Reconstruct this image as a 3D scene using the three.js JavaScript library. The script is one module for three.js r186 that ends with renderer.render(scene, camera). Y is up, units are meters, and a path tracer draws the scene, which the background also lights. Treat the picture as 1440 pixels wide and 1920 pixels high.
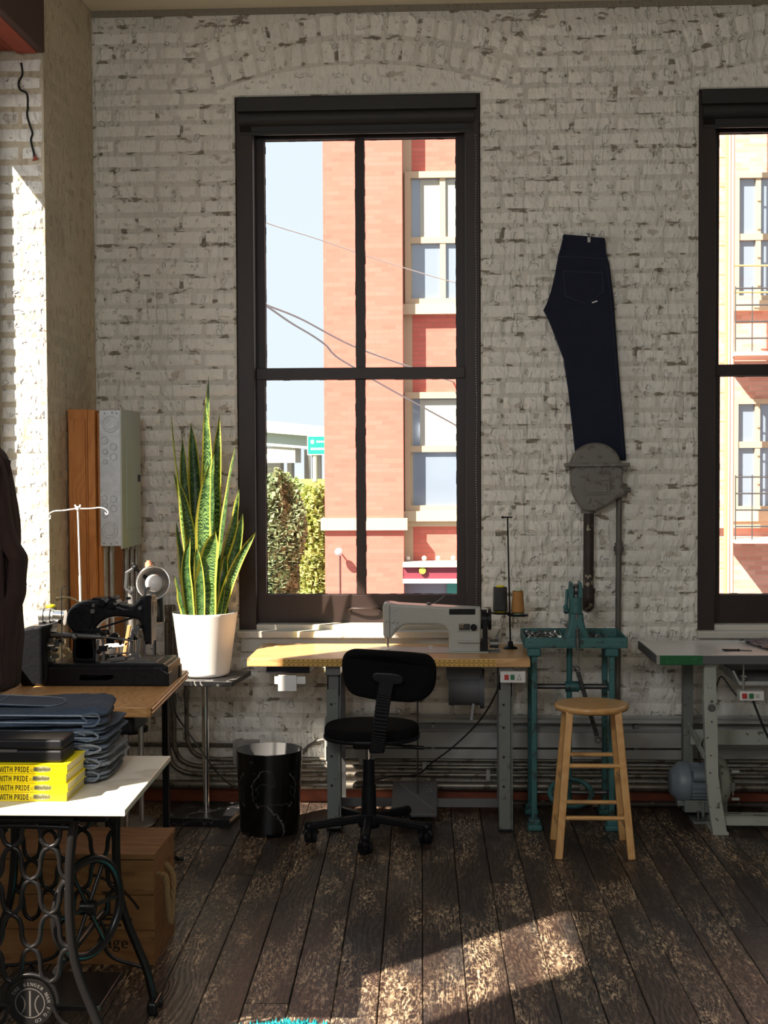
import * as THREE from 'three';
import { RoundedBoxGeometry } from 'three/addons/geometries/RoundedBoxGeometry.js';
import { mergeGeometries } from 'three/addons/utils/BufferGeometryUtils.js';
import { RectAreaLightUniformsLib } from 'three/addons/lights/RectAreaLightUniformsLib.js';

// ---------------------------------------------------------------- camera, sky, sun, exposure
const scene = new THREE.Scene();
const FOCAL = 2663;                                        // pixels, for the 1440 x 1920 frame
const camera = new THREE.PerspectiveCamera(2 * Math.atan(960 / FOCAL) * 180 / Math.PI, 0.75, 0.05, 400);
camera.position.set(0, 1.62, 6.74);
camera.rotation.order = 'YXZ';
camera.rotation.set(-Math.atan(92 / FOCAL), Math.atan(130 / FOCAL), -0.005);
camera.updateMatrixWorld(true);
const renderer = new THREE.WebGLRenderer({ antialias: true });
renderer.toneMapping = THREE.LinearToneMapping;
renderer.toneMappingExposure = 1.0;
renderer.shadowMap.enabled = true;
renderer.shadowMap.type = THREE.PCFSoftShadowMap;
RectAreaLightUniformsLib.init();

const SUN_TAN = 0.95;                                      // tangent of the sun's elevation, read from the jamb and the floor patch
const sunDir = new THREE.Vector3(0.716, -SUN_TAN, -0.70).normalize();
const sun = new THREE.DirectionalLight(new THREE.Color().setRGB(1.0, 0.88, 0.74), 20.0);
sun.name = 'sun_light';
sun.target.position.set(0, 0, 1.5);
sun.position.copy(sun.target.position).addScaledVector(sunDir, -40);
sun.castShadow = true;
sun.shadow.mapSize.set(4096, 4096);
Object.assign(sun.shadow.camera, { left: -22, right: 22, top: 22, bottom: -22, near: 1, far: 120 });
sun.shadow.bias = -0.0005;
sun.shadow.radius = 1.2;
scene.add(sun, sun.target);

// ---------------------------------------------------------------- seeded noise
function rng(seed) { let s = seed >>> 0; return () => { s = (s + 0x6d2b79f5) | 0; let t = Math.imul(s ^ (s >>> 15), 1 | s); t = (t + Math.imul(t ^ (t >>> 7), 61 | t)) ^ t; return ((t ^ (t >>> 14)) >>> 0) / 4294967296; }; }
const hash = (x, y, s) => { let h = (Math.imul(x, 374761393) + Math.imul(y, 668265263) + Math.imul(s, 2147483647 ^ 0x5bd1e995)) | 0; h = Math.imul(h ^ (h >>> 13), 1274126177); return ((h ^ (h >>> 16)) >>> 0) / 4294967296; };
function vnoise(x, y, px, py, s) {                         // tileable value noise, periods px and py
  const xi = Math.floor(x), yi = Math.floor(y), fx = x - xi, fy = y - yi, u = fx * fx * (3 - 2 * fx), v = fy * fy * (3 - 2 * fy);
  const m = (a, p) => ((a % p) + p) % p, x0 = m(xi, px), x1 = m(xi + 1, px), y0 = m(yi, py), y1 = m(yi + 1, py);
  const a = hash(x0, y0, s), b = hash(x1, y0, s), c = hash(x0, y1, s), d = hash(x1, y1, s);
  return a + (b - a) * u + (c - a) * v + (a - b - c + d) * u * v;
}
function fbm(u, v, fx, fy, oct, s) {                       // u and v in 0..1
  let a = 0.5, t = 0, n = 0;
  for (let i = 0; i < oct; i++) { t += a * vnoise(u * fx, v * fy, fx, fy, s + i * 17); n += a; a *= 0.5; fx *= 2; fy *= 2; }
  return t / n;
}
const clamp = (x, a = 0, b = 1) => Math.min(b, Math.max(a, x));
const smooth = (a, b, x) => { const t = clamp((x - a) / (b - a)); return t * t * (3 - 2 * t); };
const mix3 = (a, b, t) => [a[0] + (b[0] - a[0]) * t, a[1] + (b[1] - a[1]) * t, a[2] + (b[2] - a[2]) * t];

// sky: pale blue air with thin bright cloud, alike all round
{
  const w = 512, h = 256, d = new Float32Array(w * h * 4);
  for (let j = 0; j < h; j++) for (let i = 0; i < w; i++) {
    const u = i / w, v = j / h, up = clamp((v - 0.5) * 2);
    const c = smooth(0.42, 0.66, fbm(u, v, 10, 8, 5, 5));
    const blue = mix3([0.84, 0.95, 1.03], [0.64, 0.83, 1.04], smooth(0.02, 0.8, up));
    const col = mix3(blue, [1.15, 1.15, 1.15], c * 0.85), k = (j * w + i) * 4;
    d[k] = col[0]; d[k + 1] = col[1]; d[k + 2] = col[2]; d[k + 3] = 1;
  }
  const sky = new THREE.DataTexture(d, w, h, THREE.RGBAFormat, THREE.FloatType);
  sky.mapping = THREE.EquirectangularReflectionMapping; sky.magFilter = THREE.LinearFilter; sky.needsUpdate = true;
  scene.background = sky; scene.backgroundIntensity = 1.0;
}

// ---------------------------------------------------------------- photo pixels to places
const eye = camera.position.clone();
function ray(px, py) { return new THREE.Vector3((px - 720) / FOCAL, -(py - 960) / FOCAL, -1).applyQuaternion(camera.quaternion); }
function onZ(px, py, z) { const r = ray(px, py); return r.multiplyScalar((z - eye.z) / r.z).add(eye); }
function onX(px, py, x) { const r = ray(px, py); return r.multiplyScalar((x - eye.x) / r.x).add(eye); }
function onY(px, py, y) { const r = ray(px, py); return r.multiplyScalar((y - eye.y) / r.y).add(eye); }
const V = (x, y, z) => new THREE.Vector3(x, y, z);

// ---------------------------------------------------------------- geometry helpers, all in room metres
function clean(g) {
  const n = g.index ? g.toNonIndexed() : g;
  for (const k of Object.keys(n.attributes)) if (!['position', 'normal', 'uv'].includes(k)) n.deleteAttribute(k);
  if (!n.attributes.normal) n.computeVertexNormals();
  if (!n.attributes.uv) n.setAttribute('uv', new THREE.BufferAttribute(new Float32Array(n.attributes.position.count * 2), 2));
  return n;
}
const J = (...gs) => { const l = gs.flat(9).map(clean); return l.length === 1 ? l[0] : mergeGeometries(l); };
function bx(x0, x1, y0, y1, z0, z1, r = 0) {
  const w = Math.abs(x1 - x0), h = Math.abs(y1 - y0), d = Math.abs(z1 - z0);
  const g = r ? new RoundedBoxGeometry(w, h, d, 2, Math.min(r, w / 2.02, h / 2.02, d / 2.02)) : new THREE.BoxGeometry(w, h, d);
  return g.translate((x0 + x1) / 2, (y0 + y1) / 2, (z0 + z1) / 2);
}
const cb = (x, y, z, w, h, d, r = 0) => bx(x - w / 2, x + w / 2, y - h / 2, y + h / 2, z - d / 2, z + d / 2, r);
function rod(a, b, r, r2 = r, seg = 16) {
  const d = b.clone().sub(a), L = d.length(), g = new THREE.CylinderGeometry(r2, r, L, seg);
  return g.applyQuaternion(new THREE.Quaternion().setFromUnitVectors(V(0, 1, 0), d.normalize())).translate((a.x + b.x) / 2, (a.y + b.y) / 2, (a.z + b.z) / 2);
}
function bar(a, b, w, t, r = 0, up = V(0, 0, 1)) {         // a rectangular bar from a to b, w across, t along up
  const d = b.clone().sub(a), L = d.length(), g = r ? new RoundedBoxGeometry(w, L, t, 1, r) : new THREE.BoxGeometry(w, L, t);
  const y = d.normalize(), x = y.clone().cross(up).normalize(), z = x.clone().cross(y);
  return g.applyMatrix4(new THREE.Matrix4().makeBasis(x, y, z)).translate((a.x + b.x) / 2, (a.y + b.y) / 2, (a.z + b.z) / 2);
}
function tube(pts, r, n = 40, seg = 10, closed = false) { return new THREE.TubeGeometry(new THREE.CatmullRomCurve3(pts, closed, 'centripetal'), n, r, seg, closed); }
function lathe(x, y, z, prof, seg = 36) { return new THREE.LatheGeometry(prof.map(p => new THREE.Vector2(p[0], p[1])), seg).translate(x, y, z); }
function sph(x, y, z, r, sy = 1, sz = 1, seg = 18) { return new THREE.SphereGeometry(r, seg, Math.round(seg * 0.7)).scale(1, sy, sz).translate(x, y, z); }
function ext(pts, z0, depth, bevel = 0, holes = [], seg = 2) {   // outline in x and y, from z0 towards the room
  const s = new THREE.Shape(pts.map(p => new THREE.Vector2(p[0], p[1])));
  for (const h of holes) s.holes.push(new THREE.Path(h.map(p => new THREE.Vector2(p[0], p[1]))));
  const g = new THREE.ExtrudeGeometry(s, { depth: depth - 2 * bevel, bevelEnabled: bevel > 0, bevelThickness: bevel, bevelSize: bevel, bevelOffset: -bevel, bevelSegments: seg, curveSegments: 12 });
  return g.translate(0, 0, z0 + bevel);
}
const spline = (pts, n = 60, closed = true) => new THREE.CatmullRomCurve3(pts.map(p => V(p[0], p[1], 0)), closed, 'centripetal').getPoints(n).slice(0, closed ? n : n + 1).map(p => [p.x, p.y]);
const pxs = (pts, z) => pts.map(p => { const q = onZ(p[0], p[1], z); return [q.x, q.y]; });
function turned(g, o, ax, ang) { return g.translate(-o.x, -o.y, -o.z).applyQuaternion(new THREE.Quaternion().setFromAxisAngle(ax, ang)).translate(o.x, o.y, o.z); }
const ell = (cx, cy, a, b, n = 40, t0 = 0, t1 = Math.PI * 2) => Array.from({ length: n }, (_, i) => { const t = t0 + (t1 - t0) * i / (t1 - t0 > 6.2 ? n : n - 1); return [cx + a * Math.cos(t), cy + b * Math.sin(t)]; });
function rrect(x0, x1, y0, y1, r, n = 6) { const o = []; for (const [cx, cy, a] of [[x1 - r, y1 - r, 0], [x0 + r, y1 - r, 1], [x0 + r, y0 + r, 2], [x1 - r, y0 + r, 3]]) for (let i = 0; i <= n; i++) { const t = (a + i / n) * Math.PI / 2; o.push([cx + r * Math.cos(t), cy + r * Math.sin(t)]); } return o; }

// ---------------------------------------------------------------- things and parts
const taken = new Map(), origin = new Map();
function numbered(n) { const k = taken.get(n) || 0; taken.set(n, k + 1); return k ? n + '_' + String(k).padStart(3, '0') : n; }
function lit(o) { o.traverse(c => { if (c.isMesh) { c.castShadow = true; c.receiveShadow = true; } }); return o; }
function thing(name, label, category, base, group) {
  const o = new THREE.Group(); o.name = numbered(name); o.position.copy(base); scene.add(o);
  o.userData = { label, category }; if (group) o.userData.group = group;
  origin.set(o, base.clone()); return o;
}
function structure(name, label, category, base = V(0, 0, 0)) { const o = thing(name, label, category, base); o.userData.kind = 'structure'; return o; }
function metreUV(g, tile, k, level) {                             // uv in metres on each face, the grain (u) along the longer side
  const p = g.attributes.position, n = g.attributes.normal, uv = g.attributes.uv;
  g.computeBoundingBox(); const s = g.boundingBox.getSize(V(0, 0, 0)), e = [s.x, s.y, s.z], r = rng(k), ou = r(), ov = r();
  const A = V(0, 0, 0), B = V(0, 0, 0), C = V(0, 0, 0);
  for (let i = 0; i < p.count; i += 3) {
    A.fromBufferAttribute(p, i); B.fromBufferAttribute(p, i + 1); C.fromBufferAttribute(p, i + 2);
    const f = B.clone().sub(A).cross(C.clone().sub(A)), a = [Math.abs(f.x), Math.abs(f.y), Math.abs(f.z)];
    const m = a[0] > a[1] && a[0] > a[2] ? 0 : a[1] > a[2] ? 1 : 2;
    let [ui, vi] = [[2, 1], [0, 2], [0, 1]][m]; if (!level && e[vi] > e[ui]) [ui, vi] = [vi, ui];
    [A, B, C].forEach((q, j) => uv.setXY(i + j, q.getComponent(ui) / tile + ou, q.getComponent(vi) / tile + ov));
  }
}
let partCount = 0;
function part(parent, name, geo, mat, label) {
  const o = origin.get(parent) || V(0, 0, 0), g = clean(Array.isArray(geo) ? J(geo) : geo);
  if (mat.userData.tile) metreUV(g, mat.userData.tile, ++partCount * 7919, mat.userData.level);
  g.translate(-o.x, -o.y, -o.z);
  const m = new THREE.Mesh(g, mat); m.name = name; m.castShadow = m.receiveShadow = true;
  if (label) m.userData.label = label;
  parent.add(m); origin.set(m, o); return m;
}
function single(name, label, category, geo, mat, group) {  // a thing that is one mesh
  const g = clean(Array.isArray(geo) ? J(geo) : geo); if (mat.userData.tile) metreUV(g, mat.userData.tile, ++partCount * 7919, mat.userData.level);
  g.computeBoundingBox(); const b = g.boundingBox, c = V((b.min.x + b.max.x) / 2, b.min.y, (b.min.z + b.max.z) / 2);
  g.translate(-c.x, -c.y, -c.z); const m = new THREE.Mesh(g, mat); m.position.copy(c); m.name = numbered(name); m.castShadow = m.receiveShadow = true;
  m.userData = { label, category }; if (group) m.userData.group = group; scene.add(m); origin.set(m, c); return m;
}
// ---------------------------------------------------------------- textures
function tex(w, h, f, { srgb = true, rep = [1, 1] } = {}) {
  const d = new Uint8Array(w * h * 4);
  for (let j = 0; j < h; j++) for (let i = 0; i < w; i++) { const c = f(i / w, j / h, i, j), k = (j * w + i) * 4; if (typeof c === 'number') d[k] = d[k + 1] = d[k + 2] = clamp(c) * 255; else { d[k] = clamp(c[0]) * 255; d[k + 1] = clamp(c[1]) * 255; d[k + 2] = clamp(c[2]) * 255; } d[k + 3] = 255; }
  const t = new THREE.DataTexture(d, w, h, THREE.RGBAFormat); t.wrapS = t.wrapT = THREE.RepeatWrapping; t.magFilter = THREE.LinearFilter; t.minFilter = THREE.LinearMipmapLinearFilter; t.generateMipmaps = true;
  if (srgb) t.colorSpace = THREE.SRGBColorSpace; t.repeat.set(...rep); t.needsUpdate = true; return t;
}
function canvasTex(w, h, draw) {
  const c = document.createElement('canvas'); c.width = w; c.height = h; draw(c.getContext('2d'), w, h);
  const t = new THREE.CanvasTexture(c); t.colorSpace = THREE.SRGBColorSpace; t.magFilter = THREE.LinearFilter; return t;
}
const std = (o, tile) => { const m = new THREE.MeshStandardMaterial({ roughness: 0.7, ...o }); if (tile) m.userData.tile = tile; return m; };
const phys = (o, tile) => { const m = new THREE.MeshPhysicalMaterial({ roughness: 0.5, ...o }); if (tile) m.userData.tile = tile; return m; };
const rgb = (r, g, b) => new THREE.Color().setRGB(r, g, b);
const hex = (h) => new THREE.Color(h);

// thick brushed paint over masonry: relief and colour, tile 1.4 m
const paintBump = tex(1024, 1024, (u, v) => {
  const warp = fbm(u, v, 6, 6, 3, 3) * 0.05;
  const drag = Math.pow(1 - Math.abs(2 * fbm(u + warp, v + warp, 34, 16, 4, 11) - 1), 3);
  const lumps = fbm(u, v, 20, 20, 4, 21), pits = smooth(0.70, 0.80, fbm(u, v, 52, 52, 3, 31));
  const runs = Math.pow(vnoise(u * 150 + warp * 90, v * 12, 150, 12, 41), 3) * smooth(0.45, 0.7, fbm(u, v, 5, 5, 2, 43));
  return clamp(0.28 * drag + 0.5 * lumps + 0.18 * runs - 0.3 * pits + 0.12);
}, { srgb: false });
const paintMap = tex(1024, 1024, (u, v) => {
  const f = fbm(u, v, 5, 5, 5, 51), g = fbm(u, v, 40, 40, 3, 61), grime = smooth(0.70, 0.80, fbm(u, v, 18, 26, 4, 71)) * 0.5;
  const k = 0.86 + 0.09 * f + 0.05 * g; return mix3([k, k * 0.985, k * 0.945], [0.60, 0.56, 0.49], grime);
});
const jointMap = tex(1024, 1024, (u, v) => {
  const f = fbm(u, v, 5, 5, 4, 81), gap = smooth(0.64, 0.74, fbm(u, v, 26, 60, 4, 91)) * 0.8, k = 0.80 + 0.09 * f;
  return mix3([k, k * 0.98, k * 0.93], [0.46, 0.42, 0.36], gap);
});
const plasterMap = tex(512, 512, (u, v) => { const f = fbm(u, v, 5, 5, 5, 101), s = smooth(0.6, 0.78, fbm(u, v, 40, 14, 4, 105)); const k = 0.70 + 0.14 * f; return mix3([k, k * 0.94, k * 0.82], [0.50, 0.42, 0.33], s * 0.35); });
const M = {};
M.paint = std({ map: paintMap, bumpMap: paintBump, bumpScale: 0.022, roughness: 0.72 });
M.joint = std({ map: jointMap, bumpMap: paintBump, bumpScale: 0.024, roughness: 0.8 });
M.plaster = std({ map: plasterMap, bumpMap: paintBump, bumpScale: 0.010, roughness: 0.85 });
M.render = std({ color: rgb(0.24, 0.21, 0.16), bumpMap: paintBump, bumpScale: 0.01, roughness: 0.9 }, 0.8);
M.ceiling = std({ color: rgb(0.72, 0.66, 0.50), roughness: 0.8 });
M.plainWall = std({ color: rgb(0.62, 0.6, 0.55), roughness: 0.9 });

// worn dark floor paint over softwood; u runs along the board
function floorTex(seed) {
  return tex(1024, 512, (u, v) => {
    const wob = fbm(u, v, 2, 4, 3, seed), warp = fbm(u, v, 6, 14, 3, seed + 3) - 0.5;
    const ph = (v * 7 + wob * 5 + warp * 0.7) * 6, ring = Math.pow(1 - Math.abs(2 * (ph - Math.floor(ph)) - 1), 2.5);   // contour-like growth rings
    const grain = fbm(u, v, 14, 150, 3, seed + 9), fine = fbm(u, v, 70, 70, 3, seed + 13);
    const worn = 0.22 + 0.78 * smooth(0.34, 0.74, fbm(u, v, 4, 4, 5, seed + 21)), chips = smooth(0.50, 0.64, fbm(u, v, 50, 60, 4, seed + 33)), flecks = smooth(0.54, 0.68, fbm(u, v, 120, 70, 2, seed + 37));
    let c = mix3([0.125, 0.108, 0.102], [0.235, 0.165, 0.135], fbm(u, v, 3, 4, 3, seed + 41));
    c = mix3(c, [0.165, 0.165, 0.170], smooth(0.45, 0.75, fbm(u, v, 4, 3, 3, seed + 47)) * 0.6);
    const bare = clamp(worn * (0.58 * Math.pow(ring, 1.6) * (0.4 + fine) + 0.36 * chips + 0.30 * flecks));
    c = mix3(c, mix3([0.66, 0.55, 0.43], [0.92, 0.83, 0.68], fine), clamp(bare * 1.35) * 0.94);
    const k = 0.80 + 0.4 * grain; return [c[0] * k, c[1] * k, c[2] * k];
  });
}
const floorBump = tex(1024, 512, (u, v) => { const wob = fbm(u, v, 3, 3, 3, 201) * 0.9; const ring = Math.sin((v * 9 + wob * 5) * 6.283 * 2.2); return 0.4 + 0.2 * ring * 0.5 + 0.3 * fbm(u, v, 12, 90, 4, 211) + 0.2 * fbm(u, v, 50, 40, 3, 213); }, { srgb: false });
M.boards = [201, 301, 401].map(s => std({ map: floorTex(s), bumpMap: floorBump, bumpScale: 0.0025, roughness: 0.40 }));

function woodTex(seed, a, b, dark, freq = 5, ringed = 1) {
  return tex(512, 512, (u, v) => {
    const wob = fbm(u, v, 2, 3, 3, seed), r = Math.sin((v * freq + wob * 3.2) * 6.283 * 2) * 0.5 + 0.5, g = vnoise(u * 6, v * 160, 6, 160, seed + 3), p = fbm(u, v, 4, 8, 4, seed + 5);
    let c = mix3(a, b, clamp(ringed * (0.6 * r + 0.4 * g) * 0.7 + 0.35 * p)); c = mix3(c, dark, smooth(0.72, 0.85, fbm(u, v, 6, 60, 3, seed + 7)) * 0.35); return c;
  });
}
M.tableWood = phys({ map: woodTex(501, [0.84, 0.67, 0.46], [0.74, 0.55, 0.34], [0.5, 0.33, 0.18], 4, 0.7), roughness: 0.34, clearcoat: 0.25, clearcoatRoughness: 0.25 }, 0.8);
M.tableEdge = std({ map: woodTex(541, [0.80, 0.62, 0.40], [0.66, 0.46, 0.26], [0.45, 0.3, 0.16], 7), roughness: 0.45 }, 0.4);
M.stoolWood = phys({ map: woodTex(521, [0.86, 0.68, 0.44], [0.76, 0.56, 0.33], [0.55, 0.36, 0.18], 4), roughness: 0.32, clearcoat: 0.5, clearcoatRoughness: 0.2 }, 0.5);
M.pine = std({ map: woodTex(531, [0.82, 0.55, 0.28], [0.72, 0.44, 0.19], [0.42, 0.22, 0.09], 5), roughness: 0.55 }, 0.6);
M.crate = std({ map: woodTex(551, [0.62, 0.46, 0.29], [0.50, 0.34, 0.20], [0.30, 0.19, 0.1], 4), roughness: 0.75 }, 0.6);
M.skirting = std({ map: woodTex(561, [0.52, 0.25, 0.12], [0.40, 0.17, 0.08], [0.2, 0.09, 0.05], 4), roughness: 0.6 }, 0.7);
M.redPaint = std({ map: woodTex(571, [0.62, 0.27, 0.17], [0.54, 0.22, 0.14], [0.32, 0.12, 0.08], 3), roughness: 0.6 }, 0.7);
M.maroon = std({ color: rgb(0.060, 0.026, 0.020), roughness: 0.7 });
M.frame = std({ map: woodTex(581, [0.175, 0.110, 0.088], [0.135, 0.082, 0.066], [0.08, 0.05, 0.042], 3), roughness: 0.5 }, 0.6);
M.frameDark = std({ color: rgb(0.030, 0.021, 0.018), roughness: 0.55 });
M.blind = std({ color: rgb(0.018, 0.017, 0.017), roughness: 0.6 });
M.glass = phys({ color: 0xffffff, transmission: 1, thickness: 0, roughness: 0, ior: 1.45, specularIntensity: 0 });
M.sill = std({ color: rgb(0.60, 0.57, 0.50), roughness: 0.5, bumpMap: paintBump, bumpScale: 0.002 }, 1.0);
M.putty = std({ color: rgb(0.012, 0.009, 0.008), roughness: 0.8 });

// metals, plastics, cloth
M.black = phys({ color: rgb(0.007, 0.007, 0.008), roughness: 0.45, specularIntensity: 0.4 });
M.blackPlastic = phys({ color: rgb(0.009, 0.009, 0.011), roughness: 0.4, specularIntensity: 0.4 });
M.blackFabric = phys({ color: rgb(0.007, 0.0065, 0.007), roughness: 0.95, specularIntensity: 0.2, bumpMap: tex(128, 128, (u, v) => fbm(u, v, 64, 64, 2, 601), { srgb: false }), bumpScale: 0.001 }, 0.05);
M.japan = phys({ color: rgb(0.007, 0.007, 0.009), roughness: 0.32, specularIntensity: 0.4, clearcoat: 0.12, clearcoatRoughness: 0.25, bumpMap: tex(256, 256, (u, v) => fbm(u, v, 24, 24, 4, 611), { srgb: false }), bumpScale: 0.0012 }, 0.3);
M.castIron = phys({ color: rgb(0.008, 0.0075, 0.0075), roughness: 0.27, specularIntensity: 0.6 });
M.chrome = std({ color: rgb(0.78, 0.78, 0.78), roughness: 0.12, metalness: 1 });
M.steel = std({ color: rgb(0.50, 0.50, 0.49), roughness: 0.34, metalness: 1 });
M.steelDark = std({ color: rgb(0.16, 0.16, 0.16), roughness: 0.42, metalness: 0.9 });
M.galv = std({ map: tex(256, 256, (u, v) => { const f = fbm(u, v, 10, 10, 4, 621); const k = 0.56 + 0.16 * f; return [k, k * 0.985, k * 0.95]; }), roughness: 0.42, metalness: 0.75 }, 0.25);
M.conduit = std({ map: tex(256, 256, (u, v) => { const f = fbm(u, v, 10, 10, 4, 623), d = smooth(0.6, 0.7, fbm(u, v, 8, 8, 4, 625)); return mix3([0.52, 0.50, 0.46], [0.27, 0.24, 0.20], clamp(0.4 * f + 0.6 * d)); }), roughness: 0.38, metalness: 0.6 }, 0.3);
M.grayPaint = std({ map: tex(256, 256, (u, v) => { const f = fbm(u, v, 6, 6, 4, 631), d = smooth(0.72, 0.78, fbm(u, v, 30, 30, 3, 635)); return mix3([0.41 + 0.05 * f, 0.43 + 0.05 * f, 0.41 + 0.05 * f], [0.28, 0.26, 0.24], d * 0.6); }), roughness: 0.5 }, 0.5);
M.standGray = std({ map: tex(256, 256, (u, v) => { const f = fbm(u, v, 6, 6, 4, 641), d = smooth(0.74, 0.80, fbm(u, v, 30, 30, 3, 645)); return mix3([0.60 + 0.05 * f, 0.62 + 0.05 * f, 0.58 + 0.05 * f], [0.30, 0.27, 0.24], d * 0.8); }), roughness: 0.48 }, 0.5);
M.machineGray = phys({ color: rgb(0.40, 0.405, 0.365), roughness: 0.42, clearcoat: 0.2, clearcoatRoughness: 0.3, bumpMap: tex(256, 256, (u, v) => fbm(u, v, 40, 40, 3, 651), { srgb: false }), bumpScale: 0.0006 }, 0.2);
M.teal = std({ map: tex(256, 256, (u, v) => { const f = fbm(u, v, 6, 6, 4, 661), d = smooth(0.64, 0.72, fbm(u, v, 16, 16, 4, 665)); return mix3([0.18 + 0.05 * f, 0.37 + 0.06 * f, 0.365 + 0.06 * f], [0.17, 0.22, 0.21], d * 0.85); }), roughness: 0.5 }, 0.4);
M.meter = std({ map: tex(256, 256, (u, v) => { const f = fbm(u, v, 6, 6, 5, 671), d = smooth(0.62, 0.72, fbm(u, v, 12, 18, 4, 675)); return mix3([0.42 + 0.05 * f, 0.41 + 0.05 * f, 0.385 + 0.05 * f], [0.33, 0.29, 0.25], d * 0.6); }), roughness: 0.55, metalness: 0.1 }, 0.4);
M.ironPipe = std({ map: tex(256, 256, (u, v) => { const f = fbm(u, v, 8, 8, 5, 681), d = smooth(0.72, 0.76, fbm(u, v, 14, 20, 3, 685)); return mix3(mix3([0.27, 0.25, 0.235], [0.20, 0.155, 0.13], f), [0.62, 0.58, 0.5], d); }), roughness: 0.55, metalness: 0.35 }, 0.4);
M.pipeGray = std({ map: tex(256, 256, (u, v) => { const f = fbm(u, v, 8, 8, 5, 691); return mix3([0.44, 0.43, 0.41], [0.33, 0.30, 0.27], f); }), roughness: 0.5, metalness: 0.3 }, 0.4);
M.panelSide = std({ map: tex(256, 256, (u, v) => { const f = fbm(u, v, 14, 14, 4, 701); const k = 0.66 + 0.12 * f; return [k, k * 1.01, k * 1.02]; }), roughness: 0.42, metalness: 0.55 }, 0.3);
M.panelDoor = std({ color: rgb(0.40, 0.43, 0.38), roughness: 0.5 });
M.heater = std({ map: tex(256, 256, (u, v) => { const f = fbm(u, v, 6, 6, 4, 711); const k = 0.58 + 0.1 * f; return [k, k, k * 0.98]; }), roughness: 0.45 }, 0.6);
M.white = std({ color: rgb(0.78, 0.77, 0.74), roughness: 0.45 });
M.whitePlastic = std({ color: rgb(0.70, 0.69, 0.65), roughness: 0.4 });
M.potWhite = phys({ color: rgb(0.82, 0.80, 0.76), roughness: 0.42 });
M.laminate = phys({ map: tex(256, 256, (u, v) => { const k = 0.80 + 0.05 * fbm(u, v, 5, 5, 4, 721); return [k, k * 0.99, k * 0.97]; }), roughness: 0.28, clearcoat: 0.2 }, 0.8);
M.edgeGray = std({ color: rgb(0.10, 0.10, 0.105), roughness: 0.6 });
M.greenTape = std({ map: tex(256, 256, (u, v) => { const d = smooth(0.72, 0.78, fbm(u, v, 60, 8, 3, 731)) + smooth(0.74, 0.8, fbm(u, v, 8, 40, 3, 733)); return mix3([0.05, 0.36, 0.19], [0.35, 0.55, 0.42], clamp(d) * 0.7); }), roughness: 0.4 }, 0.25);
M.stone = phys({ map: tex(512, 512, (u, v) => { const f = fbm(u, v, 5, 7, 5, 741), s = smooth(0.6, 0.75, fbm(u, v, 9, 5, 4, 743)); const k = 0.80 + 0.08 * f; return mix3([k, k * 0.97, k * 0.9], [0.62, 0.58, 0.5], s * 0.4); }), roughness: 0.35 }, 0.7);
function veins(seed, base, vein) { return tex(512, 512, (u, v) => { const a = fbm(u, v, 4, 4, 5, seed), b = fbm(u, v, 7, 6, 4, seed + 9); const l = Math.pow(1 - Math.abs(2 * a - 1), 34) * smooth(0.42, 0.6, b) + 0.6 * Math.pow(1 - Math.abs(2 * b - 1), 50) * smooth(0.45, 0.6, a); return mix3(base, vein, clamp(l)); }); }
M.marble = phys({ map: veins(751, [0.10, 0.10, 0.105], [0.75, 0.74, 0.72]), roughness: 0.28 }, 0.5);
M.binMarble = phys({ map: veins(761, [0.035, 0.035, 0.038], [0.50, 0.49, 0.47]), roughness: 0.25, clearcoat: 0.3 }, 0.5);
M.binInside = std({ color: rgb(0.10, 0.10, 0.10), roughness: 0.35, side: THREE.DoubleSide });
function denimTex(seed, a, b) { return tex(512, 512, (u, v) => { const w = vnoise(u * 256 + v * 256, v * 128, 256, 128, seed), f = fbm(u, v, 6, 6, 5, seed + 3), y = vnoise(u * 200, v * 8, 200, 8, seed + 5); return mix3(a, b, clamp(0.35 * w + 0.5 * f + 0.3 * y - 0.12)); }); }
const denimBump = tex(256, 256, (u, v) => 0.5 * vnoise(u * 128 + v * 128, v * 64, 128, 64, 771) + 0.5 * fbm(u, v, 8, 8, 4, 773), { srgb: false });
M.denimDark = std({ map: denimTex(781, [0.075, 0.092, 0.158], [0.118, 0.142, 0.225]), bumpMap: denimBump, bumpScale: 0.002, roughness: 0.95 }, 0.3);
M.denimSeam = std({ color: rgb(0.050, 0.055, 0.085), roughness: 0.95 });
M.denim = [[0.20, 0.255, 0.335], [0.27, 0.325, 0.405], [0.35, 0.40, 0.465], [0.45, 0.485, 0.53], [0.41, 0.445, 0.49]].map((c, i) => std({ map: denimTex(791 + i * 20, [c[0] * 0.75, c[1] * 0.75, c[2] * 0.75], [c[0] * 1.4, c[1] * 1.35, c[2] * 1.25]), bumpMap: denimBump, bumpScale: 0.003, roughness: 0.95 }, 0.25));
M.denimEdge = std({ map: denimTex(895, [0.40, 0.45, 0.51], [0.60, 0.64, 0.68]), roughness: 0.95 }, 0.1);
M.coat = std({ map: tex(256, 256, (u, v) => { const f = fbm(u, v, 6, 6, 5, 901), w = vnoise(u * 128, v * 128, 128, 128, 903); return mix3([0.145, 0.085, 0.070], [0.215, 0.135, 0.108], 0.6 * f + 0.4 * w); }), roughness: 0.98 }, 0.4);
M.rope = std({ color: rgb(0.36, 0.24, 0.12), roughness: 0.95 });
M.copper = std({ color: rgb(0.62, 0.26, 0.15), roughness: 0.4 });
M.lampMetal = std({ color: rgb(0.36, 0.35, 0.33), roughness: 0.4, metalness: 0.35, side: THREE.DoubleSide });
M.bulbGlass = std({ color: rgb(0.85, 0.80, 0.75), roughness: 0.3 });
M.brass = std({ color: rgb(0.45, 0.36, 0.20), roughness: 0.4, metalness: 0.9 });
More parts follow.
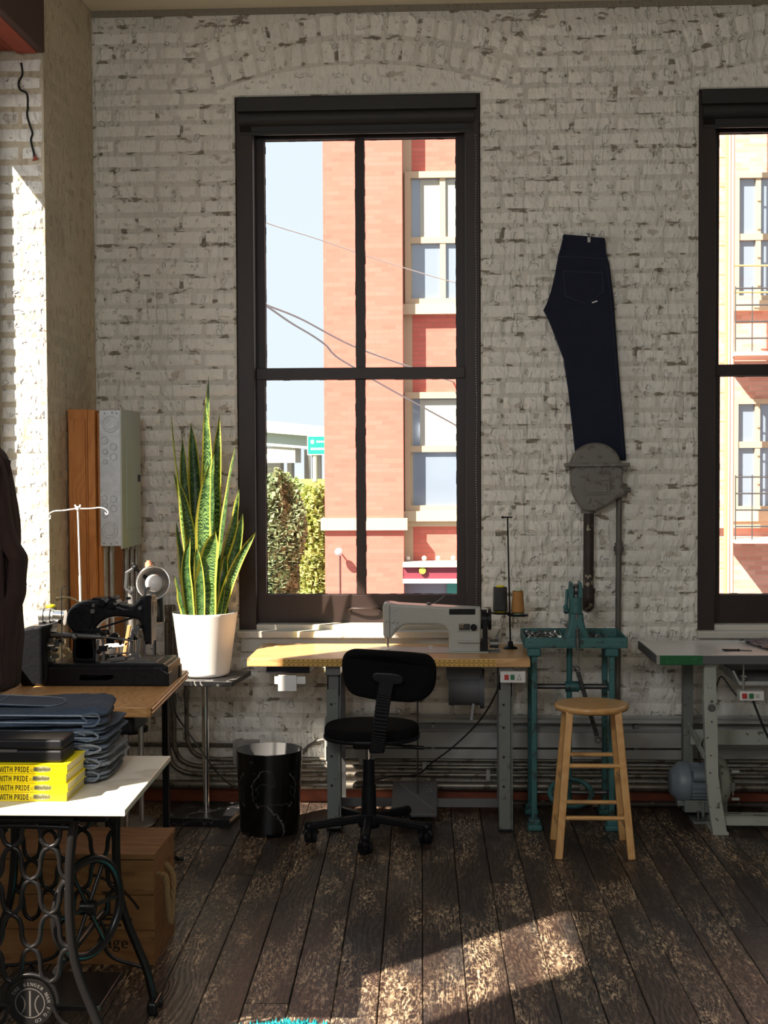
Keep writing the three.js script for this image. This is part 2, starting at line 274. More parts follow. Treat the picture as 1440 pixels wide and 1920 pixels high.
M.leather = std({ color: rgb(0.22, 0.11, 0.06), roughness: 0.7 });
M.yellow = std({ color: rgb(0.88, 0.72, 0.01), roughness: 0.45 });
M.teak = std({ color: rgb(0.45, 0.22, 0.08), roughness: 0.5 });
M.cord = std({ color: rgb(0.008, 0.008, 0.008), roughness: 0.6 });
M.red = std({ color: rgb(0.45, 0.03, 0.025), roughness: 0.4 });
M.green = std({ color: rgb(0.02, 0.16, 0.06), roughness: 0.4 });
M.threadDark = std({ color: rgb(0.040, 0.038, 0.036), roughness: 0.8, bumpMap: tex(64, 256, (u, v) => Math.sin(v * 6.283 * 40) * 0.5 + 0.5, { srgb: false }), bumpScale: 0.0008 });
M.threadGold = std({ color: rgb(0.42, 0.20, 0.055), roughness: 0.75, bumpMap: M.threadDark.bumpMap, bumpScale: 0.0008 });
M.spoolGreen = std({ color: rgb(0.52, 0.70, 0.50), roughness: 0.5 });
// ---------------------------------------------------------------- the room
const LEFT = onZ(176, 400, 0).x, CEIL = onZ(800, 9, 0).y, RIGHT = 4.3, REAR = 9.6;
const W1 = { x0: onZ(443.5, 650, 0).x, x1: onZ(901.5, 650, 0).x, y0: onZ(670, 1183, 0).y, y1: onZ(670, 178, 0).y };
const W2 = { x0: onZ(1309, 650, 0).x, y0: W1.y0, y1: W1.y1 }; W2.x1 = W2.x0 + (W1.x1 - W1.x0);
const WA = { z0: 0.82, z1: 2.05, y0: 0.92, y1: onX(88, 104, LEFT).y + 0.035 }, WB = { z0: 3.71, z1: 4.76, y0: 0.92, y1: 3.5 }, WC = { z0: 5.5, z1: 6.7, y0: 0.92, y1: 3.30 }, WD = { z0: 7.6, z1: 8.8, y0: 0.92, y1: 3.30 };
const THICK = 0.32;

function masonry(holesXY, outline, depth) { return ext(outline, -depth, depth, 0, holesXY); }
function paintUV(g, ax = 'x', t = 1.4) { const p = g.attributes.position, uv = g.attributes.uv; for (let i = 0; i < p.count; i++) { const a = ax === 'x' ? p.getX(i) + p.getZ(i) : p.getZ(i) + p.getX(i); uv.setXY(i, a / t, p.getY(i) / t); } return g; }
const hole = (a, b, y0, y1) => [[a, y0], [a, y1], [b, y1], [b, y0]];

// one pillow-shaped painted brick: u to the right, v up, the face towards +n
const brickNoise = (x, y, s) => fbm(x / 3 + 10, y / 3 + 10, 64, 64, 2, s);
function brick(u0, u1, v0, v1, map, r, proud = 0.0055, quad) {
  const us = [0, 0.05, 0.35, 0.65, 0.95, 1], vs = [0, 0.2, 0.8, 1], pos = [], uv = [], idx = [];
  const L = u1 - u0, H = v1 - v0, e = Math.min(0.012, L * 0.2), q = [[r(), r()], [r(), r()], [r(), r()], [r(), r()]].map(p => [(p[0] - 0.5) * 0.007, (p[1] - 0.5) * 0.007]);
  const base = proud * (0.55 + 0.9 * r()), tilt = (r() - 0.5) * 0.004, tilt2 = (r() - 0.5) * 0.003;
  vs.forEach((b, j) => us.forEach((a, i) => {
    const s = i === 1 ? e / L : i === 4 ? 1 - e / L : a, edge = i === 0 || i === 5 || j === 0 || j === 3;
    const jx = (1 - s) * (1 - b) * q[0][0] + s * (1 - b) * q[1][0] + s * b * q[2][0] + (1 - s) * b * q[3][0], jy = (1 - s) * (1 - b) * q[0][1] + s * (1 - b) * q[1][1] + s * b * q[2][1] + (1 - s) * b * q[3][1];
    const n = edge ? -0.004 : base + tilt * (s - 0.5) * 2 + tilt2 * (b - 0.5) * 2 + (r() - 0.5) * 0.0016;
    let uu = u0 + s * L + jx, vv = v0 + b * H + jy; if (quad) [uu, vv] = quad(s, b, jx, jy);
    const p = map(uu, vv, n); pos.push(p.x, p.y, p.z); uv.push(uu / 1.4, vv / 1.4);
  }));
  for (let j = 0; j < 3; j++) for (let i = 0; i < 5; i++) { const k = j * 6 + i; idx.push(k, k + 1, k + 7, k, k + 7, k + 6); }
  const g = new THREE.BufferGeometry(); g.setAttribute('position', new THREE.Float32BufferAttribute(pos, 3)); g.setAttribute('uv', new THREE.Float32BufferAttribute(uv, 2)); g.setIndex(idx); g.computeVertexNormals(); return g;
}
const COURSE = 0.0724;
function layBricks(parent, y0, y1, spans, map, seed, mat, proud, shows) {
  const r = rng(seed), all = [];
  for (let k = 0; ; k++) {
    const a = y0 + k * COURSE, b = a + COURSE - 0.010; if (b > y1) break;
    for (const [s0, s1] of spans((a + b) / 2)) {
      const header = k % 7 === 3; let x = s0, first = true;
      while (x < s1 - 0.03) {
        let L = (header ? 0.102 : 0.208) + (r() - 0.5) * 0.014; if (first && k % 2) L *= 0.5; first = false;
        let e = x + L; if (s1 - e < 0.055) e = s1; all.push(brick(x + 0.004, Math.min(e, s1) - 0.004, a, b, map, r, proud)); x = e + 0.002;
      }
    }
  }
  return all.map(g => { g.computeBoundingBox(); const c = g.boundingBox.getCenter(V(0, 0, 0)), s = g.boundingBox.getSize(V(0, 0, 0)); return { g, c, size: Math.max(s.x, s.z) * s.y }; });
}
function addBricks(parent, list, mat) {                    // the 300 largest in view as bricks of their own, the rest joined
  const cam = new THREE.Matrix4().multiplyMatrices(camera.projectionMatrix, camera.matrixWorldInverse), o = origin.get(parent);
  for (const b of list) { const p = b.c.clone().applyMatrix4(cam); b.seen = Math.abs(p.x) < 1 && p.y < 1 && p.y > -0.42 ? 1 : 0; }
  list.sort((a, b) => b.seen - a.seen || b.size - a.size);
  list.slice(0, 300).forEach(b => part(parent, 'brick', b.g, mat));
  if (list.length > 300) { const m = part(parent, 'brick_remainder', J(list.slice(300).map(b => b.g)), mat); m.userData.kind = 'stuff'; }
}

// back wall, with a shallow brick arch over each window
const wallBack = structure('wall_back', 'white painted brick wall with two tall windows', 'wall');
{
  const h1 = hole(W1.x0, W1.x1, W1.y0, W1.y1), h2 = hole(W2.x0, W2.x1, W2.y0, W2.y1);
  part(wallBack, 'wall_body', paintUV(clean(masonry([h1, h2], [[LEFT - THICK, -0.2], [RIGHT + THICK, -0.2], [RIGHT + THICK, CEIL + 0.2], [LEFT - THICK, CEIL + 0.2]], 0.30))), M.joint);
  const arches = [W1, W2].map(w => ({ cx: (w.x0 + w.x1) / 2 + 0.02, half: 0.69, spring: w.y1 + 0.035, R: 2.166 }));
  arches.forEach(a => { a.cy = a.spring - Math.sqrt(a.R * a.R - a.half * a.half); a.ang = Math.asin(a.half / a.R); });
  const spans = y => {
    let cuts = [];
    for (const w of [W1, W2]) if (y > w.y0 - COURSE * 0.5 && y < w.y1 + COURSE * 0.5) cuts.push([w.x0, w.x1]);
    for (const a of arches) if (y > a.spring) { const t = (y - a.cy) * Math.tan(a.ang) + 0.005; cuts.push([a.cx - t, a.cx + t]); }
    let s = [[LEFT, 2.5]];
    for (const [c0, c1] of cuts) s = s.flatMap(([x0, x1]) => c1 <= x0 || c0 >= x1 ? [[x0, x1]] : [[x0, c0], [c1, x1]].filter(i => i[1] - i[0] > 0.05));
    return s;
  };
  const map = (u, v, n) => V(u, v, n), list = layBricks(wallBack, 0.13, CEIL - 0.035, spans, map, 11, M.paint, 0.0055), r = rng(12);
  for (const a of arches) for (const [ri, ro] of [[a.R + 0.004, a.R + 0.118], [a.R + 0.126, a.R + 0.24]]) {
    const n = 19; for (let k = 0; k < n; k++) {
      const t0 = -a.ang + 2 * a.ang * (k + 0.06) / n, t1 = -a.ang + 2 * a.ang * (k + 0.94) / n; const top = Math.min(ro, CEIL - 0.03 - a.cy);
      if (a.cx + ri * Math.sin(t0) > 2.2) continue;
      const g = brick(0, 0.07, 0, 0.11, map, r, 0.005, (s, b, jx, jy) => { const t = t0 + (t1 - t0) * s, q = ri + (top - ri) * b; return [a.cx + q * Math.sin(t) + jx, a.cy + q * Math.cos(t) + jy]; });
      g.computeBoundingBox(); list.push({ g, c: g.boundingBox.getCenter(V(0, 0, 0)), size: 0.03 });
    }
  }
  addBricks(wallBack, list, M.paint);
  for (const a of arches) {                                // wooden filler under each arch
    const pts = [[a.cx + a.half - 0.02, a.spring - 0.03], [a.cx - a.half + 0.02, a.spring - 0.03]];
    for (let k = 0; k <= 20; k++) { const t = -a.ang + 2 * a.ang * k / 20; pts.push([a.cx + (a.R - 0.006) * Math.sin(t), a.cy + (a.R - 0.006) * Math.cos(t)]); }
    part(wallBack, 'arch_board', paintUV(clean(ext(pts, 0.0, 0.006))), M.paint, 'painted board filling the arch above the window');
  }
  part(wallBack, 'render_strip', bx(LEFT, RIGHT, CEIL - 0.03, CEIL, 0, 0.008), M.render, 'bare grey render strip under the ceiling');
}

// left wall: plastered pier, deep jamb of painted brick, windows along it
const wallLeft = structure('wall_left', 'plastered side wall pierced by tall windows', 'wall');
{
  const hs = [WA, WB, WC, WD].map(w => hole(-w.z1, -w.z0, w.y0, w.y1));
  const g = clean(ext([[-REAR - 0.2, -0.2], [0, -0.2], [0, CEIL + 0.2], [-REAR - 0.2, CEIL + 0.2]], -THICK, THICK, 0, hs));
  g.rotateY(Math.PI / 2).translate(LEFT, 0, 0); paintUV(g, 'z', 1.1); part(wallLeft, 'wall_body', g, M.plaster);
  const list = layBricks(wallLeft, 0.02, CEIL - 0.02, y => [[-WA.z0 + 0.004, -0.006]], (u, v, n) => V(LEFT + n, v, -u), 21, M.plaster, 0.0022);
  list.forEach(b => { const uv = b.g.attributes.uv; for (let i = 0; i < uv.count; i++) uv.setXY(i, uv.getX(i) * 1.27, uv.getY(i) * 1.27); });
  addBricks(wallLeft, list.filter(b => b.c.y > 0.5), M.plaster);
  const jamb = layBricks(wallLeft, WA.y0 + 0.02, WA.y1, y => Math.round((y - WA.y0) / COURSE) % 2 ? [[LEFT - 0.205, LEFT + 0.001]] : [[LEFT - 0.205, LEFT - 0.10], [LEFT - 0.10, LEFT + 0.001]], (u, v, n) => V(u, v, WA.z0 + n), 22, M.paint, 0.004);
  jamb.forEach(b => part(wallLeft, 'brick', b.g, M.paint));
  // crack running down the jamb bricks: its dark gap drawn as a near-black tube on the face, with a bare brick chip
  const ck = [[40, 118], [42, 140], [35, 155], [38, 168], [50, 175], [52, 200], [51, 215], [56, 235], [61, 250], [58, 262], [63, 285], [66, 298]];
  const pts = ck.map(p => onZ(p[0], p[1], WA.z0 + 0.006));
  part(wallLeft, 'crack', tube(pts, 0.0045, 60, 5), M.putty, 'dark jagged crack in the jamb bricks');
  const chip = onZ(66, 296, WA.z0 + 0.008); part(wallLeft, 'bare_brick_chip', ext([[chip.x - 0.012, chip.y - 0.012], [chip.x + 0.012, chip.y - 0.008], [chip.x + 0.002, chip.y + 0.012]], WA.z0 + 0.004, 0.008), M.redPaint, 'chip of bare red brick');
}
const wallRight = structure('wall_right', 'plain painted wall closing the workshop', 'wall');
part(wallRight, 'wall_body', bx(RIGHT, RIGHT + THICK, -0.2, CEIL + 0.2, -0.3, REAR + 0.2), M.plainWall);
const wallRear = structure('wall_rear', 'plain painted wall with two unseen windows at the rear', 'wall');
const WR = [[-0.9, 0.5], [1.7, 3.1]];
part(wallRear, 'wall_body', ext([[LEFT - THICK, -0.2], [RIGHT + THICK, -0.2], [RIGHT + THICK, CEIL + 0.2], [LEFT - THICK, CEIL + 0.2]], REAR, THICK, 0, WR.map(w => hole(w[0], w[1], 0.9, 3.3))), M.plainWall);
const ceiling = structure('ceiling', 'cream painted ceiling', 'ceiling');
part(ceiling, 'ceiling_slab', bx(LEFT - THICK, RIGHT + THICK, CEIL, CEIL + 0.25, -0.3, REAR + THICK), M.ceiling);

// wooden lintel over the side window
{
  const l = structure('trim_1', 'red painted timber lintel over the side window', 'lintel', V(LEFT, WA.y1, (WA.z0 + WA.z1) / 2));
  const y = onX(88, 104, LEFT).y;
  for (const [a, b, dy] of [[-0.245, -0.115, 0.012], [-0.105, -0.02, 0]]) part(l, 'soffit_board', bx(LEFT + a, LEFT + b, y - 0.012 + dy, y + 0.022 + dy, WA.z0 + 0.012, WA.z1 - 0.01, 0.004), M.redPaint);
  part(l, 'beam', bx(LEFT - 0.02, LEFT + 0.012, y - 0.01, y + 0.26, WA.z0 + 0.01, WA.z1 + 0.12, 0.006), M.maroon, 'dark maroon face of the lintel');
}

// ---------------------------------------------------------------- floor of worn narrow boards
const floor = structure('floor', 'worn dark painted softwood board floor', 'floor');
{
  part(floor, 'subfloor', bx(LEFT - THICK, RIGHT + THICK, -0.25, -0.022, -0.3, REAR + THICK), M.putty);
  const r = rng(31), a = Math.atan(0.0229), BW = 0.134, dir = V(-Math.sin(a), 0, -Math.cos(a)), across = V(Math.cos(a), 0, -Math.sin(a));
  for (let k = -15; k < 36; k++) {
    let z = -0.4 - r() * 1.5;
    const cuts = [z]; while (z < REAR + 0.4) { z += 2.2 + r() * 1.9; cuts.push(z); }
    for (let i = 0; i + 1 < cuts.length; i++) {
      let s0 = Math.max(cuts[i] + 0.0015, -0.02), s1 = Math.min(cuts[i + 1] - 0.0015, REAR + 0.02); if (s1 - s0 < 0.05) continue;
      const h = 0.003 + 0.0012, t = (r() - 0.5) * 0.0016, w0 = 0.0008 + r() * r() * 0.0024, w1 = BW - 0.0008 - r() * 0.0006, c = 0.0025;
      const prof = [[w0, -0.02], [w1, -0.02], [w1, -c + t], [w1 - c, t], [w0 + c, t * 0.4], [w0, -c]];
      const g = clean(new THREE.ExtrudeGeometry(new THREE.Shape(prof.map(p => new THREE.Vector2(p[0], p[1]))), { depth: s1 - s0, bevelEnabled: false }));
      const p = g.attributes.position, uv = g.attributes.uv, ou = r(), ov = r(), m = Math.floor(r() * 3);
      for (let j = 0; j < p.count; j++) {
        const x = p.getX(j), y = p.getY(j), s = s0 + p.getZ(j); uv.setXY(j, s / 1.5 + ou, x / 0.42 + ov);
        const along = eye.z - s, q = V(0, y, eye.z).addScaledVector(across, k * BW + x).addScaledVector(dir, along); p.setXYZ(j, q.x, q.y, q.z);
      }
      const mid = V(0, 0, eye.z).addScaledVector(across, k * BW).addScaledVector(dir, eye.z - (s0 + s1) / 2);
      if (mid.x < LEFT - 0.1 || mid.x > RIGHT) continue;
      g.computeVertexNormals(); part(floor, 'floor_board', g, M.boards[m]);
    }
  }
}

// ---------------------------------------------------------------- windows
function sashWindow(name, label, w, h, { blind = true, handle = true, depth = 0.12, muntin = true, slim = 0, plain = 0 } = {}) {
  const o = structure(name, label, 'window'), f = M.frame, gx0 = 0.121 - slim, gx1 = w - 0.114 + slim, mx = 0.559 / 1.157 * w, mw = 0.043, zs = -depth - 0.03, zf = -depth + 0.02;
  const y = { rail: 0.028, low0: 0.165 / 2.544 * h, low1: 1.21 / 2.544 * h, up0: 1.265 / 2.544 * h, up1: 2.37 / 2.544 * h };
  if (plain) { y.low0 = 0.09; y.low1 = h - plain - 0.05; y.up0 = h - plain; }
  for (const [a, b] of [[0.002, 0.082], [w - 0.07, w - 0.002]]) part(o, 'casing', bx(a, b, 0.0, h - 0.002, -0.055, -0.012, 0.004), f);
  part(o, 'casing', bx(0.002, w - 0.002, h - 0.1, h - 0.002, -0.058, -0.014, 0.004), f);
  part(o, 'jamb', bx(0.004, 0.080, 0, h - 0.01, -0.24, -0.05), f); part(o, 'jamb', bx(w - 0.074, w - 0.004, 0, h - 0.01, -0.24, -0.05), f);
  part(o, 'head', bx(0.004, w - 0.004, h - 0.12, h - 0.004, -0.24, -0.05), f);
  part(o, 'sill', [bx(0.0, w, -0.02, 0.028, -0.29, -0.02, 0.004), bx(-0.005, w + 0.01, -0.03, 0.004, -0.05, 0.05, 0.006)], M.sill, 'pale painted window sill');
  for (const [nm, a, b, zo] of plain ? [['lower_sash', y.rail, h - 0.01, 0]] : [['lower_sash', y.rail, y.up0 - 0.004, 0], ['upper_sash', y.low1 + 0.01, h - 0.1, -0.035]]) {
    const z0 = zs + zo, z1 = zf + zo, lo = nm === 'lower_sash', p0 = lo ? y.low0 : y.up0, p1 = lo ? y.low1 : y.up1;
    const s = part(o, nm, [bx(0.076, gx0, a, b, z0, z1, 0.003), bx(gx1, w - 0.07, a, b, z0, z1, 0.003), bx(gx0 - 0.003, gx1 + 0.003, a, p0, z0, z1, 0.003), bx(gx0 - 0.003, gx1 + 0.003, p1, b, z0, z1, 0.003), ...(muntin ? [bx(mx, mx + mw, p0, p1, z0 + 0.004, z1 - 0.004, 0.003)] : [])], f);
    const zg = (z0 + z1) / 2 - 0.006;
    for (const [q0, q1] of muntin ? [[gx0, mx], [mx + mw, gx1]] : [[gx0, gx1]]) {
      part(s, 'pane', bx(q0 - 0.004, q1 + 0.004, p0 - 0.004, p1 + 0.004, zg - 0.0015, zg + 0.0015), M.glass);
      const r = rng(Math.round(q0 * 1000 + p0 * 77)), bead = [];   // ragged old putty round each pane
      const run = (x0, y0, x1, y1) => { const n = Math.max(3, Math.round(Math.hypot(x1 - x0, y1 - y0) / 0.03)); for (let i = 0; i < n; i++) { const t = (i + 0.5) / n, k = 0.002 + 0.003 * r() * r(); bead.push(cb(x0 + (x1 - x0) * t, y0 + (y1 - y0) * t, zg + 0.004, x0 === x1 ? k * 2 : 0.034, x0 === x1 ? 0.034 : k * 2, 0.008)); } };
      run(q0, p0, q0, p1); run(q1, p0, q1, p1); run(q0, p0, q1, p0); run(q0, p1, q1, p1);
      part(s, 'putty', bead, M.putty);
    }
    if (lo && handle) part(s, 'sash_lift', [tube([V(0.52, 0.085, zf + 0.004), V(0.535, 0.098, zf + 0.022), V(0.57, 0.10, zf + 0.034), V(0.63, 0.10, zf + 0.034), V(0.665, 0.098, zf + 0.022), V(0.68, 0.085, zf + 0.004)], 0.006, 30, 8), cb(0.52, 0.085, zf + 0.002, 0.026, 0.03, 0.006, 0.002), cb(0.68, 0.085, zf + 0.002, 0.026, 0.03, 0.006, 0.002)], M.frame, 'painted sash lift handle');
    if (!lo) part(s, 'meeting_rail', bx(0.08, w - 0.074, y.low1, y.up0, zf - 0.03, zf + 0.012, 0.003), f);
  }
  if (blind) {
    const b = part(o, 'blind_cassette', [bx(0.012, w - 0.016, h - 0.074, h - 0.006, -0.035, 0.022, 0.006)], M.blind, 'black roller blind cassette');
    part(b, 'rolled_fabric', [rod(V(0.02, h - 0.10, -0.02), V(w - 0.03, h - 0.10, -0.02), 0.038, 0.038, 24), bx(0.022, w - 0.034, h - 0.172, h - 0.09, -0.022, -0.012)], M.blind);
    part(b, 'hem_bar', bx(0.022, w - 0.034, h - 0.178, h - 0.162, -0.026, -0.008, 0.003), M.blind);
  }
  return o;
}
{
  const h = W1.y1 - W1.y0, w = W1.x1 - W1.x0;
  const a = sashWindow('window_1', 'tall brown sash window behind the wooden sewing table', w, h); a.position.set(W1.x0, W1.y0, 0);
  const apron = part(a, 'apron', bx(0.012, w + 0.01, -0.098, -0.028, -0.01, 0.024, 0.004), M.sill, 'pale painted apron board');
  const beads = []; for (let k = 0; k < 190; k++) beads.push(new THREE.IcosahedronGeometry(0.0032, 0).translate(w - 0.022 + 0.002 * Math.sin(k * 0.13), h - 0.2 - k * 0.0118, 0.012));
  const ch = part(a, 'bead_chain', beads, M.steel, 'bead chain of the blind'); ch.userData.kind = 'stuff';
  const b = sashWindow('window_2', 'tall brown sash window beside the fire escape view', W2.x1 - W2.x0, h); b.position.set(W2.x0, W2.y0, 0);
  part(b, 'apron', bx(0.0, w + 0.01, -0.098, -0.028, -0.01, 0.024, 0.004), M.sill, 'pale painted apron board');
  const side = (n, l, W, plain = 0.1) => { const s = sashWindow(n, l, W.z1 - W.z0, W.y1 - W.y0, { blind: false, handle: false, depth: 0.06, muntin: false, slim: 0.035, plain }); s.rotation.y = Math.PI / 2; s.position.set(LEFT - 0.19, W.y0, W.z1); return s; };
  side('window_3', 'brown sash window in the side wall by the black machine', WA, 0.22);
  side('window_4', 'brown sash window in the side wall by the treadle table', WB);
  side('window_5', 'unseen brown sash window in the side wall near the entrance', WC);  // out of view, placed to light the room from the side
  side('window_6', 'unseen brown sash window in the side wall by the rear corner', WD);  // also out of view, more side daylight for the room
  WR.forEach((W, i) => { const s = sashWindow('window_' + (7 + i), ['unseen brown sash window in the rear wall nearer the side windows', 'unseen brown sash window in the rear wall nearer the plain wall'][i], W[1] - W[0], 2.4, { blind: false, handle: false }); s.rotation.y = Math.PI; s.position.set(W[1], 0.9, REAR); });  // unseen rear openings, placed to send daylight towards the back wall
}

// ---------------------------------------------------------------- added fill lamps, out of view, to brighten the back wall
M.fillLampGlow = std({ color: 0xffffff, emissive: 0xffffff, emissiveIntensity: 2.0 });
M.fillLampBody = std({ color: rgb(0.5, 0.5, 0.5), roughness: 0.5 });
function addedFillLamp(x, y, z, yaw, tilt, L, label, col = [0.92, 0.97, 1.03]) {
  const o = thing('added_fill_lamp', label, 'lamp', V(x, y, z)), q = new THREE.Quaternion().setFromEuler(new THREE.Euler(tilt, yaw, 0, 'YXZ'));
  const loc = g => g.applyQuaternion(q).translate(x, y, z);
  part(o, 'housing', loc(J(bx(-0.62, 0.62, 0.0, 0.05, -0.32, 0.32, 0.01), bx(-0.62, -0.60, -0.02, 0.01, -0.32, 0.32), bx(0.60, 0.62, -0.02, 0.01, -0.32, 0.32))), M.fillLampBody);
  part(o, 'fill_lamp_diffuser', loc(clean(bx(-0.595, 0.595, -0.012, -0.002, -0.295, 0.295))), M.fillLampGlow);
  for (const s of [-0.5, 0.5]) { const a = V(s, 0.04, 0).applyQuaternion(q).add(V(x, y, z)); part(o, 'cable', rod(a, V(a.x, CEIL, a.z), 0.004, 0.004, 6), M.steelDark); }
  const l = new THREE.RectAreaLight(new THREE.Color().setRGB(...col), L, 1.18, 0.58);
  l.name = 'added_fill_light'; const dn = V(0, -1, 0).applyQuaternion(q); l.position.set(x, y, z).addScaledVector(dn, 0.016); l.up.set(0, 0, 1); l.lookAt(l.position.clone().add(dn)); scene.add(l);
}
addedFillLamp(-1.05, 2.6, 5.4, -0.5, 0.75, 18.5, 'added fill panel lamp hung out of view near the side windows');
addedFillLamp(0.4, 2.9, 8.4, 0, 1.1, 8, 'added fill panel lamp hung out of view over the workshop middle', [1.05, 0.97, 0.86]);
// ---------------------------------------------------------------- things on the back wall
// jeans hung folded in half from a hook
{
  const z0 = 0.012, out = [[1056, 442], [1132, 449], [1134, 475], [1140, 495], [1148, 560], [1152, 620], [1158, 700], [1165, 780], [1171, 858], [1170, 862], [1077, 848], [1072, 800], [1064, 730], [1056, 675], [1043, 640], [1028, 602], [1018, 583], [1024, 571], [1032, 548], [1040, 515], [1046, 480], [1052, 460]];
  const b = onZ(1120, 860, z0), o = thing('denim_jeans', 'dark indigo jeans hung folded in half on the brick wall', 'jeans', V(b.x, b.y, z0));
  const P = pxs(out, z0);
  // front half and the half behind it, with soft lengthwise folds
  const cloth = (pts, za, depth, amp, seed) => {
    const g = clean(ext(pts, za, depth, 0.004, [], 3)), p = g.attributes.position; for (let i = 0; i < p.count; i++) if (p.getZ(i) > za + depth * 0.5) p.setZ(i, p.getZ(i) + amp * Math.sin(p.getX(i) * 40 + p.getY(i) * 4 + seed) + amp * 0.6 * Math.sin(p.getX(i) * 19 - p.getY(i) * 7)); g.computeVertexNormals(); return g;
  };
  part(o, 'front_leg', cloth(P, 0.03, 0.02, 0.0015, 0), M.denimDark);
  part(o, 'back_leg', cloth(P.map(p => [p[0] + 0.006, p[1] - 0.004]), 0.008, 0.02, 0.001, 2), M.denimDark);
  part(o, 'waistband', cloth(pxs([[1056, 441.5], [1132.5, 448.5], [1134, 474], [1050, 466]], z0), 0.032, 0.0215, 0, 0), M.denimDark);
  for (const [x, y] of [[1126, 447], [1057, 442]]) { const q = onZ(x, y, 0.055); part(o, 'belt_loop', cb(q.x, q.y - 0.034, 0.054, 0.011, 0.072, 0.004, 0.0015), M.denimDark); }
  const seam = (pts, r = 0.0012) => tube(pts.map(p => onZ(p[0], p[1], 0.0528)), r, 40, 5);
  const pk = part(o, 'back_pocket', cloth(pxs([[1053, 503], [1131, 507], [1133, 552], [1098, 572], [1058, 557]], z0), 0.034, 0.0202, 0, 0), M.denimDark);
  part(pk, 'stitching', [...[[[1055, 508], [1129, 512]], [[1055.5, 506], [1060, 555]], [[1060, 555], [1098, 569.5]], [[1098, 569.5], [1131, 550]], [[1131, 550], [1129, 509]]].map(q => tube(q.map(p => onZ(p[0], p[1], 0.0545)), 0.0012, 4, 5))], M.denimSeam);
  const t = onZ(1115, 566, 0.053); part(pk, 'white_tab', turned(cb(t.x, t.y, 0.0535, 0.026, 0.0055, 0.001), t, V(0, 0, 1), 0.32), M.white, 'small white woven tab');
  part(o, 'yoke_seam', [seam([[1047, 481], [1090, 482], [1136, 486]]), seam([[1138, 500], [1145, 560], [1156, 700], [1169, 855]], 0.001)], M.denimSeam);
  const h = onZ(1104, 440, 0.05), hk = thing('wall_hook', 'small steel hook and clip holding the hanging jeans', 'hook', V(h.x, h.y - 0.01, 0.01));
  part(hk, 'plate', cb(h.x, h.y + 0.004, 0.009, 0.014, 0.02, 0.006, 0.002), M.steelDark);
  part(hk, 'hook', tube([V(h.x, h.y, 0.01), V(h.x, h.y + 0.003, 0.05), V(h.x, h.y - 0.012, 0.062), V(h.x, h.y - 0.028, 0.058)], 0.0028, 20, 8), M.steelDark);
  part(hk, 'clip', [cb(h.x - 0.004, h.y - 0.024, 0.058, 0.005, 0.026, 0.008, 0.001), cb(h.x + 0.004, h.y - 0.024, 0.058, 0.005, 0.026, 0.008, 0.001), cb(h.x - 0.012, h.y - 0.004, 0.056, 0.018, 0.004, 0.006)], M.steel);
}
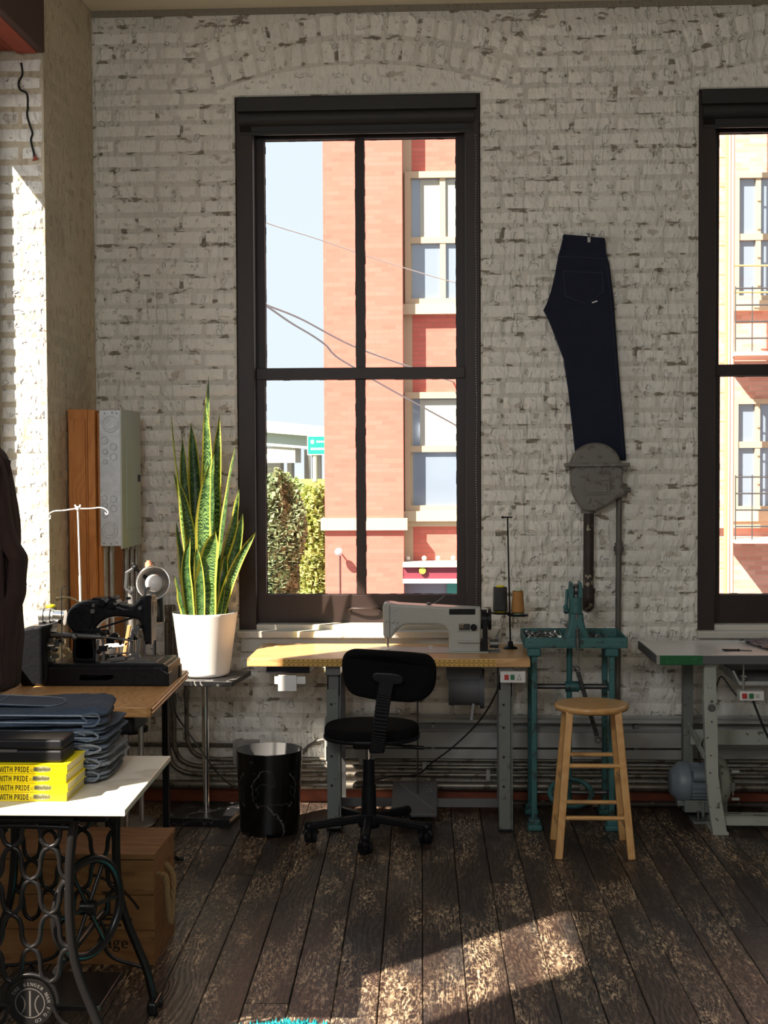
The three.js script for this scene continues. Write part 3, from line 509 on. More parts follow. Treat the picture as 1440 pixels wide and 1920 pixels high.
// cast-iron pull box with a domed lid, and the pipes under it
{
  const z = 0.10, c = onZ(1120, 900, z), o = thing('junction_box', 'grey cast-iron junction box with domed lid below the jeans', 'junction box', V(c.x, onZ(1115, 965, z).y, 0.01));
  const body = spline([[1075, 876], [1166, 876], [1167, 900], [1171, 916], [1171, 930], [1160, 933], [1150, 940], [1130, 953], [1117, 958], [1094, 957], [1083, 943], [1074, 925], [1071, 900]], 70);
  part(o, 'body', ext(pxs(body, z), 0.012, 0.105, 0.012, [], 4), M.meter);
  const dome = pxs(ell(1116.5, 872, 47, 42, 40, Math.PI, 2 * Math.PI), z); part(o, 'lid', ext(dome, 0.062, 0.062, 0.014, [], 4), M.meter);
  const f = pxs([[1060, 868], [1180, 868], [1180, 875], [1060, 875]], z); const fl = part(o, 'flange', bx(f[0][0], f[1][0], f[2][1], f[0][1], 0.01, 0.135, 0.004), M.meter);
  part(fl, 'gasket_line', bx(f[0][0] + 0.002, f[1][0] - 0.002, (f[0][1] + f[2][1]) / 2 - 0.001, (f[0][1] + f[2][1]) / 2 + 0.001, 0.02, 0.1362), M.steelDark);
  for (const x of [1066, 1093, 1148, 1174]) { const q = onZ(x, 877, 0.13); part(fl, 'bolt', rod(V(q.x, q.y + 0.022, 0.125), V(q.x, q.y - 0.006, 0.125), 0.006, 0.006, 6), M.meter); }
  const bs = onZ(1121, 881, 0.118); part(o, 'boss', [rod(V(bs.x, bs.y, 0.1), V(bs.x, bs.y, 0.128), 0.017, 0.016, 20), rod(V(bs.x, bs.y, 0.1), V(bs.x, bs.y, 0.134), 0.010, 0.010, 6)], M.meter);
  const n = pxs([[1097, 902], [1143, 902], [1143, 928], [1097, 928]], z);
  part(o, 'nameplate', [bx(n[0][0], n[1][0], n[2][1], n[0][1], 0.1, 0.122, 0.004), bx(n[0][0] + 0.012, n[1][0] - 0.012, n[2][1] + 0.010, n[0][1] - 0.010, 0.1, 0.126, 0.004)], M.meter);
  const letters = []; for (const [x0, x1, y] of [[1107, 1134, 892], [1108, 1132, 898.5]]) for (let x = x0; x < x1; x += 3.6) { const q = onZ(x, y, 0.118); letters.push(cb(q.x, q.y, 0.117, 0.005, 0.008, 0.004)); }
  part(o, 'raised_letters', letters, M.meter, 'worn raised maker lettering');
  const k = onZ(1171, 919, 0.07); part(o, 'side_hub', [rod(V(k.x - 0.02, k.y, 0.06), V(k.x + 0.012, k.y, 0.06), 0.034, 0.03, 20), rod(V(k.x + 0.01, k.y, 0.06), V(k.x + 0.03, k.y, 0.06), 0.013, 0.013, 6)], M.meter);
  const s = onZ(1105, 945, 0.12); part(o, 'bottom_socket', [rod(V(s.x, s.y + 0.02, 0.062), V(s.x, s.y - 0.045, 0.062), 0.036, 0.036, 24), sph(s.x, s.y + 0.015, 0.106, 0.018, 1.4, 0.8)], M.meter);
  // thick pipe ending in an elbow
  const p0 = onZ(1104, 962, 0.062), p1 = onZ(1103, 1108, 0.062), tp = thing('drain_pipe', 'thick dark iron pipe with an elbow under the junction box', 'pipe', V(p1.x, p1.y - 0.1, 0.03));
  part(tp, 'pipe', rod(p0, p1, 0.0245, 0.0245, 24), M.ironPipe);
  part(tp, 'elbow', [rod(V(p1.x, p1.y + 0.012, p1.z), V(p1.x, p1.y - 0.012, p1.z), 0.032, 0.032, 24), tube([V(p1.x, p1.y - 0.008, p1.z), V(p1.x, p1.y - 0.045, p1.z), V(p1.x, p1.y - 0.07, p1.z - 0.02), V(p1.x, p1.y - 0.075, 0.005)], 0.029, 24, 16)], M.ironPipe, 'rusty elbow fitting');
  const q0 = onZ(1161, 932, 0.05), q1 = onZ(1158, 1180, 0.05), th = thing('riser_pipe', 'thin grey pipe with hexagonal coupling running to the floor', 'pipe', V(q1.x, 0, 0.05));
  part(th, 'pipe', rod(q0, V(q1.x - 0.004, 0.0, 0.05), 0.0135, 0.0135, 18), M.pipeGray);
  const u = onZ(1160, 1029, 0.05); part(th, 'coupling', [rod(V(u.x, u.y - 0.012, 0.05), V(u.x, u.y + 0.012, 0.05), 0.0255, 0.0255, 6), rod(V(u.x, u.y - 0.03, 0.05), V(u.x, u.y + 0.028, 0.05), 0.0185, 0.0185, 18)], M.pipeGray);
}
// electrical panel on its timber backing, on the side wall
{
  const zN = 0.54, zF = 0.18, xd = onZ(228, 900, zN).x, xs = onZ(187, 900, zN).x, yt = onZ(205, 769, zN).y, yb = onZ(205, 1024, zN).y;
  const w = thing('timber_backing', 'orange pine boards fixed upright behind the electrical panel', 'boards', V((LEFT + xs) / 2, 0.62, (zN + zF) / 2));
  const xm = onZ(166, 900, zN).x;
  part(w, 'board', bx(LEFT + 0.008, xm - 0.004, 0.62, yt + 0.005, zF - 0.08, zN - 0.004, 0.003), M.pine);
  part(w, 'board', bx(xm, xs - 0.016, 0.62, yt + 0.002, zF - 0.08, zN + 0.012, 0.004), M.pine);
  part(w, 'board', bx(xs - 0.014, xs - 0.001, 0.62, yt - 0.01, zF - 0.06, zN - 0.02, 0.002), M.pine);
  part(w, 'cleat', bx(LEFT + 0.012, xm - 0.012, 0.9, yt - 0.04, zN - 0.004, zN + 0.004, 0.001), M.pine);
  const o = thing('electrical_panel', 'grey steel electrical panel with knockouts and a green-grey door', 'electrical panel', V((xs + xd) / 2, yb, (zN + zF) / 2));
  const body = part(o, 'enclosure', bx(xs, xd - 0.004, yb, yt, zF, zN, 0.002), M.panelSide);
  const ko = [[207, 796, 15], [207, 796, 10], [196, 826, 7], [213, 838, 6.4], [197, 847, 5], [213, 857, 6.4], [197, 866, 4.6], [196, 934, 5], [213, 936, 6.4], [197, 948, 5], [213, 954, 6.4], [197, 966, 5], [206, 995, 15], [206, 995, 10]];
  for (const [x, y, r] of ko) { const q = onZ(x, y, zN), R = r / 429; part(body, 'knockout', [new THREE.TorusGeometry(R, 0.0016, 6, 24).translate(q.x, q.y, zN + 0.0005), rod(V(q.x, q.y, zN - 0.001), V(q.x, q.y, zN + (r < 12 ? 0.0016 : 0.0008)), R * 0.8, R * 0.78, 20)], M.panelSide); }
  for (const [x, y] of [[196, 775], [210, 774], [219, 775], [195, 1019], [208, 1020], [219, 1018]]) { const q = onZ(x, y, zN); part(body, 'rivet', rod(V(q.x, q.y, zN), V(q.x, q.y, zN + 0.0012), 0.0035, 0.0035, 8), M.steelDark); }
  const d = part(o, 'cover', bx(xd - 0.004, xd + 0.004, yb - 0.012, yt + 0.004, zF - 0.012, zN + 0.012, 0.002), M.panelDoor, 'green-grey painted cover');
  const dr = part(d, 'door', bx(xd + 0.003, xd + 0.008, yb + 0.07, yt - 0.12, zF + 0.02, zN - 0.07, 0.002), M.panelDoor);
  part(dr, 'latch', bx(xd + 0.006, xd + 0.012, (yt + yb) / 2 - 0.02, (yt + yb) / 2 + 0.012, zF + 0.03, zF + 0.07, 0.001), M.blackPlastic);
  [[196, 0.03], [208, 0.07], [236, 0.18], [246, 0.235], [255, 0.29]].forEach(([x, dz], i) => {
    const zz = zN - 0.05 - dz, a = onZ(x, 1020, zz); const c = thing('conduit_drop', ['fat steel conduit below the panel, nearest the pine boards', 'fat steel conduit below the panel, second from the pine boards', 'thin steel conduit below the panel cover, third from the pine boards', 'thin steel conduit below the panel cover, fourth from the pine boards', 'thin steel conduit below the panel, nearest the brick corner'][i], 'conduit', V(a.x, 0.6, zz), 'conduit drops under the panel');
    part(c, 'pipe', rod(V(a.x, yb + 0.004, zz), V(a.x, 0.6, zz), i < 2 ? 0.013 : 0.011), M.galv); part(c, 'connector', rod(V(a.x, yb, zz), V(a.x, yb - 0.03, zz), 0.017, 0.016), M.galv);
  });
}
// baseboard heater, skirting board and conduits along the foot of the back wall
{
  const px = (y, z = 0.1) => onZ(900, y, z).y, x0 = onZ(610, 1400, 0.1).x, x1 = 2.6;
  const o = thing('baseboard_heater', 'long grey steel baseboard heater along the brick wall', 'heater', V((x0 + x1) / 2, px(1428), 0.05));
  part(o, 'back_plate', bx(x0, x1, px(1428, 0.02), px(1349, 0.02), 0.006, 0.014), M.heater);
  part(o, 'top_ledge', [bx(x0, x1, px(1357), px(1351), 0.01, 0.085, 0.002), bx(x0, x1, px(1352), px(1347), 0.01, 0.02, 0.002)], M.heater);
  part(o, 'front_panel', bx(x0, x1, px(1402), px(1374), 0.085, 0.092, 0.002), M.heater);
  part(o, 'damper', turned(bx(x0, x1, px(1376), px(1368), 0.070, 0.074), V(0, px(1372), 0.072), V(1, 0, 0), 0.4), M.heater);
  part(o, 'lower_panel', bx(x0, onZ(1297, 1415, 0.08).x, px(1425), px(1407), 0.070, 0.076, 0.002), M.heater);
  part(o, 'end_cap', bx(x0 - 0.004, x0 + 0.004, px(1428), px(1350), 0.008, 0.094, 0.002), M.heater);
  for (let k = 0; k < 3; k++) part(o, 'bracket', bx(x0 + 0.5 + k * 0.95, x0 + 0.515 + k * 0.95, px(1426), px(1360), 0.014, 0.072), M.steelDark);
  const sk = structure('baseboard_back', 'reddish brown wooden skirting board below the brick wall', 'skirting');
  part(sk, 'board', bx(LEFT, RIGHT, 0, onZ(500, 1480, 0.02).y, 0.002, 0.022, 0.003), M.skirting);
  const zc = 0.05, run = [[1423, 0.011, 350, 0.045], [1437, 0.012, 326, 0.05], [1451, 0.0125, 315, 0.055]];
  run.forEach(([y, r, vx, zz], i) => {
    const yy = onZ(500, y, zz).y, xv = onZ(vx, 1350, zz).x, R = 0.11, pts = [V(xv, 0.95, zz), V(xv, yy + R + 0.05, zz), V(xv, yy + R, zz), V(xv + 0.02, yy + 0.045, zz), V(xv + 0.05, yy + 0.018, zz), V(xv + R, yy, zz), V(xv + 0.3, yy, zz), V(1.0, yy, zz), V(2.6, yy, zz)];
    const c = thing('wall_conduit', ['steel conduit bending along the wall foot, topmost of three', 'steel conduit bending along the wall foot, middle of three', 'steel conduit bending along the wall foot, lowest of three'][i], 'conduit', V(xv, yy, zz), 'bent conduits at the wall foot');
    part(c, 'pipe', tube(pts, r, 160, 10), M.conduit); part(c, 'coupling', rod(V(xv, 0.5 + i * 0.06, zz), V(xv, 0.54 + i * 0.06, zz), r * 1.35), M.conduit);
    part(c, 'strap', [bx(-0.45 + i * 0.3, -0.43 + i * 0.3, yy - 0.026, yy + 0.028, 0.0, zz + r + 0.003, 0.001), rod(V(-0.44 + i * 0.3, yy + 0.02, 0.02), V(-0.44 + i * 0.3, yy + 0.02, zz + 0.02), 0.004)], M.galv);
  });
  const y4 = onZ(500, 1471, 0.05).y, big = thing('heating_pipe', 'fat grey pipe running just above the skirting board', 'pipe', V(0, y4 - 0.02, 0.05));
  part(big, 'pipe', rod(V(LEFT + 0.02, y4, 0.055), V(2.6, y4, 0.055), 0.0215, 0.0215, 18), M.conduit);
  for (const x of [-1.18, -0.1, 0.6, 1.3]) part(big, 'clamp', [bx(x - 0.012, x + 0.012, y4 - 0.01, y4 + 0.03, 0.01, 0.085, 0.002), rod(V(x, y4 + 0.018, 0.07), V(x, y4 - 0.03, 0.085), 0.005)], M.galv);
  const y5 = onZ(1200, 1508, 0.1).y; const lp = thing('floor_pipe', 'dark pipe with a collar lying low behind the stool', 'pipe', V(0.9, y5 - 0.02, 0.1));
  part(lp, 'pipe', rod(V(0.2, y5, 0.1), V(1.5, y5, 0.1), 0.016, 0.016, 14), M.ironPipe); part(lp, 'collar', rod(V(1.05, y5, 0.1), V(1.09, y5, 0.1), 0.021), M.ironPipe); for (const x of [0.3, 1.45]) part(lp, 'foot', bx(x - 0.02, x + 0.02, 0, y5, 0.085, 0.115), M.ironPipe);
  // junction box, armoured cable and the cable rising from it
  const jb = onZ(462, 1404, 0.05), jx0 = onZ(438, 1404, 0.05).x, jx1 = onZ(485, 1404, 0.05).x, jo = thing('outlet_box', 'grey steel outlet box low on the wall behind the bin', 'outlet box', V(jb.x, onZ(462, 1420, 0.05).y, 0.01));
  part(jo, 'box', bx(jx0, jx1, onZ(462, 1432, 0.05).y, onZ(462, 1389, 0.05).y, 0.006, 0.055, 0.004), M.galv);
  part(jo, 'cover_plate', bx(jx0 - 0.003, jx1 + 0.003, onZ(462, 1432, 0.05).y - 0.002, onZ(462, 1388, 0.05).y, 0.055, 0.058, 0.002), M.galv);
  const ac = onZ(300, 1397, 0.03), ring = []; for (let x = LEFT + 0.03; x < jx0 - 0.01; x += 0.0055) ring.push(new THREE.TorusGeometry(0.0085, 0.0024, 5, 10).rotateY(Math.PI / 2).translate(x, ac.y, 0.025));
  const am = thing('armoured_cable', 'ribbed armoured cable feeding the outlet box', 'cable', V(-1.4, ac.y, 0.02)); const arm = part(am, 'armour', ring, M.conduit); arm.userData.kind = 'stuff'; part(am, 'core', rod(V(LEFT + 0.02, ac.y, 0.025), V(jx0, ac.y, 0.025), 0.008), M.conduit);
  const cl = [[486, 1396], [520, 1400], [548, 1418], [565, 1412], [580, 1398], [600, 1388], [640, 1386], [680, 1384]].map(p => onZ(p[0], p[1], 0.035));
  single('surface_cable', 'pale cable looping up the wall from the outlet box', 'cable', tube(cl, 0.008, 60, 10), M.conduit);
}
// ---------------------------------------------------------------- wooden sewing table by the window
const TH = 0.773;                                          // table height
{
  const zf = 0.62, zb = 0.11, fl = onZ(463, 1235, zf), fr = onZ(994, 1237, zf), x0 = fl.x, x1 = fr.x, th = 0.037, yt = TH;
  const o = thing('sewing_table', 'honey wood sewing table on grey steel legs under the window', 'table', V((x0 + x1) / 2, 0, (zf + zb) / 2));
  const top = part(o, 'tabletop', ext([[x0, -zf], [x1, -zf], [x1 + 0.0, -zb], [x0, -zb]].map(p => [p[0], p[1]]), 0, th, 0.004).rotateX(-Math.PI / 2).translate(0, yt - th, 0), M.tableWood);
  // printed measuring tape stuck on the front edge
  const tape = canvasTex(2048, 64, (c, w, h) => { c.fillStyle = '#cda24f'; c.fillRect(0, 0, w, h); c.fillStyle = '#3a2a14'; const n = 44; for (let k = 0; k < n; k++) { const x = (k + 0.5) * w / n; c.save(); c.translate(x, 10); c.rotate(-0.5); c.fillRect(-7, -4, 14, 8); c.restore(); c.save(); c.translate(x, 54); c.rotate(-0.3); c.fillRect(-7, -4, 14, 8); c.restore(); for (let j = 0; j < 8; j++) c.fillRect(x + j * w / n / 8, 24 + (j % 2) * 4, 2.2, 16 - (j % 2) * 8); } });
  const tx0 = onZ(528, 1245, zf).x, tx1 = onZ(930, 1245, zf).x;
  const tg = new THREE.BoxGeometry(tx1 - tx0, th * 0.78, 0.0012).translate((tx0 + tx1) / 2, yt - th / 2, zf + 0.0004);
  part(o, 'measuring_tape', tg, std({ map: tape, roughness: 0.5 }), 'printed yellow measuring tape along the front edge');
  part(top, 'cable_grommet', [[510, 1208], [520, 1211]].map(p => { const q = onY(p[0], p[1], yt); return rod(V(q.x, yt, q.z), V(q.x, yt + 0.002, q.z), 0.022, 0.021, 20); }), M.tableEdge);
  const xl = onZ(626, 1400, zf - 0.05).x, xr = onZ(950, 1400, zf - 0.05).x;
  for (const x of [xl, xr]) {
    part(o, 'leg', [bx(x - 0.03, x + 0.03, 0.55, yt - th, zf - 0.085, zf - 0.08), bx(x - 0.03, x - 0.025, 0.0, yt - th, zf - 0.125, zf - 0.08), bx(x + 0.02, x + 0.025, 0.05, yt - th, zf - 0.125, zf - 0.08)], M.steelDark, 'dark inner leg channel');
    const s = part(o, 'leg_sleeve', [bx(x - 0.033, x + 0.018, 0.0, 0.625, zf - 0.082, zf - 0.074, 0.002), bx(x - 0.033, x - 0.027, 0.0, 0.625, zf - 0.13, zf - 0.075, 0.002), bx(x + 0.022, x + 0.028, 0.0, 0.6, zf - 0.13, zf - 0.075, 0.002)], M.grayPaint, 'grey painted leg sleeve');
    for (const y of [0.2, 0.33, 0.46, 0.56]) part(s, 'bolt_hole', rod(V(x - 0.012, y, zf - 0.076), V(x - 0.012, y, zf - 0.0725), 0.006, 0.006, 10), M.putty);
    part(o, 'leg', bx(x - 0.03, x + 0.02, 0.0, yt - th, zb + 0.04, zb + 0.046), M.steelDark); part(o, 'foot_bar', bx(x - 0.03, x + 0.024, 0.012, 0.05, zb + 0.04, zf - 0.075, 0.003), M.steelDark);
    part(o, 'top_rail', bx(x - 0.035, x + 0.03, yt - th - 0.045, yt - th, zb + 0.02, zf - 0.05, 0.003), M.steelDark);
    part(o, 'foot', bx(x - 0.036, x + 0.026, 0, 0.012, zf - 0.13, zf - 0.07, 0.003), M.blackPlastic);
  }
  part(o, 'cross_bar', bx(xl, xr, 0.05, 0.09, 0.3, 0.306), M.steelDark);
  // knee drawer bracket, switch, motor
  const d0 = onZ(515, 1268, 0.6), d1 = onZ(573, 1290, 0.6);
  const dr = part(o, 'drawer_bracket', bx(onZ(505, 1260, 0.5).x, onZ(585, 1260, 0.5).x, yt - th - 0.03, yt - th, 0.2, 0.6), M.blackPlastic);
  part(dr, 'mounting_plate', [bx(d0.x, d1.x, d1.y + 0.018, d0.y, 0.6, 0.606, 0.001), bx(onZ(527, 1268, 0.51).x, onZ(561, 1268, 0.51).x, d1.y - 0.012, d0.y + 0.006, 0.6, 0.618, 0.002)], M.white, 'bright bare steel plate');
  const s0 = onZ(938, 1259, zf - 0.02), s1 = onZ(985.5, 1280.5, zf - 0.02), sw = part(o, 'switch_box', bx(s0.x, s1.x, s1.y, s0.y, zf - 0.09, zf - 0.02, 0.003), M.whitePlastic, 'white switch box');
  const sx = (p) => s0.x + (s1.x - s0.x) * p, ym = (s0.y + s1.y) / 2;
  part(sw, 'stop_button', bx(sx(0.16), sx(0.33), ym - 0.011, ym + 0.011, zf - 0.03, zf - 0.014, 0.002), M.red); part(sw, 'start_button', bx(sx(0.40), sx(0.56), ym - 0.011, ym + 0.011, zf - 0.03, zf - 0.014, 0.002), M.green);
  const tri = [[sx(0.66), ym - 0.013], [sx(0.84), ym - 0.013], [sx(0.75), ym + 0.014]]; part(sw, 'warning_triangle', ext(tri, zf - 0.021, 0.002, 0, [[[sx(0.69), ym - 0.011], [sx(0.81), ym - 0.011], [sx(0.75), ym + 0.009]]]), M.steelDark);
  const mx = onZ(862, 1290, 0.35), mo = part(o, 'motor', [rod(V(mx.x - 0.05, mx.y, 0.36), V(mx.x + 0.09, mx.y, 0.36), 0.075, 0.075, 24), rod(V(mx.x + 0.09, mx.y, 0.36), V(mx.x + 0.11, mx.y, 0.36), 0.09, 0.09, 24), bx(mx.x - 0.06, mx.x + 0.1, mx.y + 0.05, yt - th, 0.3, 0.42)], M.edgeGray, 'dusty dark motor under the tabletop');
  part(mo, 'lever', bar(V(mx.x + 0.06, mx.y - 0.06, 0.42), V(mx.x + 0.05, mx.y - 0.13, 0.45), 0.012, 0.01), M.steelDark);
  // treadle plate
  const ta = onZ(735, 1470, 0.30), tb = onZ(820, 1470, 0.30), tr = part(o, 'treadle', turned(bx(ta.x, tb.x, 0.085, 0.10, 0.16, 0.46, 0.004), V(0, 0.09, 0.3), V(1, 0, 0), 0.30), M.edgeGray, 'sloping dark grey foot treadle');
  part(tr, 'tread_rib', turned(J(bar(V(ta.x + 0.03, 0.103, 0.2), V(tb.x - 0.02, 0.103, 0.42), 0.006, 0.006, 0, V(0, 1, 0)), ...[[0.09, 0.2], [0.17, 0.2], [0.17, 0.26]].map(p => new THREE.TorusGeometry(0.012, 0.002, 6, 16).rotateX(Math.PI / 2).translate(ta.x + p[0], 0.102, p[1]))), V(0, 0.09, 0.3), V(1, 0, 0), 0.30), M.grayPaint);
  part(o, 'pitman_rod', rod(V(onZ(783, 1500, 0.3).x, 0.1, 0.28), V(onZ(783, 1330, 0.36).x, 0.62, 0.36), 0.004, 0.004, 8), M.steelDark);
}
single('switch_cord', 'black cord sagging from the wooden table switch box to the treadle', 'cord', tube([[940, 1270, 0.50], [930, 1300, 0.48], [900, 1350, 0.4], [850, 1400, 0.33], [810, 1430, 0.28], [783, 1452, 0.24], [740, 1455, 0.2], [680, 1468, 0.15]].map(p => onZ(p[0], p[1], p[2])), 0.004, 60, 8), M.cord);

// ---------------------------------------------------------------- grey sewing machine
{
  const zc = 0.36, zF = 0.42, S = p => pxs(p, zF), base = onZ(870, 1232, zc), o = thing('sewing_machine', 'grey industrial sewing machine on the wooden table', 'sewing machine', V(base.x, TH, zc));
  const out = [[717, 1139], [719, 1133], [724, 1130.5], [736, 1131], [745, 1133], [843, 1138.5], [893, 1141], [901, 1141.5], [902, 1150], [901, 1232], [841, 1232], [841.5, 1192], [839, 1181], [832, 1174], [822, 1171], [765, 1171], [755, 1173.5], [748, 1179], [733, 1197], [721, 1197], [718.5, 1190]];
  const bd = part(o, 'body', ext(S(out), zc - 0.055, 0.115, 0.010, [], 4), M.machineGray);
  const b0 = onZ(712, 1232, zc).x, b1 = onZ(915, 1232, zc).x; part(o, 'bed', bx(b0, b1, TH + 0.0005, TH + 0.006, zc - 0.085, zc + 0.09, 0.002), M.machineGray);
  const F = zc + 0.06, at = (x, y) => onZ(x, y, F);
  part(o, 'face_plate', ext(S([[718.5, 1141], [721, 1134], [729, 1134], [730, 1195], [722, 1195.5]]), F, 0.003, 0.001), M.machineGray);
  const seamX = at(731, 1160).x; part(o, 'face_seam', bx(seamX - 0.001, seamX + 0.001, at(731, 1196).y, at(731, 1133).y, F - 0.001, F + 0.0012), M.steelDark);
  for (const [x, y, r, n] of [[740, 1176, 0.011, 'tension_dial'], [724, 1165, 0.004, 'screw'], [736, 1165, 0.005, 'screw'], [745, 1165, 0.005, 'screw'], [740, 1143, 0.005, 'thread_guide']]) { const q = at(x, y); part(o, n, [rod(V(q.x, q.y, F - 0.004), V(q.x, q.y, F + 0.012), r, r * 0.9, 16), rod(V(q.x, q.y, F + 0.01), V(q.x, q.y, F + 0.02), r * 0.45, r * 0.4, 12)], M.steel); }
  for (const [x, y, h] of [[727, 1131, 0.010], [804, 1136, 0.016]]) { const q = onZ(x, y, zc); part(o, 'top_screw', [rod(V(q.x, q.y - 0.005, zc), V(q.x, q.y + h, zc), 0.004, 0.004, 10), rod(V(q.x, q.y + h * 0.5, zc), V(q.x, q.y + h, zc), 0.009, 0.009, 14), ...(h > 0.012 ? [rod(V(q.x - 0.016, q.y + 0.004, zc), V(q.x + 0.016, q.y + 0.004, zc), 0.003, 0.003, 8)] : [])], M.steelDark); }
  const k0 = onZ(842, 1140, zc), k1 = onZ(891, 1150, zc); part(o, 'oil_cap_cover', bx(k0.x, k1.x, k1.y, k0.y + 0.002, zc - 0.03, zc + 0.0615, 0.003), M.black, 'black cover let into the arm top');
  const wire = onZ(812, 1132, zc); part(o, 'thread_guide_wire', tube([V(wire.x, wire.y, zc), V(wire.x + 0.02, wire.y + 0.012, zc), V(wire.x + 0.05, wire.y + 0.03, zc - 0.05)], 0.001, 16, 5), M.steel);
  const n0 = at(857, 1167), n1 = at(896, 1184); const np = part(o, 'nameplate', [bx(n0.x, n1.x, n1.y, n0.y, F - 0.004, F + 0.005, 0.003)], M.machineGray);
  const plate = canvasTex(256, 128, (c, w, h) => { c.fillStyle = '#1b1a18'; c.fillRect(0, 0, w, h); c.strokeStyle = '#b8b2a0'; c.lineWidth = 4; c.strokeRect(4, 4, w - 8, h - 8); c.fillStyle = '#b9a98c'; c.fillRect(18, 18, 96, 12); c.fillStyle = '#8d6f55'; c.fillRect(18, 44, 36, 20); c.fillRect(64, 44, 40, 8); c.fillRect(64, 60, 48, 8); c.fillRect(18, 76, 90, 8); });
  part(np, 'printed_plate', new THREE.BoxGeometry((n1.x - n0.x) * 0.55, (n0.y - n1.y) * 0.78, 0.001).translate(n0.x + (n1.x - n0.x) * 0.36, (n0.y + n1.y) / 2, F + 0.0055), std({ map: plate, roughness: 0.4 }), 'small dark maker plate');
  const dq = at(888, 1176); part(np, 'stitch_dial', [rod(V(dq.x, dq.y, F), V(dq.x, dq.y, F + 0.016), 0.0155, 0.0145, 24), new THREE.TorusGeometry(0.0105, 0.0015, 6, 20).translate(dq.x, dq.y, F + 0.0165)], M.black);
  const lv = at(858, 1202), lv2 = at(900, 1201); part(o, 'reverse_lever', [bx(lv.x, lv2.x, lv.y - 0.005, lv.y + 0.003, F - 0.002, F + 0.02, 0.002)], M.machineGray);
  const hw = onZ(908, 1161, zc), hx = (x) => onZ(x, 1161, zc).x;
  part(o, 'handwheel', [rod(V(hx(902), hw.y, zc), V(hx(913), hw.y, zc), 0.044, 0.044, 32), rod(V(hx(913), hw.y, zc), V(hx(915), hw.y, zc), 0.03, 0.03, 24), rod(V(hx(915), hw.y, zc), V(hx(921), hw.y, zc), 0.048, 0.048, 32)], M.blackPlastic);
  part(o, 'drive_belt', [-0.035, 0.035].map(s => rod(V(hx(907), hw.y, zc + s), V(hx(907), TH + 0.002, zc + s * 0.8), 0.005, 0.005, 8)), M.cord);
  const gx = hx(908); part(o, 'belt_guard', [bx(gx - 0.008, gx + 0.014, TH, TH + 0.14, zc + 0.046, zc + 0.05), bx(gx - 0.02, gx + 0.015, TH, TH + 0.05, zc - 0.05, zc + 0.06, 0.003)], M.black);
  const wx = hx(928); part(o, 'bobbin_winder', [bx(hx(916), hx(937), TH, TH + 0.006, zc - 0.01, zc + 0.07, 0.002), rod(V(hx(918), TH + 0.035, zc + 0.02), V(hx(934), TH + 0.035, zc + 0.02), 0.019, 0.019, 20), bx(hx(929), hx(935), TH, TH + 0.07, zc, zc + 0.02, 0.002), tube([V(wx, TH + 0.04, zc), V(wx + 0.01, TH + 0.07, zc), V(wx + 0.022, TH + 0.095, zc)], 0.003, 12, 6)], M.steelDark);
  const nd = onZ(726, 1197, zc); part(o, 'needle_bar', [rod(V(nd.x, nd.y + 0.01, zc), V(nd.x, nd.y - 0.03, zc), 0.0035, 0.0035, 10), rod(V(nd.x, nd.y - 0.03, zc), V(nd.x, TH + 0.006, zc), 0.0012, 0.001, 6)], M.steel);
  part(o, 'presser_foot', [rod(V(nd.x + 0.004, nd.y, zc - 0.012), V(nd.x + 0.004, TH + 0.012, zc - 0.012), 0.003, 0.003, 8), bx(nd.x - 0.006, nd.x + 0.012, TH + 0.006, TH + 0.01, zc - 0.02, zc + 0.014, 0.001)], M.steel);
}
// small bobbins left on the tabletop
for (const [x, y] of [[808, 1214], [809, 1218.5]]) { const q = onY(x, y, TH); single('steel_clip', y < 1216 ? 'tiny bright steel clip under the machine arm, nearer the window' : 'tiny bright steel clip under the machine arm, nearer the chair', 'clip', [cb(q.x, TH + 0.004, q.z, 0.022, 0.006, 0.006, 0.002), cb(q.x - 0.008, TH + 0.006, q.z, 0.006, 0.010, 0.008, 0.002)], M.chrome, 'clips on the wooden table'); }
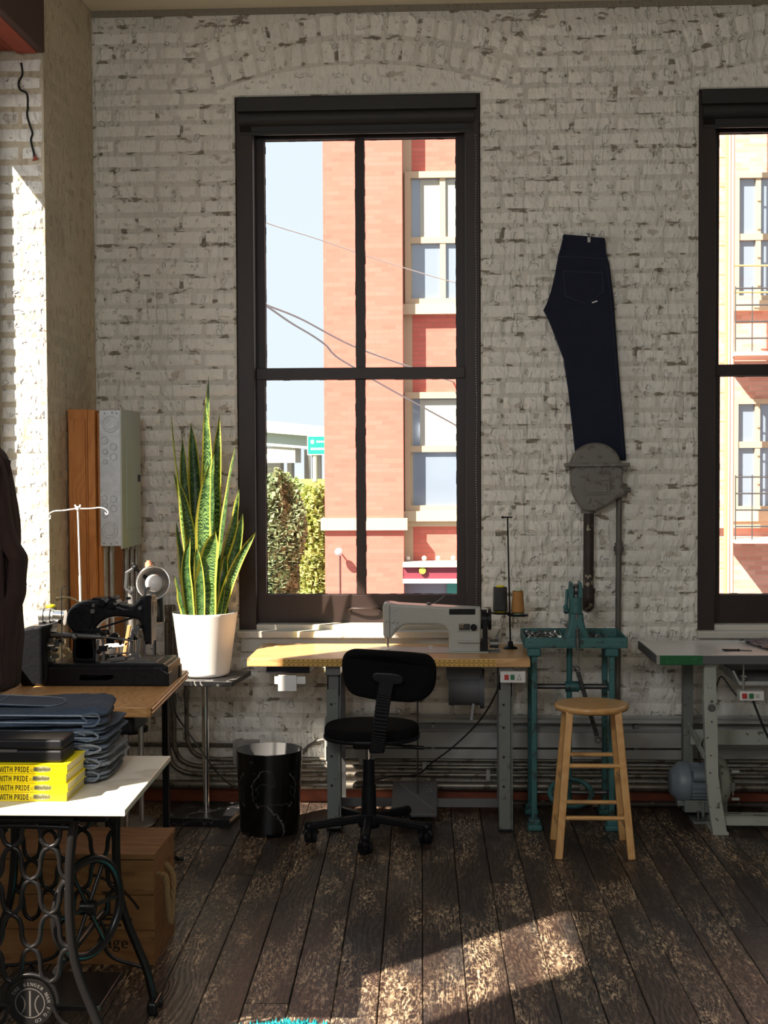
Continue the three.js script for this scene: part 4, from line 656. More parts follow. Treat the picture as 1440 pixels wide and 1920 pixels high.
// thread stand with two cones
{
  const f = onY(957, 1216, TH), top = onZ(950, 970, f.z), o = thing('thread_stand', 'black two-cone thread stand at the wooden table end', 'thread stand', V(f.x, TH, f.z));
  part(o, 'base', lathe(f.x, TH, f.z, [[0, 0], [0.032, 0], [0.032, 0.005], [0.014, 0.012], [0.011, 0.032], [0.005, 0.034], [0, 0.034]]), M.blackPlastic);
  const pr = part(o, 'pole', rod(V(f.x, TH + 0.03, f.z), V(f.x - 0.012, top.y, f.z), 0.0042, 0.0035, 10), M.black);
  part(pr, 'cross_arm', [rod(V(f.x - 0.012 - 0.024, top.y, f.z), V(f.x - 0.012 + 0.022, top.y, f.z), 0.0032, 0.0032, 8), sph(f.x - 0.034, top.y, f.z, 0.006)], M.black);
  const L = onZ(938, 1149, f.z), R = onZ(971, 1153, f.z);
  const dish = (c) => lathe(c.x, c.y - 0.004, f.z, [[0, 0], [0.046, 0], [0.048, 0.004], [0.046, 0.007], [0, 0.006]]);
  part(o, 'tray', dish(L), M.blackPlastic); part(o, 'tray', dish(R), M.blackPlastic); part(o, 'tray_arm', bx(L.x, R.x, (L.y + R.y) / 2 - 0.003, (L.y + R.y) / 2 + 0.003, f.z - 0.006, f.z + 0.006), M.blackPlastic);
  const cone = (c, b, t, h, mat, col, core, label) => { const k = thing('thread_cone', label, 'thread', V(c.x, c.y + 0.003, f.z)); const y = c.y + 0.003; part(k, 'thread_winding', lathe(c.x, y, f.z, [[0, 0.006], [b, 0.006], [b * 1.02, 0.012], [t, h], [t * 0.8, h + 0.002], [0, h + 0.002]]), mat); part(k, 'core', lathe(c.x, y, f.z, [[0, 0], [b * 0.8, 0], [b * 0.85, 0.007], [t * 0.55, 0.008], [t * 0.55, h], [t * 0.62, h + 0.003], [t * 0.6, h + 0.008], [t * 0.4, h + 0.009], [0, h + 0.009]]), core); };
  cone(L, 0.033, 0.031, 0.113, M.threadDark, 0, M.yellow, 'charcoal thread cone with a yellow core on the stand'); cone(R, 0.029, 0.024, 0.106, M.threadGold, 0, M.spoolGreen, 'golden brown thread cone with a pale green core on the stand');
}

// ---------------------------------------------------------------- black swivel chair
{
  const c = onY(693, 1567, 0), X = c.x, Z = 0.66, o = thing('office_chair', 'black fabric swivel chair with five castors at the sewing table', 'chair', V(X, 0, Z));
  const zb = 0.90, out = pxs(spline([[642, 1262], [641, 1245], [645, 1228], [660, 1217.5], [690, 1217], [730, 1219.5], [785, 1226], [805, 1232], [816, 1248], [818, 1268], [814, 1293], [800, 1310], [778, 1317], [740, 1314], [690, 1308], [660, 1300], [647, 1284]], 80), zb);
  const curve = (g) => { const p = g.attributes.position; for (let i = 0; i < p.count; i++) { const dx = p.getX(i) - X - 0.05; p.setZ(i, p.getZ(i) + 0.06 - 1.3 * dx * dx); } g.computeVertexNormals(); return g; };
  part(o, 'backrest', curve(clean(ext(out, zb - 0.075, 0.055, 0.02, [], 4))), M.blackFabric);
  const yk = pxs(spline([[698, 1268], [702, 1259], [720, 1258], [750, 1262], [757, 1270], [756, 1278], [745, 1282], [705, 1277]], 40), zb); const br = part(o, 'back_bracket', clean(ext(yk, zb + 0.02, 0.022, 0.008, [], 3)), M.blackPlastic);
  for (const [x, y] of [[705, 1270], [751, 1273]]) { const q = onZ(x, y, zb + 0.04); part(br, 'screw', rod(V(q.x, q.y, zb + 0.036), V(q.x, q.y, zb + 0.044), 0.007, 0.006, 12), M.blackPlastic); }
  const rib = [], a = onZ(725, 1278, zb + 0.06), b = onZ(708, 1400, 0.80);      // ribbed sleeve
  const spine = new THREE.CatmullRomCurve3([V(a.x, a.y, zb + 0.05), V((a.x * 2 + b.x) / 3, a.y - 0.09, zb + 0.055), V((a.x + 2 * b.x) / 3, b.y + 0.08, zb + 0.035), V(b.x, b.y, zb - 0.04)]);
  const sl = part(o, 'back_post', (() => { const g = []; for (let k = 0; k < 27; k++) { const p = spine.getPoint(k / 27), q = spine.getPoint((k + 0.72) / 27); g.push(bar(p, q, 0.062 - 0.0008 * k * 0.2, 0.034, 0.004)); } g.push(...[0, 1, 2, 3, 4].map(k => bar(spine.getPoint(k / 5), spine.getPoint((k + 1.02) / 5), 0.054, 0.026))); return g; })(), M.blackPlastic, 'ribbed black rubber post cover');
  const seatY = 0.50, seat = []; { const s = new THREE.Shape(rrect(-0.207, 0.207, -0.195, 0.195, 0.17, 10).map(p => new THREE.Vector2(p[0], p[1]))); }
  const sg = clean(ext(rrect(-0.203, 0.203, -0.19, 0.19, 0.172, 10), 0, 0.05, 0.02, [], 4)).rotateX(-Math.PI / 2).translate(X + 0.015, seatY - 0.05, Z + 0.02); part(o, 'seat', sg, M.blackFabric);
  part(o, 'seat_shell', clean(ext(rrect(-0.207, 0.207, -0.194, 0.194, 0.175, 10), 0, 0.018, 0.006, [], 2)).rotateX(-Math.PI / 2).translate(X + 0.015, seatY - 0.058, Z + 0.02), M.blackPlastic);
  part(o, 'seat_plate', [cb(X, seatY - 0.075, Z + 0.02, 0.12, 0.035, 0.2, 0.008), cb(b.x, b.y + 0.01, 0.83, 0.066, 0.05, 0.09, 0.01)], M.blackPlastic);
  part(o, 'height_lever', [rod(V(X + 0.05, seatY - 0.08, Z + 0.05), V(X + 0.19, seatY - 0.092, Z + 0.05), 0.005), rod(V(X + 0.17, seatY - 0.092, Z + 0.05), V(X + 0.24, seatY - 0.098, Z + 0.05), 0.009, 0.008)], M.blackPlastic);
  part(o, 'gas_spring', rod(V(X, 0.30, Z), V(X, seatY - 0.08, Z), 0.0135, 0.0135, 20), M.chrome);
  part(o, 'column_cover', [rod(V(X, 0.20, Z), V(X, 0.345, Z), 0.026, 0.025, 24), rod(V(X, 0.085, Z), V(X, 0.235, Z), 0.033, 0.030, 24), lathe(X, 0.05, Z, [[0, 0], [0.045, 0], [0.048, 0.02], [0.04, 0.05], [0.03, 0.06]])], M.blackPlastic);
  for (let k = 0; k < 5; k++) {
    const t = Math.PI / 2 + k * Math.PI * 0.4, d = V(Math.cos(t), 0, Math.sin(t)), p0 = V(X, 0.088, Z).addScaledVector(d, 0.02), p1 = V(X, 0.070, Z).addScaledVector(d, 0.265), n = V(-d.z, 0, d.x);
    part(o, 'base_arm', [bar(p0, p1, 0.036, 0.034, 0.01, V(0, 1, 0)), sph(p1.x, p1.y, p1.z, 0.021), rod(V(p1.x, 0.07, p1.z), V(p1.x, 0.05, p1.z), 0.013)], M.blackPlastic);
    const cs = V(p1.x, 0.026, p1.z).addScaledVector(d, -0.006), ax = n.clone().applyAxisAngle(V(0, 1, 0), 0.6 + k);
    const wheel = part(o, 'castor', [-1, 1].map(s => { const q = cs.clone().addScaledVector(ax, s * 0.013); return rod(q.clone().addScaledVector(ax, -0.009), q.clone().addScaledVector(ax, 0.009), 0.026, 0.026, 24); }), M.blackPlastic);
    part(wheel, 'hood', tube([-0.6, 0, 0.6, 1.2, 1.8].map(s => cs.clone().addScaledVector(V(0, 1, 0), 0.03 * Math.cos(s - 0.6)).addScaledVector(d, 0.03 * Math.sin(s - 0.6))), 0.012, 12, 8), M.blackPlastic);
  }
}
// ---------------------------------------------------------------- bin
{
  const q = onZ(505, 1412, 0.56), X = q.x, Z = 0.56, h = 0.365, o = thing('waste_bin', 'black marble-patterned waste bin with white veins', 'bin', V(X, 0, Z));
  part(o, 'bin_shell', lathe(X, 0, Z, [[0, 0], [0.115, 0], [0.127, 0.006], [0.130, 0.02], [0.146, h - 0.004], [0.1465, h], [0.1435, h]], 48), M.binMarble);
  part(o, 'bin_liner', lathe(X, 0, Z, [[0.1435, h], [0.127, 0.03], [0, 0.012]], 48), M.binInside, 'smooth dark inside');
}
// ---------------------------------------------------------------- wooden stool
{
  const Y = 0.615, s = onY(1109, 1318, Y), X = s.x, Z = s.z, o = thing('bar_stool', 'varnished round wooden stool in front of the teal stand', 'stool', V(X, 0, Z));
  part(o, 'seat', lathe(X, Y, Z, [[0, -0.03], [0.135, -0.03], [0.150, -0.024], [0.1555, -0.013], [0.153, -0.004], [0.145, 0], [0, 0]], 56), M.stoolWood);
  const legs = [], leg = (sx, sz) => { const a = V(X + sx * 0.098, Y - 0.02, Z + sz * 0.09), b = V(X + sx * 0.148, 0, Z + sz * 0.155); part(o, 'leg', bar(a, b, 0.031, 0.031, 0.004, V(0, 0, 1)), M.stoolWood); return [a, b]; };
  const Ls = { fl: leg(-1, 1), fr: leg(1, 1), bl: leg(-1, -1), br: leg(1, -1) }, P = (l, y) => l[0].clone().lerp(l[1], (l[0].y - y) / (l[0].y - l[1].y));
  for (const [a, b, y] of [['fl', 'fr', 0.375], ['fl', 'fr', 0.165], ['bl', 'br', 0.375], ['bl', 'br', 0.165], ['fl', 'bl', 0.30], ['fr', 'br', 0.30], ['fl', 'bl', 0.11], ['fr', 'br', 0.11]]) part(o, 'rung', rod(P(Ls[a], y), P(Ls[b], y), 0.0095, 0.0095, 12), M.stoolWood);
}
// ---------------------------------------------------------------- teal foot press stand
{
  const Y = 0.853, zf = 0.53, zb = 0.16, x0 = onZ(983, 1200, zf).x, x1 = onZ(1177, 1200, zf).x, ym = Y - 0.046;
  const o = thing('foot_press', 'teal cast-iron foot press with a sorting tray on top', 'press', V((x0 + x1) / 2, 0, (zf + zb) / 2));
  const tr = part(o, 'tray', [bx(x0 + 0.006, x1 - 0.006, ym, ym + 0.008, zb, zf), bx(x0, x1, ym, Y, zf - 0.008, zf, 0.003), bx(x0, x1, ym, Y, zb, zb + 0.008, 0.003), bx(x0, x0 + 0.008, ym, Y, zb, zf, 0.003), bx(x1 - 0.008, x1, ym, Y, zb, zf, 0.003)], M.teal);
  const xa = x0 + 0.175, xb = x0 + 0.285, xc = x0 + 0.37; for (const x of [xa, xb, xc]) part(tr, 'divider', bx(x - 0.003, x + 0.003, ym + 0.006, Y - 0.008, zb + 0.006, zf - 0.006, 0.001), M.teal);
  const r = rng(61);                                       // loose rivets and buttons in the compartments
  const fill = (a, b, n, lift, mats) => mats.forEach((m, i) => { const g = []; for (let k = 0; k < n / mats.length; k++) { const x = a + 0.012 + r() * (b - a - 0.024), z = zb + 0.02 + r() * (zf - zb - 0.045), y = ym + 0.011 + r() * lift; const c = new THREE.CylinderGeometry(0.0055, 0.0045, 0.004, 7).rotateX(r() * 3).rotateZ(r() * 3).translate(x, y, z); g.push(c); } const s = single('rivet_heap', i ? 'dark loose rivets heaped in the teal tray' + (a < xa ? ' widest compartment' : ' small compartments') : 'bright loose rivets heaped in the teal tray' + (a < xa ? ' widest compartment' : ' small compartments'), 'rivets', g, m); s.userData.kind = 'stuff'; });
  fill(x0 + 0.004, xa, 420, 0.03, [M.steel, M.steelDark]); fill(xb, xc, 130, 0.014, [M.steelDark]); 
  // legs: slender cast pairs, braced
  const lx = x0 + 0.044, rx = onZ(1146, 1400, zf - 0.05).x;
  for (const [x, sx] of [[lx, 1], [rx, -1]]) for (const z of [zf - 0.03, zb + 0.05]) { part(o, 'leg', [bar(V(x, 0.02, z), V(x, ym, z), 0.026, 0.022, 0.005), bar(V(x, 0.02, z), V(x, ym * 0.5, z + (z > 0.3 ? -0.02 : 0.02)), 0.014, 0.02, 0.003), cb(x, ym - 0.02, z, 0.06, 0.04, 0.05, 0.01), bx(x - 0.03, x + 0.034, 0, 0.026, z - 0.045, z + 0.035, 0.008), bx(x - 0.024, x + 0.026, 0.02, 0.05, z - 0.03, z + 0.025, 0.008)], M.teal); }
  const yb = onZ(1070, 1287, 0.35).y, cx = onZ(1070, 1287, 0.35).x; part(o, 'shaft', rod(V(lx, yb, 0.35), V(rx, yb, 0.35), 0.012, 0.012, 14), M.steelDark, 'bare steel cross shaft');
  for (const x of [lx, rx]) part(o, 'side_brace', bar(V(x, yb, zb + 0.04), V(x, yb, zf - 0.03), 0.02, 0.016, 0.003, V(1, 0, 0)), M.teal);
  part(o, 'hub', [rod(V(cx - 0.024, yb, 0.35), V(cx + 0.036, yb, 0.35), 0.024, 0.024, 18), rod(V(cx + 0.036, yb, 0.35), V(cx + 0.05, yb, 0.35), 0.017, 0.017, 14)], M.teal);
  const yl = 0.115; part(o, 'lower_shaft', rod(V(lx, yl, 0.28), V(rx, yl, 0.28), 0.010, 0.010, 12), M.steelDark);
  part(o, 'push_rod', [rod(V(cx - 0.006, ym, 0.36), V(cx - 0.004, yl + 0.02, 0.30), 0.013, 0.012, 12)], M.teal);
  const rg = onZ(1070, 1487, 0.46); part(o, 'pedal_ring', [new THREE.TorusGeometry(0.092, 0.0125, 12, 40).scale(1, 0.75, 1).rotateX(-0.75).translate(rg.x, rg.y, 0.46), bar(V(rg.x, rg.y - 0.045, 0.40), V(cx, yl, 0.29), 0.022, 0.016, 0.003)], M.teal, 'teal ring-shaped foot pedal');
  const s0 = onZ(1084, 1262, 0.44), s1 = onZ(1120, 1382, 0.44), coil = []; { const d = s1.clone().sub(s0), n = 34; for (let k = 0; k < n; k++) { const p = s0.clone().addScaledVector(d, k / n); const t = new THREE.TorusGeometry(0.0085, 0.0032, 6, 12); t.applyQuaternion(new THREE.Quaternion().setFromUnitVectors(V(0, 0, 1), d.clone().normalize())); coil.push(t.translate(p.x, p.y, p.z)); } }
  const sp = part(o, 'return_spring', coil, M.steelDark, 'dark coil return spring');
  part(sp, 'spring_eye', [new THREE.TorusGeometry(0.012, 0.003, 6, 16).translate(s0.x - 0.006, s0.y + 0.018, 0.44), new THREE.TorusGeometry(0.012, 0.003, 6, 16).translate(s1.x + 0.003, s1.y - 0.014, 0.44), bar(s0, V(cx + 0.01, s0.y + 0.02, 0.38), 0.006, 0.006), bar(s1, V(rx, s1.y - 0.02, 0.40), 0.004, 0.004)], M.steelDark);
  // press head on the tray
  const zh = 0.42, zk = 0.47, H = p => pxs(p, zk);
  part(o, 'press_column', ext(H(spline([[1058, 1203], [1060, 1195], [1065, 1180], [1068, 1166], [1072, 1152], [1074, 1148], [1092, 1148], [1095, 1165], [1100, 1182], [1106, 1196], [1109, 1203], [1100, 1206], [1066, 1206]], 60)), zh - 0.04, 0.10, 0.012, [], 3), M.teal);
  const cyl0 = onZ(1080, 1120, zk), cyl1 = onZ(1080, 1149, zk); part(o, 'press_sleeve', [rod(cyl1, cyl0, 0.027, 0.027, 24), bx(cyl0.x - 0.028, cyl0.x + 0.028, cyl1.y - 0.03, cyl0.y, zh - 0.02, zk, 0.008)], M.teal);
  for (const [a, b] of [[1068, 1074], [1085, 1091]]) { const p = pxs(spline([[a, 1124], [a - 0.5, 1100], [a + 1, 1092], [b - 1, 1092], [b + 0.5, 1100], [b, 1124]], 30), zk); part(o, 'yoke_arm', ext(p, zk - 0.06, 0.07, 0.003), M.teal); }
  const pv = onZ(1080, 1104, zk); part(o, 'pivot_link', [rod(V(pv.x - 0.03, pv.y + 0.004, zk - 0.02), V(pv.x + 0.03, pv.y + 0.004, zk - 0.02), 0.008, 0.008, 12), bx(pv.x - 0.008, pv.x + 0.008, pv.y - 0.05, pv.y + 0.02, zk - 0.03, zk, 0.003), rod(V(pv.x - 0.006, pv.y - 0.006, zk - 0.005), V(pv.x + 0.006, pv.y - 0.006, zk - 0.005), 0.02, 0.02, 16)], M.steelDark);
  const kb = onZ(1063, 1145, zk); part(o, 'side_lever', [rod(V(kb.x, kb.y, zk - 0.03), V(kb.x + 0.004, kb.y + 0.09, zk - 0.05), 0.007), sph(kb.x, kb.y - 0.004, zk - 0.03, 0.014), sph(kb.x - 0.004, kb.y + 0.012, zk - 0.03, 0.011)], M.teal);
  const pl = onZ(1082, 1149, zk + 0.01); part(o, 'plunger', [rod(V(pl.x, pl.y, zk), V(pl.x, pl.y - 0.028, zk), 0.012, 0.011, 14)], M.steelDark);
  const an = onZ(1082, 1176, zk + 0.045); part(o, 'anvil_rod', [rod(V(an.x, an.y, zf + 0.012), V(an.x, an.y - 0.1, zf + 0.012), 0.007, 0.007, 10), ...Array.from({ length: 8 }, (_, k) => new THREE.TorusGeometry(0.0085, 0.002, 5, 12).rotateX(Math.PI / 2).translate(an.x, an.y - 0.006 - k * 0.006, zf + 0.012)), rod(V(an.x, an.y - 0.045, zf + 0.012), V(an.x, an.y - 0.075, zf + 0.012), 0.010, 0.010, 10), bx(an.x - 0.006, an.x + 0.006, an.y - 0.06, an.y - 0.045, zf - 0.05, zf + 0.012)], M.steelDark);
}
// ---------------------------------------------------------------- white-topped industrial table
{
  const Y = 0.79, zf = 0.62, zb = 0.115, th = 0.04, x0 = onZ(1230, 1229, zf).x, xk = onZ(1196, 1202, zb).x, x1 = x0 + 1.22;
  const o = thing('worktable', 'white laminate worktable with grey stand and green tape', 'table', V((x0 + x1) / 2, 0, (zf + zb) / 2));
  const shape = ins => [[x0 + ins, -zf + ins], [x1 - ins, -zf + ins], [x1 - ins, -zb - ins], [xk + ins, -zb - ins]];
  const top = part(o, 'tabletop', ext(shape(0), 0, th - 0.002, 0.003).rotateX(-Math.PI / 2).translate(0, Y - th, 0), M.edgeGray, 'dark grey edge band');
  part(top, 'laminate', ext(shape(0.004), 0, 0.003).rotateX(-Math.PI / 2).translate(0, Y - 0.0025, 0), M.laminate, 'white laminate surface');
  const g0 = onZ(1237, 1240, zf).x, g1 = onZ(1318, 1240, zf).x; part(o, 'green_tape', [bx(g0, g1, Y - th - 0.002, Y - 0.002, zf - 0.001, zf + 0.001), bx(g0, g1 - 0.01, Y - th - 0.003, Y - th - 0.001, zf - 0.05, zf + 0.001)], M.greenTape, 'strip of green tape on the front edge');
  part(o, 'corner_cap', bx(x0 + 0.003, x0 + 0.018, Y - th, Y - 0.003, zf - 0.004, zf + 0.0008, 0.001), M.galv);
  // cranked C-section legs
  const lx0 = onZ(1319, 1300, zf - 0.04).x, lx1 = onZ(1344, 1300, zf - 0.04).x, zl = zf - 0.05;
  for (const dx of [0, 0.86]) {
    const up = part(o, 'leg_upper', [ext([...pxs([[1320, 1246], [1343, 1246], [1344, 1310], [1320, 1310]], zl)].map(p => [p[0] + dx, p[1]]), zl - 0.035, 0.035, 0.002)], M.standGray);
    const lo = part(o, 'leg_lower', [ext([...pxs([[1319, 1303], [1344.5, 1303], [1347, 1454], [1353, 1500], [1363, 1578], [1336, 1580], [1330, 1520], [1324, 1455]], zl)].map(p => [p[0] + dx, Math.max(0.012, p[1])]), zl - 0.04, 0.046, 0.003)], M.standGray);
    const bq = onZ(1334, 1327, zl); part(lo, 'leg_bolt', [rod(V(bq.x + dx, bq.y, zl), V(bq.x + dx, bq.y, zl + 0.010), 0.018, 0.017, 20), rod(V(bq.x + dx, bq.y, zl), V(bq.x + dx, bq.y, zl + 0.018), 0.010, 0.010, 6), rod(V(bq.x + dx, bq.y + 0.028, zl), V(bq.x + dx, bq.y + 0.028, zl + 0.009), 0.007, 0.007, 12), rod(V(bq.x + dx, bq.y - 0.06, zl), V(bq.x + dx, bq.y - 0.06, zl + 0.009), 0.005, 0.005, 10)], M.steelDark);
    part(o, 'leg_rear', [bx(lx0 + dx - 0.03, lx0 + dx - 0.022, 0.02, Y - th, zb + 0.06, zb + 0.12, 0.002), bx(lx0 + dx - 0.026, lx0 + dx + 0.014, 0.02, Y - th, zb + 0.115, zb + 0.12, 0.002)], M.grayPaint, 'rear leg in dull grey');
    part(o, 'foot', [bx(onZ(1336, 1580, zl).x + dx, onZ(1366, 1580, zl).x + dx, 0, 0.014, zb + 0.06, zl + 0.012, 0.004)], M.standGray);
    part(o, 'side_brace', bar(V(lx0 + dx - 0.01, 0.42, zb + 0.11), V(lx0 + dx + 0.01, 0.34, zl - 0.03), 0.03, 0.006, 0, V(1, 0, 0)), M.standGray);
    part(o, 'top_rail', bx(lx0 + dx, lx1 + dx, Y - th - 0.012, Y - th, zb + 0.05, zl + 0.02, 0.002), M.standGray);
  }
  const fb = part(o, 'foot_rail', [bx(lx1 + 0.02, lx1 + 0.86, 0.036, 0.075, zl - 0.03, zl - 0.02, 0.002), bx(lx1 + 0.02, lx1 + 0.86, 0.07, 0.076, zl - 0.10, zl - 0.02, 0.002)], M.standGray, 'slotted grey foot rail'); const slots = []; for (let k = 0; k < 7; k++) slots.push(cb(lx1 + 0.09 + k * 0.11, 0.0763, zl - 0.06 + (k % 2 ? 0.014 : -0.014), 0.06, 0.001, 0.007)); part(fb, 'slot', slots, M.putty);
  part(o, 'cross_rail', bx(lx0, lx0 + 0.9, 0.33, 0.40, zb + 0.13, zb + 0.136, 0.002), M.standGray);
  // oil tray and switch under the top
  const t0 = onZ(1384, 1280, 0.5); const dish = part(o, 'oil_tray', [bx(t0.x, t0.x + 0.5, t0.y - 0.012, t0.y + 0.01, 0.16, 0.52, 0.008), bx(t0.x - 0.02, t0.x + 0.5, t0.y + 0.008, t0.y + 0.055, 0.14, 0.18, 0.004), bar(V(t0.x - 0.025, t0.y + 0.055, 0.35), V(t0.x + 0.004, t0.y - 0.004, 0.35), 0.008, 0.34, 0, V(0, 0, 1))], M.heater, 'grey plastic tray slung under the top');
  const hk = onZ(1394, 1268, 0.53); part(dish, 'tray_hanger', [rod(V(hk.x, Y - th, 0.53), V(hk.x, hk.y - 0.06, 0.53), 0.004, 0.004, 8), rod(V(hk.x - 0.012, hk.y, 0.53), V(hk.x + 0.012, hk.y, 0.53), 0.005, 0.005, 8), rod(V(hk.x, hk.y - 0.015, 0.53), V(hk.x, hk.y - 0.008, 0.53), 0.009, 0.009, 6)], M.galv);
  const s0 = onZ(1387, 1296, 0.56), s1 = onZ(1433, 1314, 0.56), sw = part(o, 'switch_box', bx(s0.x, s1.x, s1.y, s0.y, 0.49, 0.56, 0.003), M.whitePlastic, 'ivory switch box'); const sx = p => s0.x + (s1.x - s0.x) * p, ym = (s0.y + s1.y) / 2;
  part(sw, 'stop_button', bx(sx(0.10), sx(0.29), ym - 0.011, ym + 0.011, 0.55, 0.566, 0.002), M.red); part(sw, 'start_button', bx(sx(0.38), sx(0.56), ym - 0.011, ym + 0.011, 0.55, 0.566, 0.002), M.green); part(sw, 'printed_mark', [0, 1, 2].map(k => bx(sx(0.66), sx(0.80), ym - 0.008 + k * 0.006, ym - 0.006 + k * 0.006, 0.559, 0.561)), M.steelDark);
  single('table_cord', 'black cord dropping from the ivory switch box', 'cord', tube([[1412, 1314, 0.53], [1420, 1335, 0.53], [1432, 1365, 0.52], [1448, 1400, 0.5], [1460, 1450, 0.48]].map(p => onZ(p[0], p[1], p[2])), 0.005, 30, 8), M.cord);
  single('motor_cord', 'thin black cord looped beside the grey cranked leg', 'cord', tube([[1384, 1308, 0.5], [1370, 1290, 0.48], [1352, 1268, 0.45], [1346, 1278, 0.45], [1340, 1310, 0.42], [1318, 1390, 0.40], [1311, 1410, 0.40], [1313, 1432, 0.40]].map(p => onZ(p[0], p[1], p[2])), 0.0035, 50, 8), M.cord);
  // things on it
  const c = onY(1372, 1221, Y); single('thread_snips', 'black thread snips lying on the white worktable', 'snips', [bar(V(c.x - 0.04, Y + 0.006, c.z - 0.01), V(c.x + 0.03, Y + 0.006, c.z), 0.012, 0.006, 0.002, V(0, 1, 0)), bar(V(c.x - 0.035, Y + 0.005, c.z + 0.012), V(c.x + 0.03, Y + 0.005, c.z), 0.006, 0.005, 0, V(0, 1, 0)), bar(V(c.x + 0.03, Y + 0.005, c.z), V(c.x + 0.085, Y + 0.003, c.z + 0.006), 0.008, 0.003, 0, V(0, 1, 0)), rod(V(c.x + 0.03, Y + 0.001, c.z), V(c.x + 0.03, Y + 0.010, c.z), 0.005, 0.005, 10)], M.black);
  const f0 = onY(1390, 1203.5, Y), f1 = onY(1432, 1228, Y), fo = thing('leather_sheet', 'dark crumpled leather sheet on the white worktable', 'leather', V((f0.x + f1.x) / 2 + 0.1, Y, (f0.z + f1.z) / 2));
  const lg = clean(new THREE.PlaneGeometry(0.42, f1.z - f0.z - 0.02, 24, 18).rotateX(-Math.PI / 2)); { const p = lg.attributes.position; for (let i = 0; i < p.count; i++) { const x = p.getX(i), z = p.getZ(i), n = fbm(x + 2, z + 2, 24, 24, 3, 77); p.setY(i, 0.004 + 0.03 * Math.pow(n, 2)); p.setX(i, x + (z - 0) * 0.22); } lg.computeVertexNormals(); lg.translate(f0.x + 0.24, Y, (f0.z + f1.z) / 2); } M.hide = std({ color: rgb(0.035, 0.030, 0.030), roughness: 0.6, side: THREE.DoubleSide }); part(fo, 'hide', lg, M.hide); part(fo, 'folded_edge', tube([V(f0.x + 0.02, Y + 0.006, f0.z + 0.01), V(f0.x + 0.06, Y + 0.007, (f0.z + f1.z) / 2), V(f0.x + 0.10, Y + 0.006, f1.z - 0.02)], 0.005, 20, 6), M.hide);
}
// grey electric motor standing behind the cranked leg
{
  const z = 0.33, c = onZ(1310, 1466, z), x0 = onZ(1254, 1466, z).x, o = thing('electric_motor', 'blue-grey electric motor on its bracket behind the worktable leg', 'motor', V(c.x, 0, z)), R = 0.092;
  M.motor = std({ color: rgb(0.17, 0.20, 0.23), roughness: 0.42 });
  const prof = [[0, 0], [R * 0.55, 0.002], [R * 0.62, 0.008], [R * 0.88, 0.03], [R, 0.048], [R, 0.085], [R * 0.93, 0.088], [0, 0.088]];
  part(o, 'end_bell', lathe(0, 0, 0, prof, 40).rotateZ(-Math.PI / 2).translate(x0, c.y, z), M.motor);
  const fins = [rod(V(x0 + 0.08, c.y, z), V(x0 + 0.21, c.y, z), R * 0.84, R * 0.84, 32)]; for (let k = 0; k < 26; k++) { const t = k / 26 * Math.PI * 2; fins.push(bar(V(x0 + 0.085, c.y + R * 0.86 * Math.cos(t), z + R * 0.86 * Math.sin(t)), V(x0 + 0.205, c.y + R * 0.86 * Math.cos(t), z + R * 0.86 * Math.sin(t)), 0.004, 0.014, 0, V(0, Math.cos(t), Math.sin(t)))); } part(o, 'finned_housing', fins, M.motor);
  part(o, 'capacitor_box', [rod(V(x0 + 0.093, c.y + 0.045, z + 0.085), V(x0 + 0.17, c.y + 0.045, z + 0.085), 0.026, 0.026, 18)], M.motor);
  part(o, 'front_bell', lathe(0, 0, 0, [[0, 0], [R * 1.22, 0], [R * 1.25, 0.012], [R * 1.1, 0.04], [R * 0.6, 0.06], [0, 0.062]], 40).rotateZ(-Math.PI / 2).translate(x0 + 0.21, c.y, z), M.standGray);
  for (const s of [1, -1]) part(o, 'lug', cb(x0 + 0.285, c.y + s * 0.062, z + 0.06, 0.035, 0.010, 0.02, 0.002), M.standGray);
  const b = onZ(1300, 1515, z + 0.06); part(o, 'bracket', [bx(x0 + 0.06, x0 + 0.25, b.y - 0.02, c.y - R * 0.75, z - 0.04, z + 0.07, 0.006), bx(x0 + 0.03, x0 + 0.08, b.y + 0.004, b.y + 0.03, z - 0.015, z + 0.05, 0.006), bx(x0 + 0.135, x0 + 0.145, b.y - 0.035, b.y + 0.03, z + 0.04, z + 0.08)], M.grayPaint);
  part(o, 'support_foot', [bx(x0 + 0.10, x0 + 0.22, 0.0, 0.014, z - 0.06, z + 0.06, 0.003), bx(x0 + 0.14, x0 + 0.18, 0.01, b.y - 0.01, z - 0.02, z + 0.03, 0.003)], M.grayPaint); part(o, 'clamp_screw', [rod(V(x0 + 0.12, b.y - 0.05, z + 0.07), V(x0 + 0.12, b.y - 0.01, z + 0.07), 0.008, 0.008, 6), cb(x0 + 0.12, b.y - 0.05, z + 0.07, 0.04, 0.006, 0.012, 0.002)], M.steelDark);
}
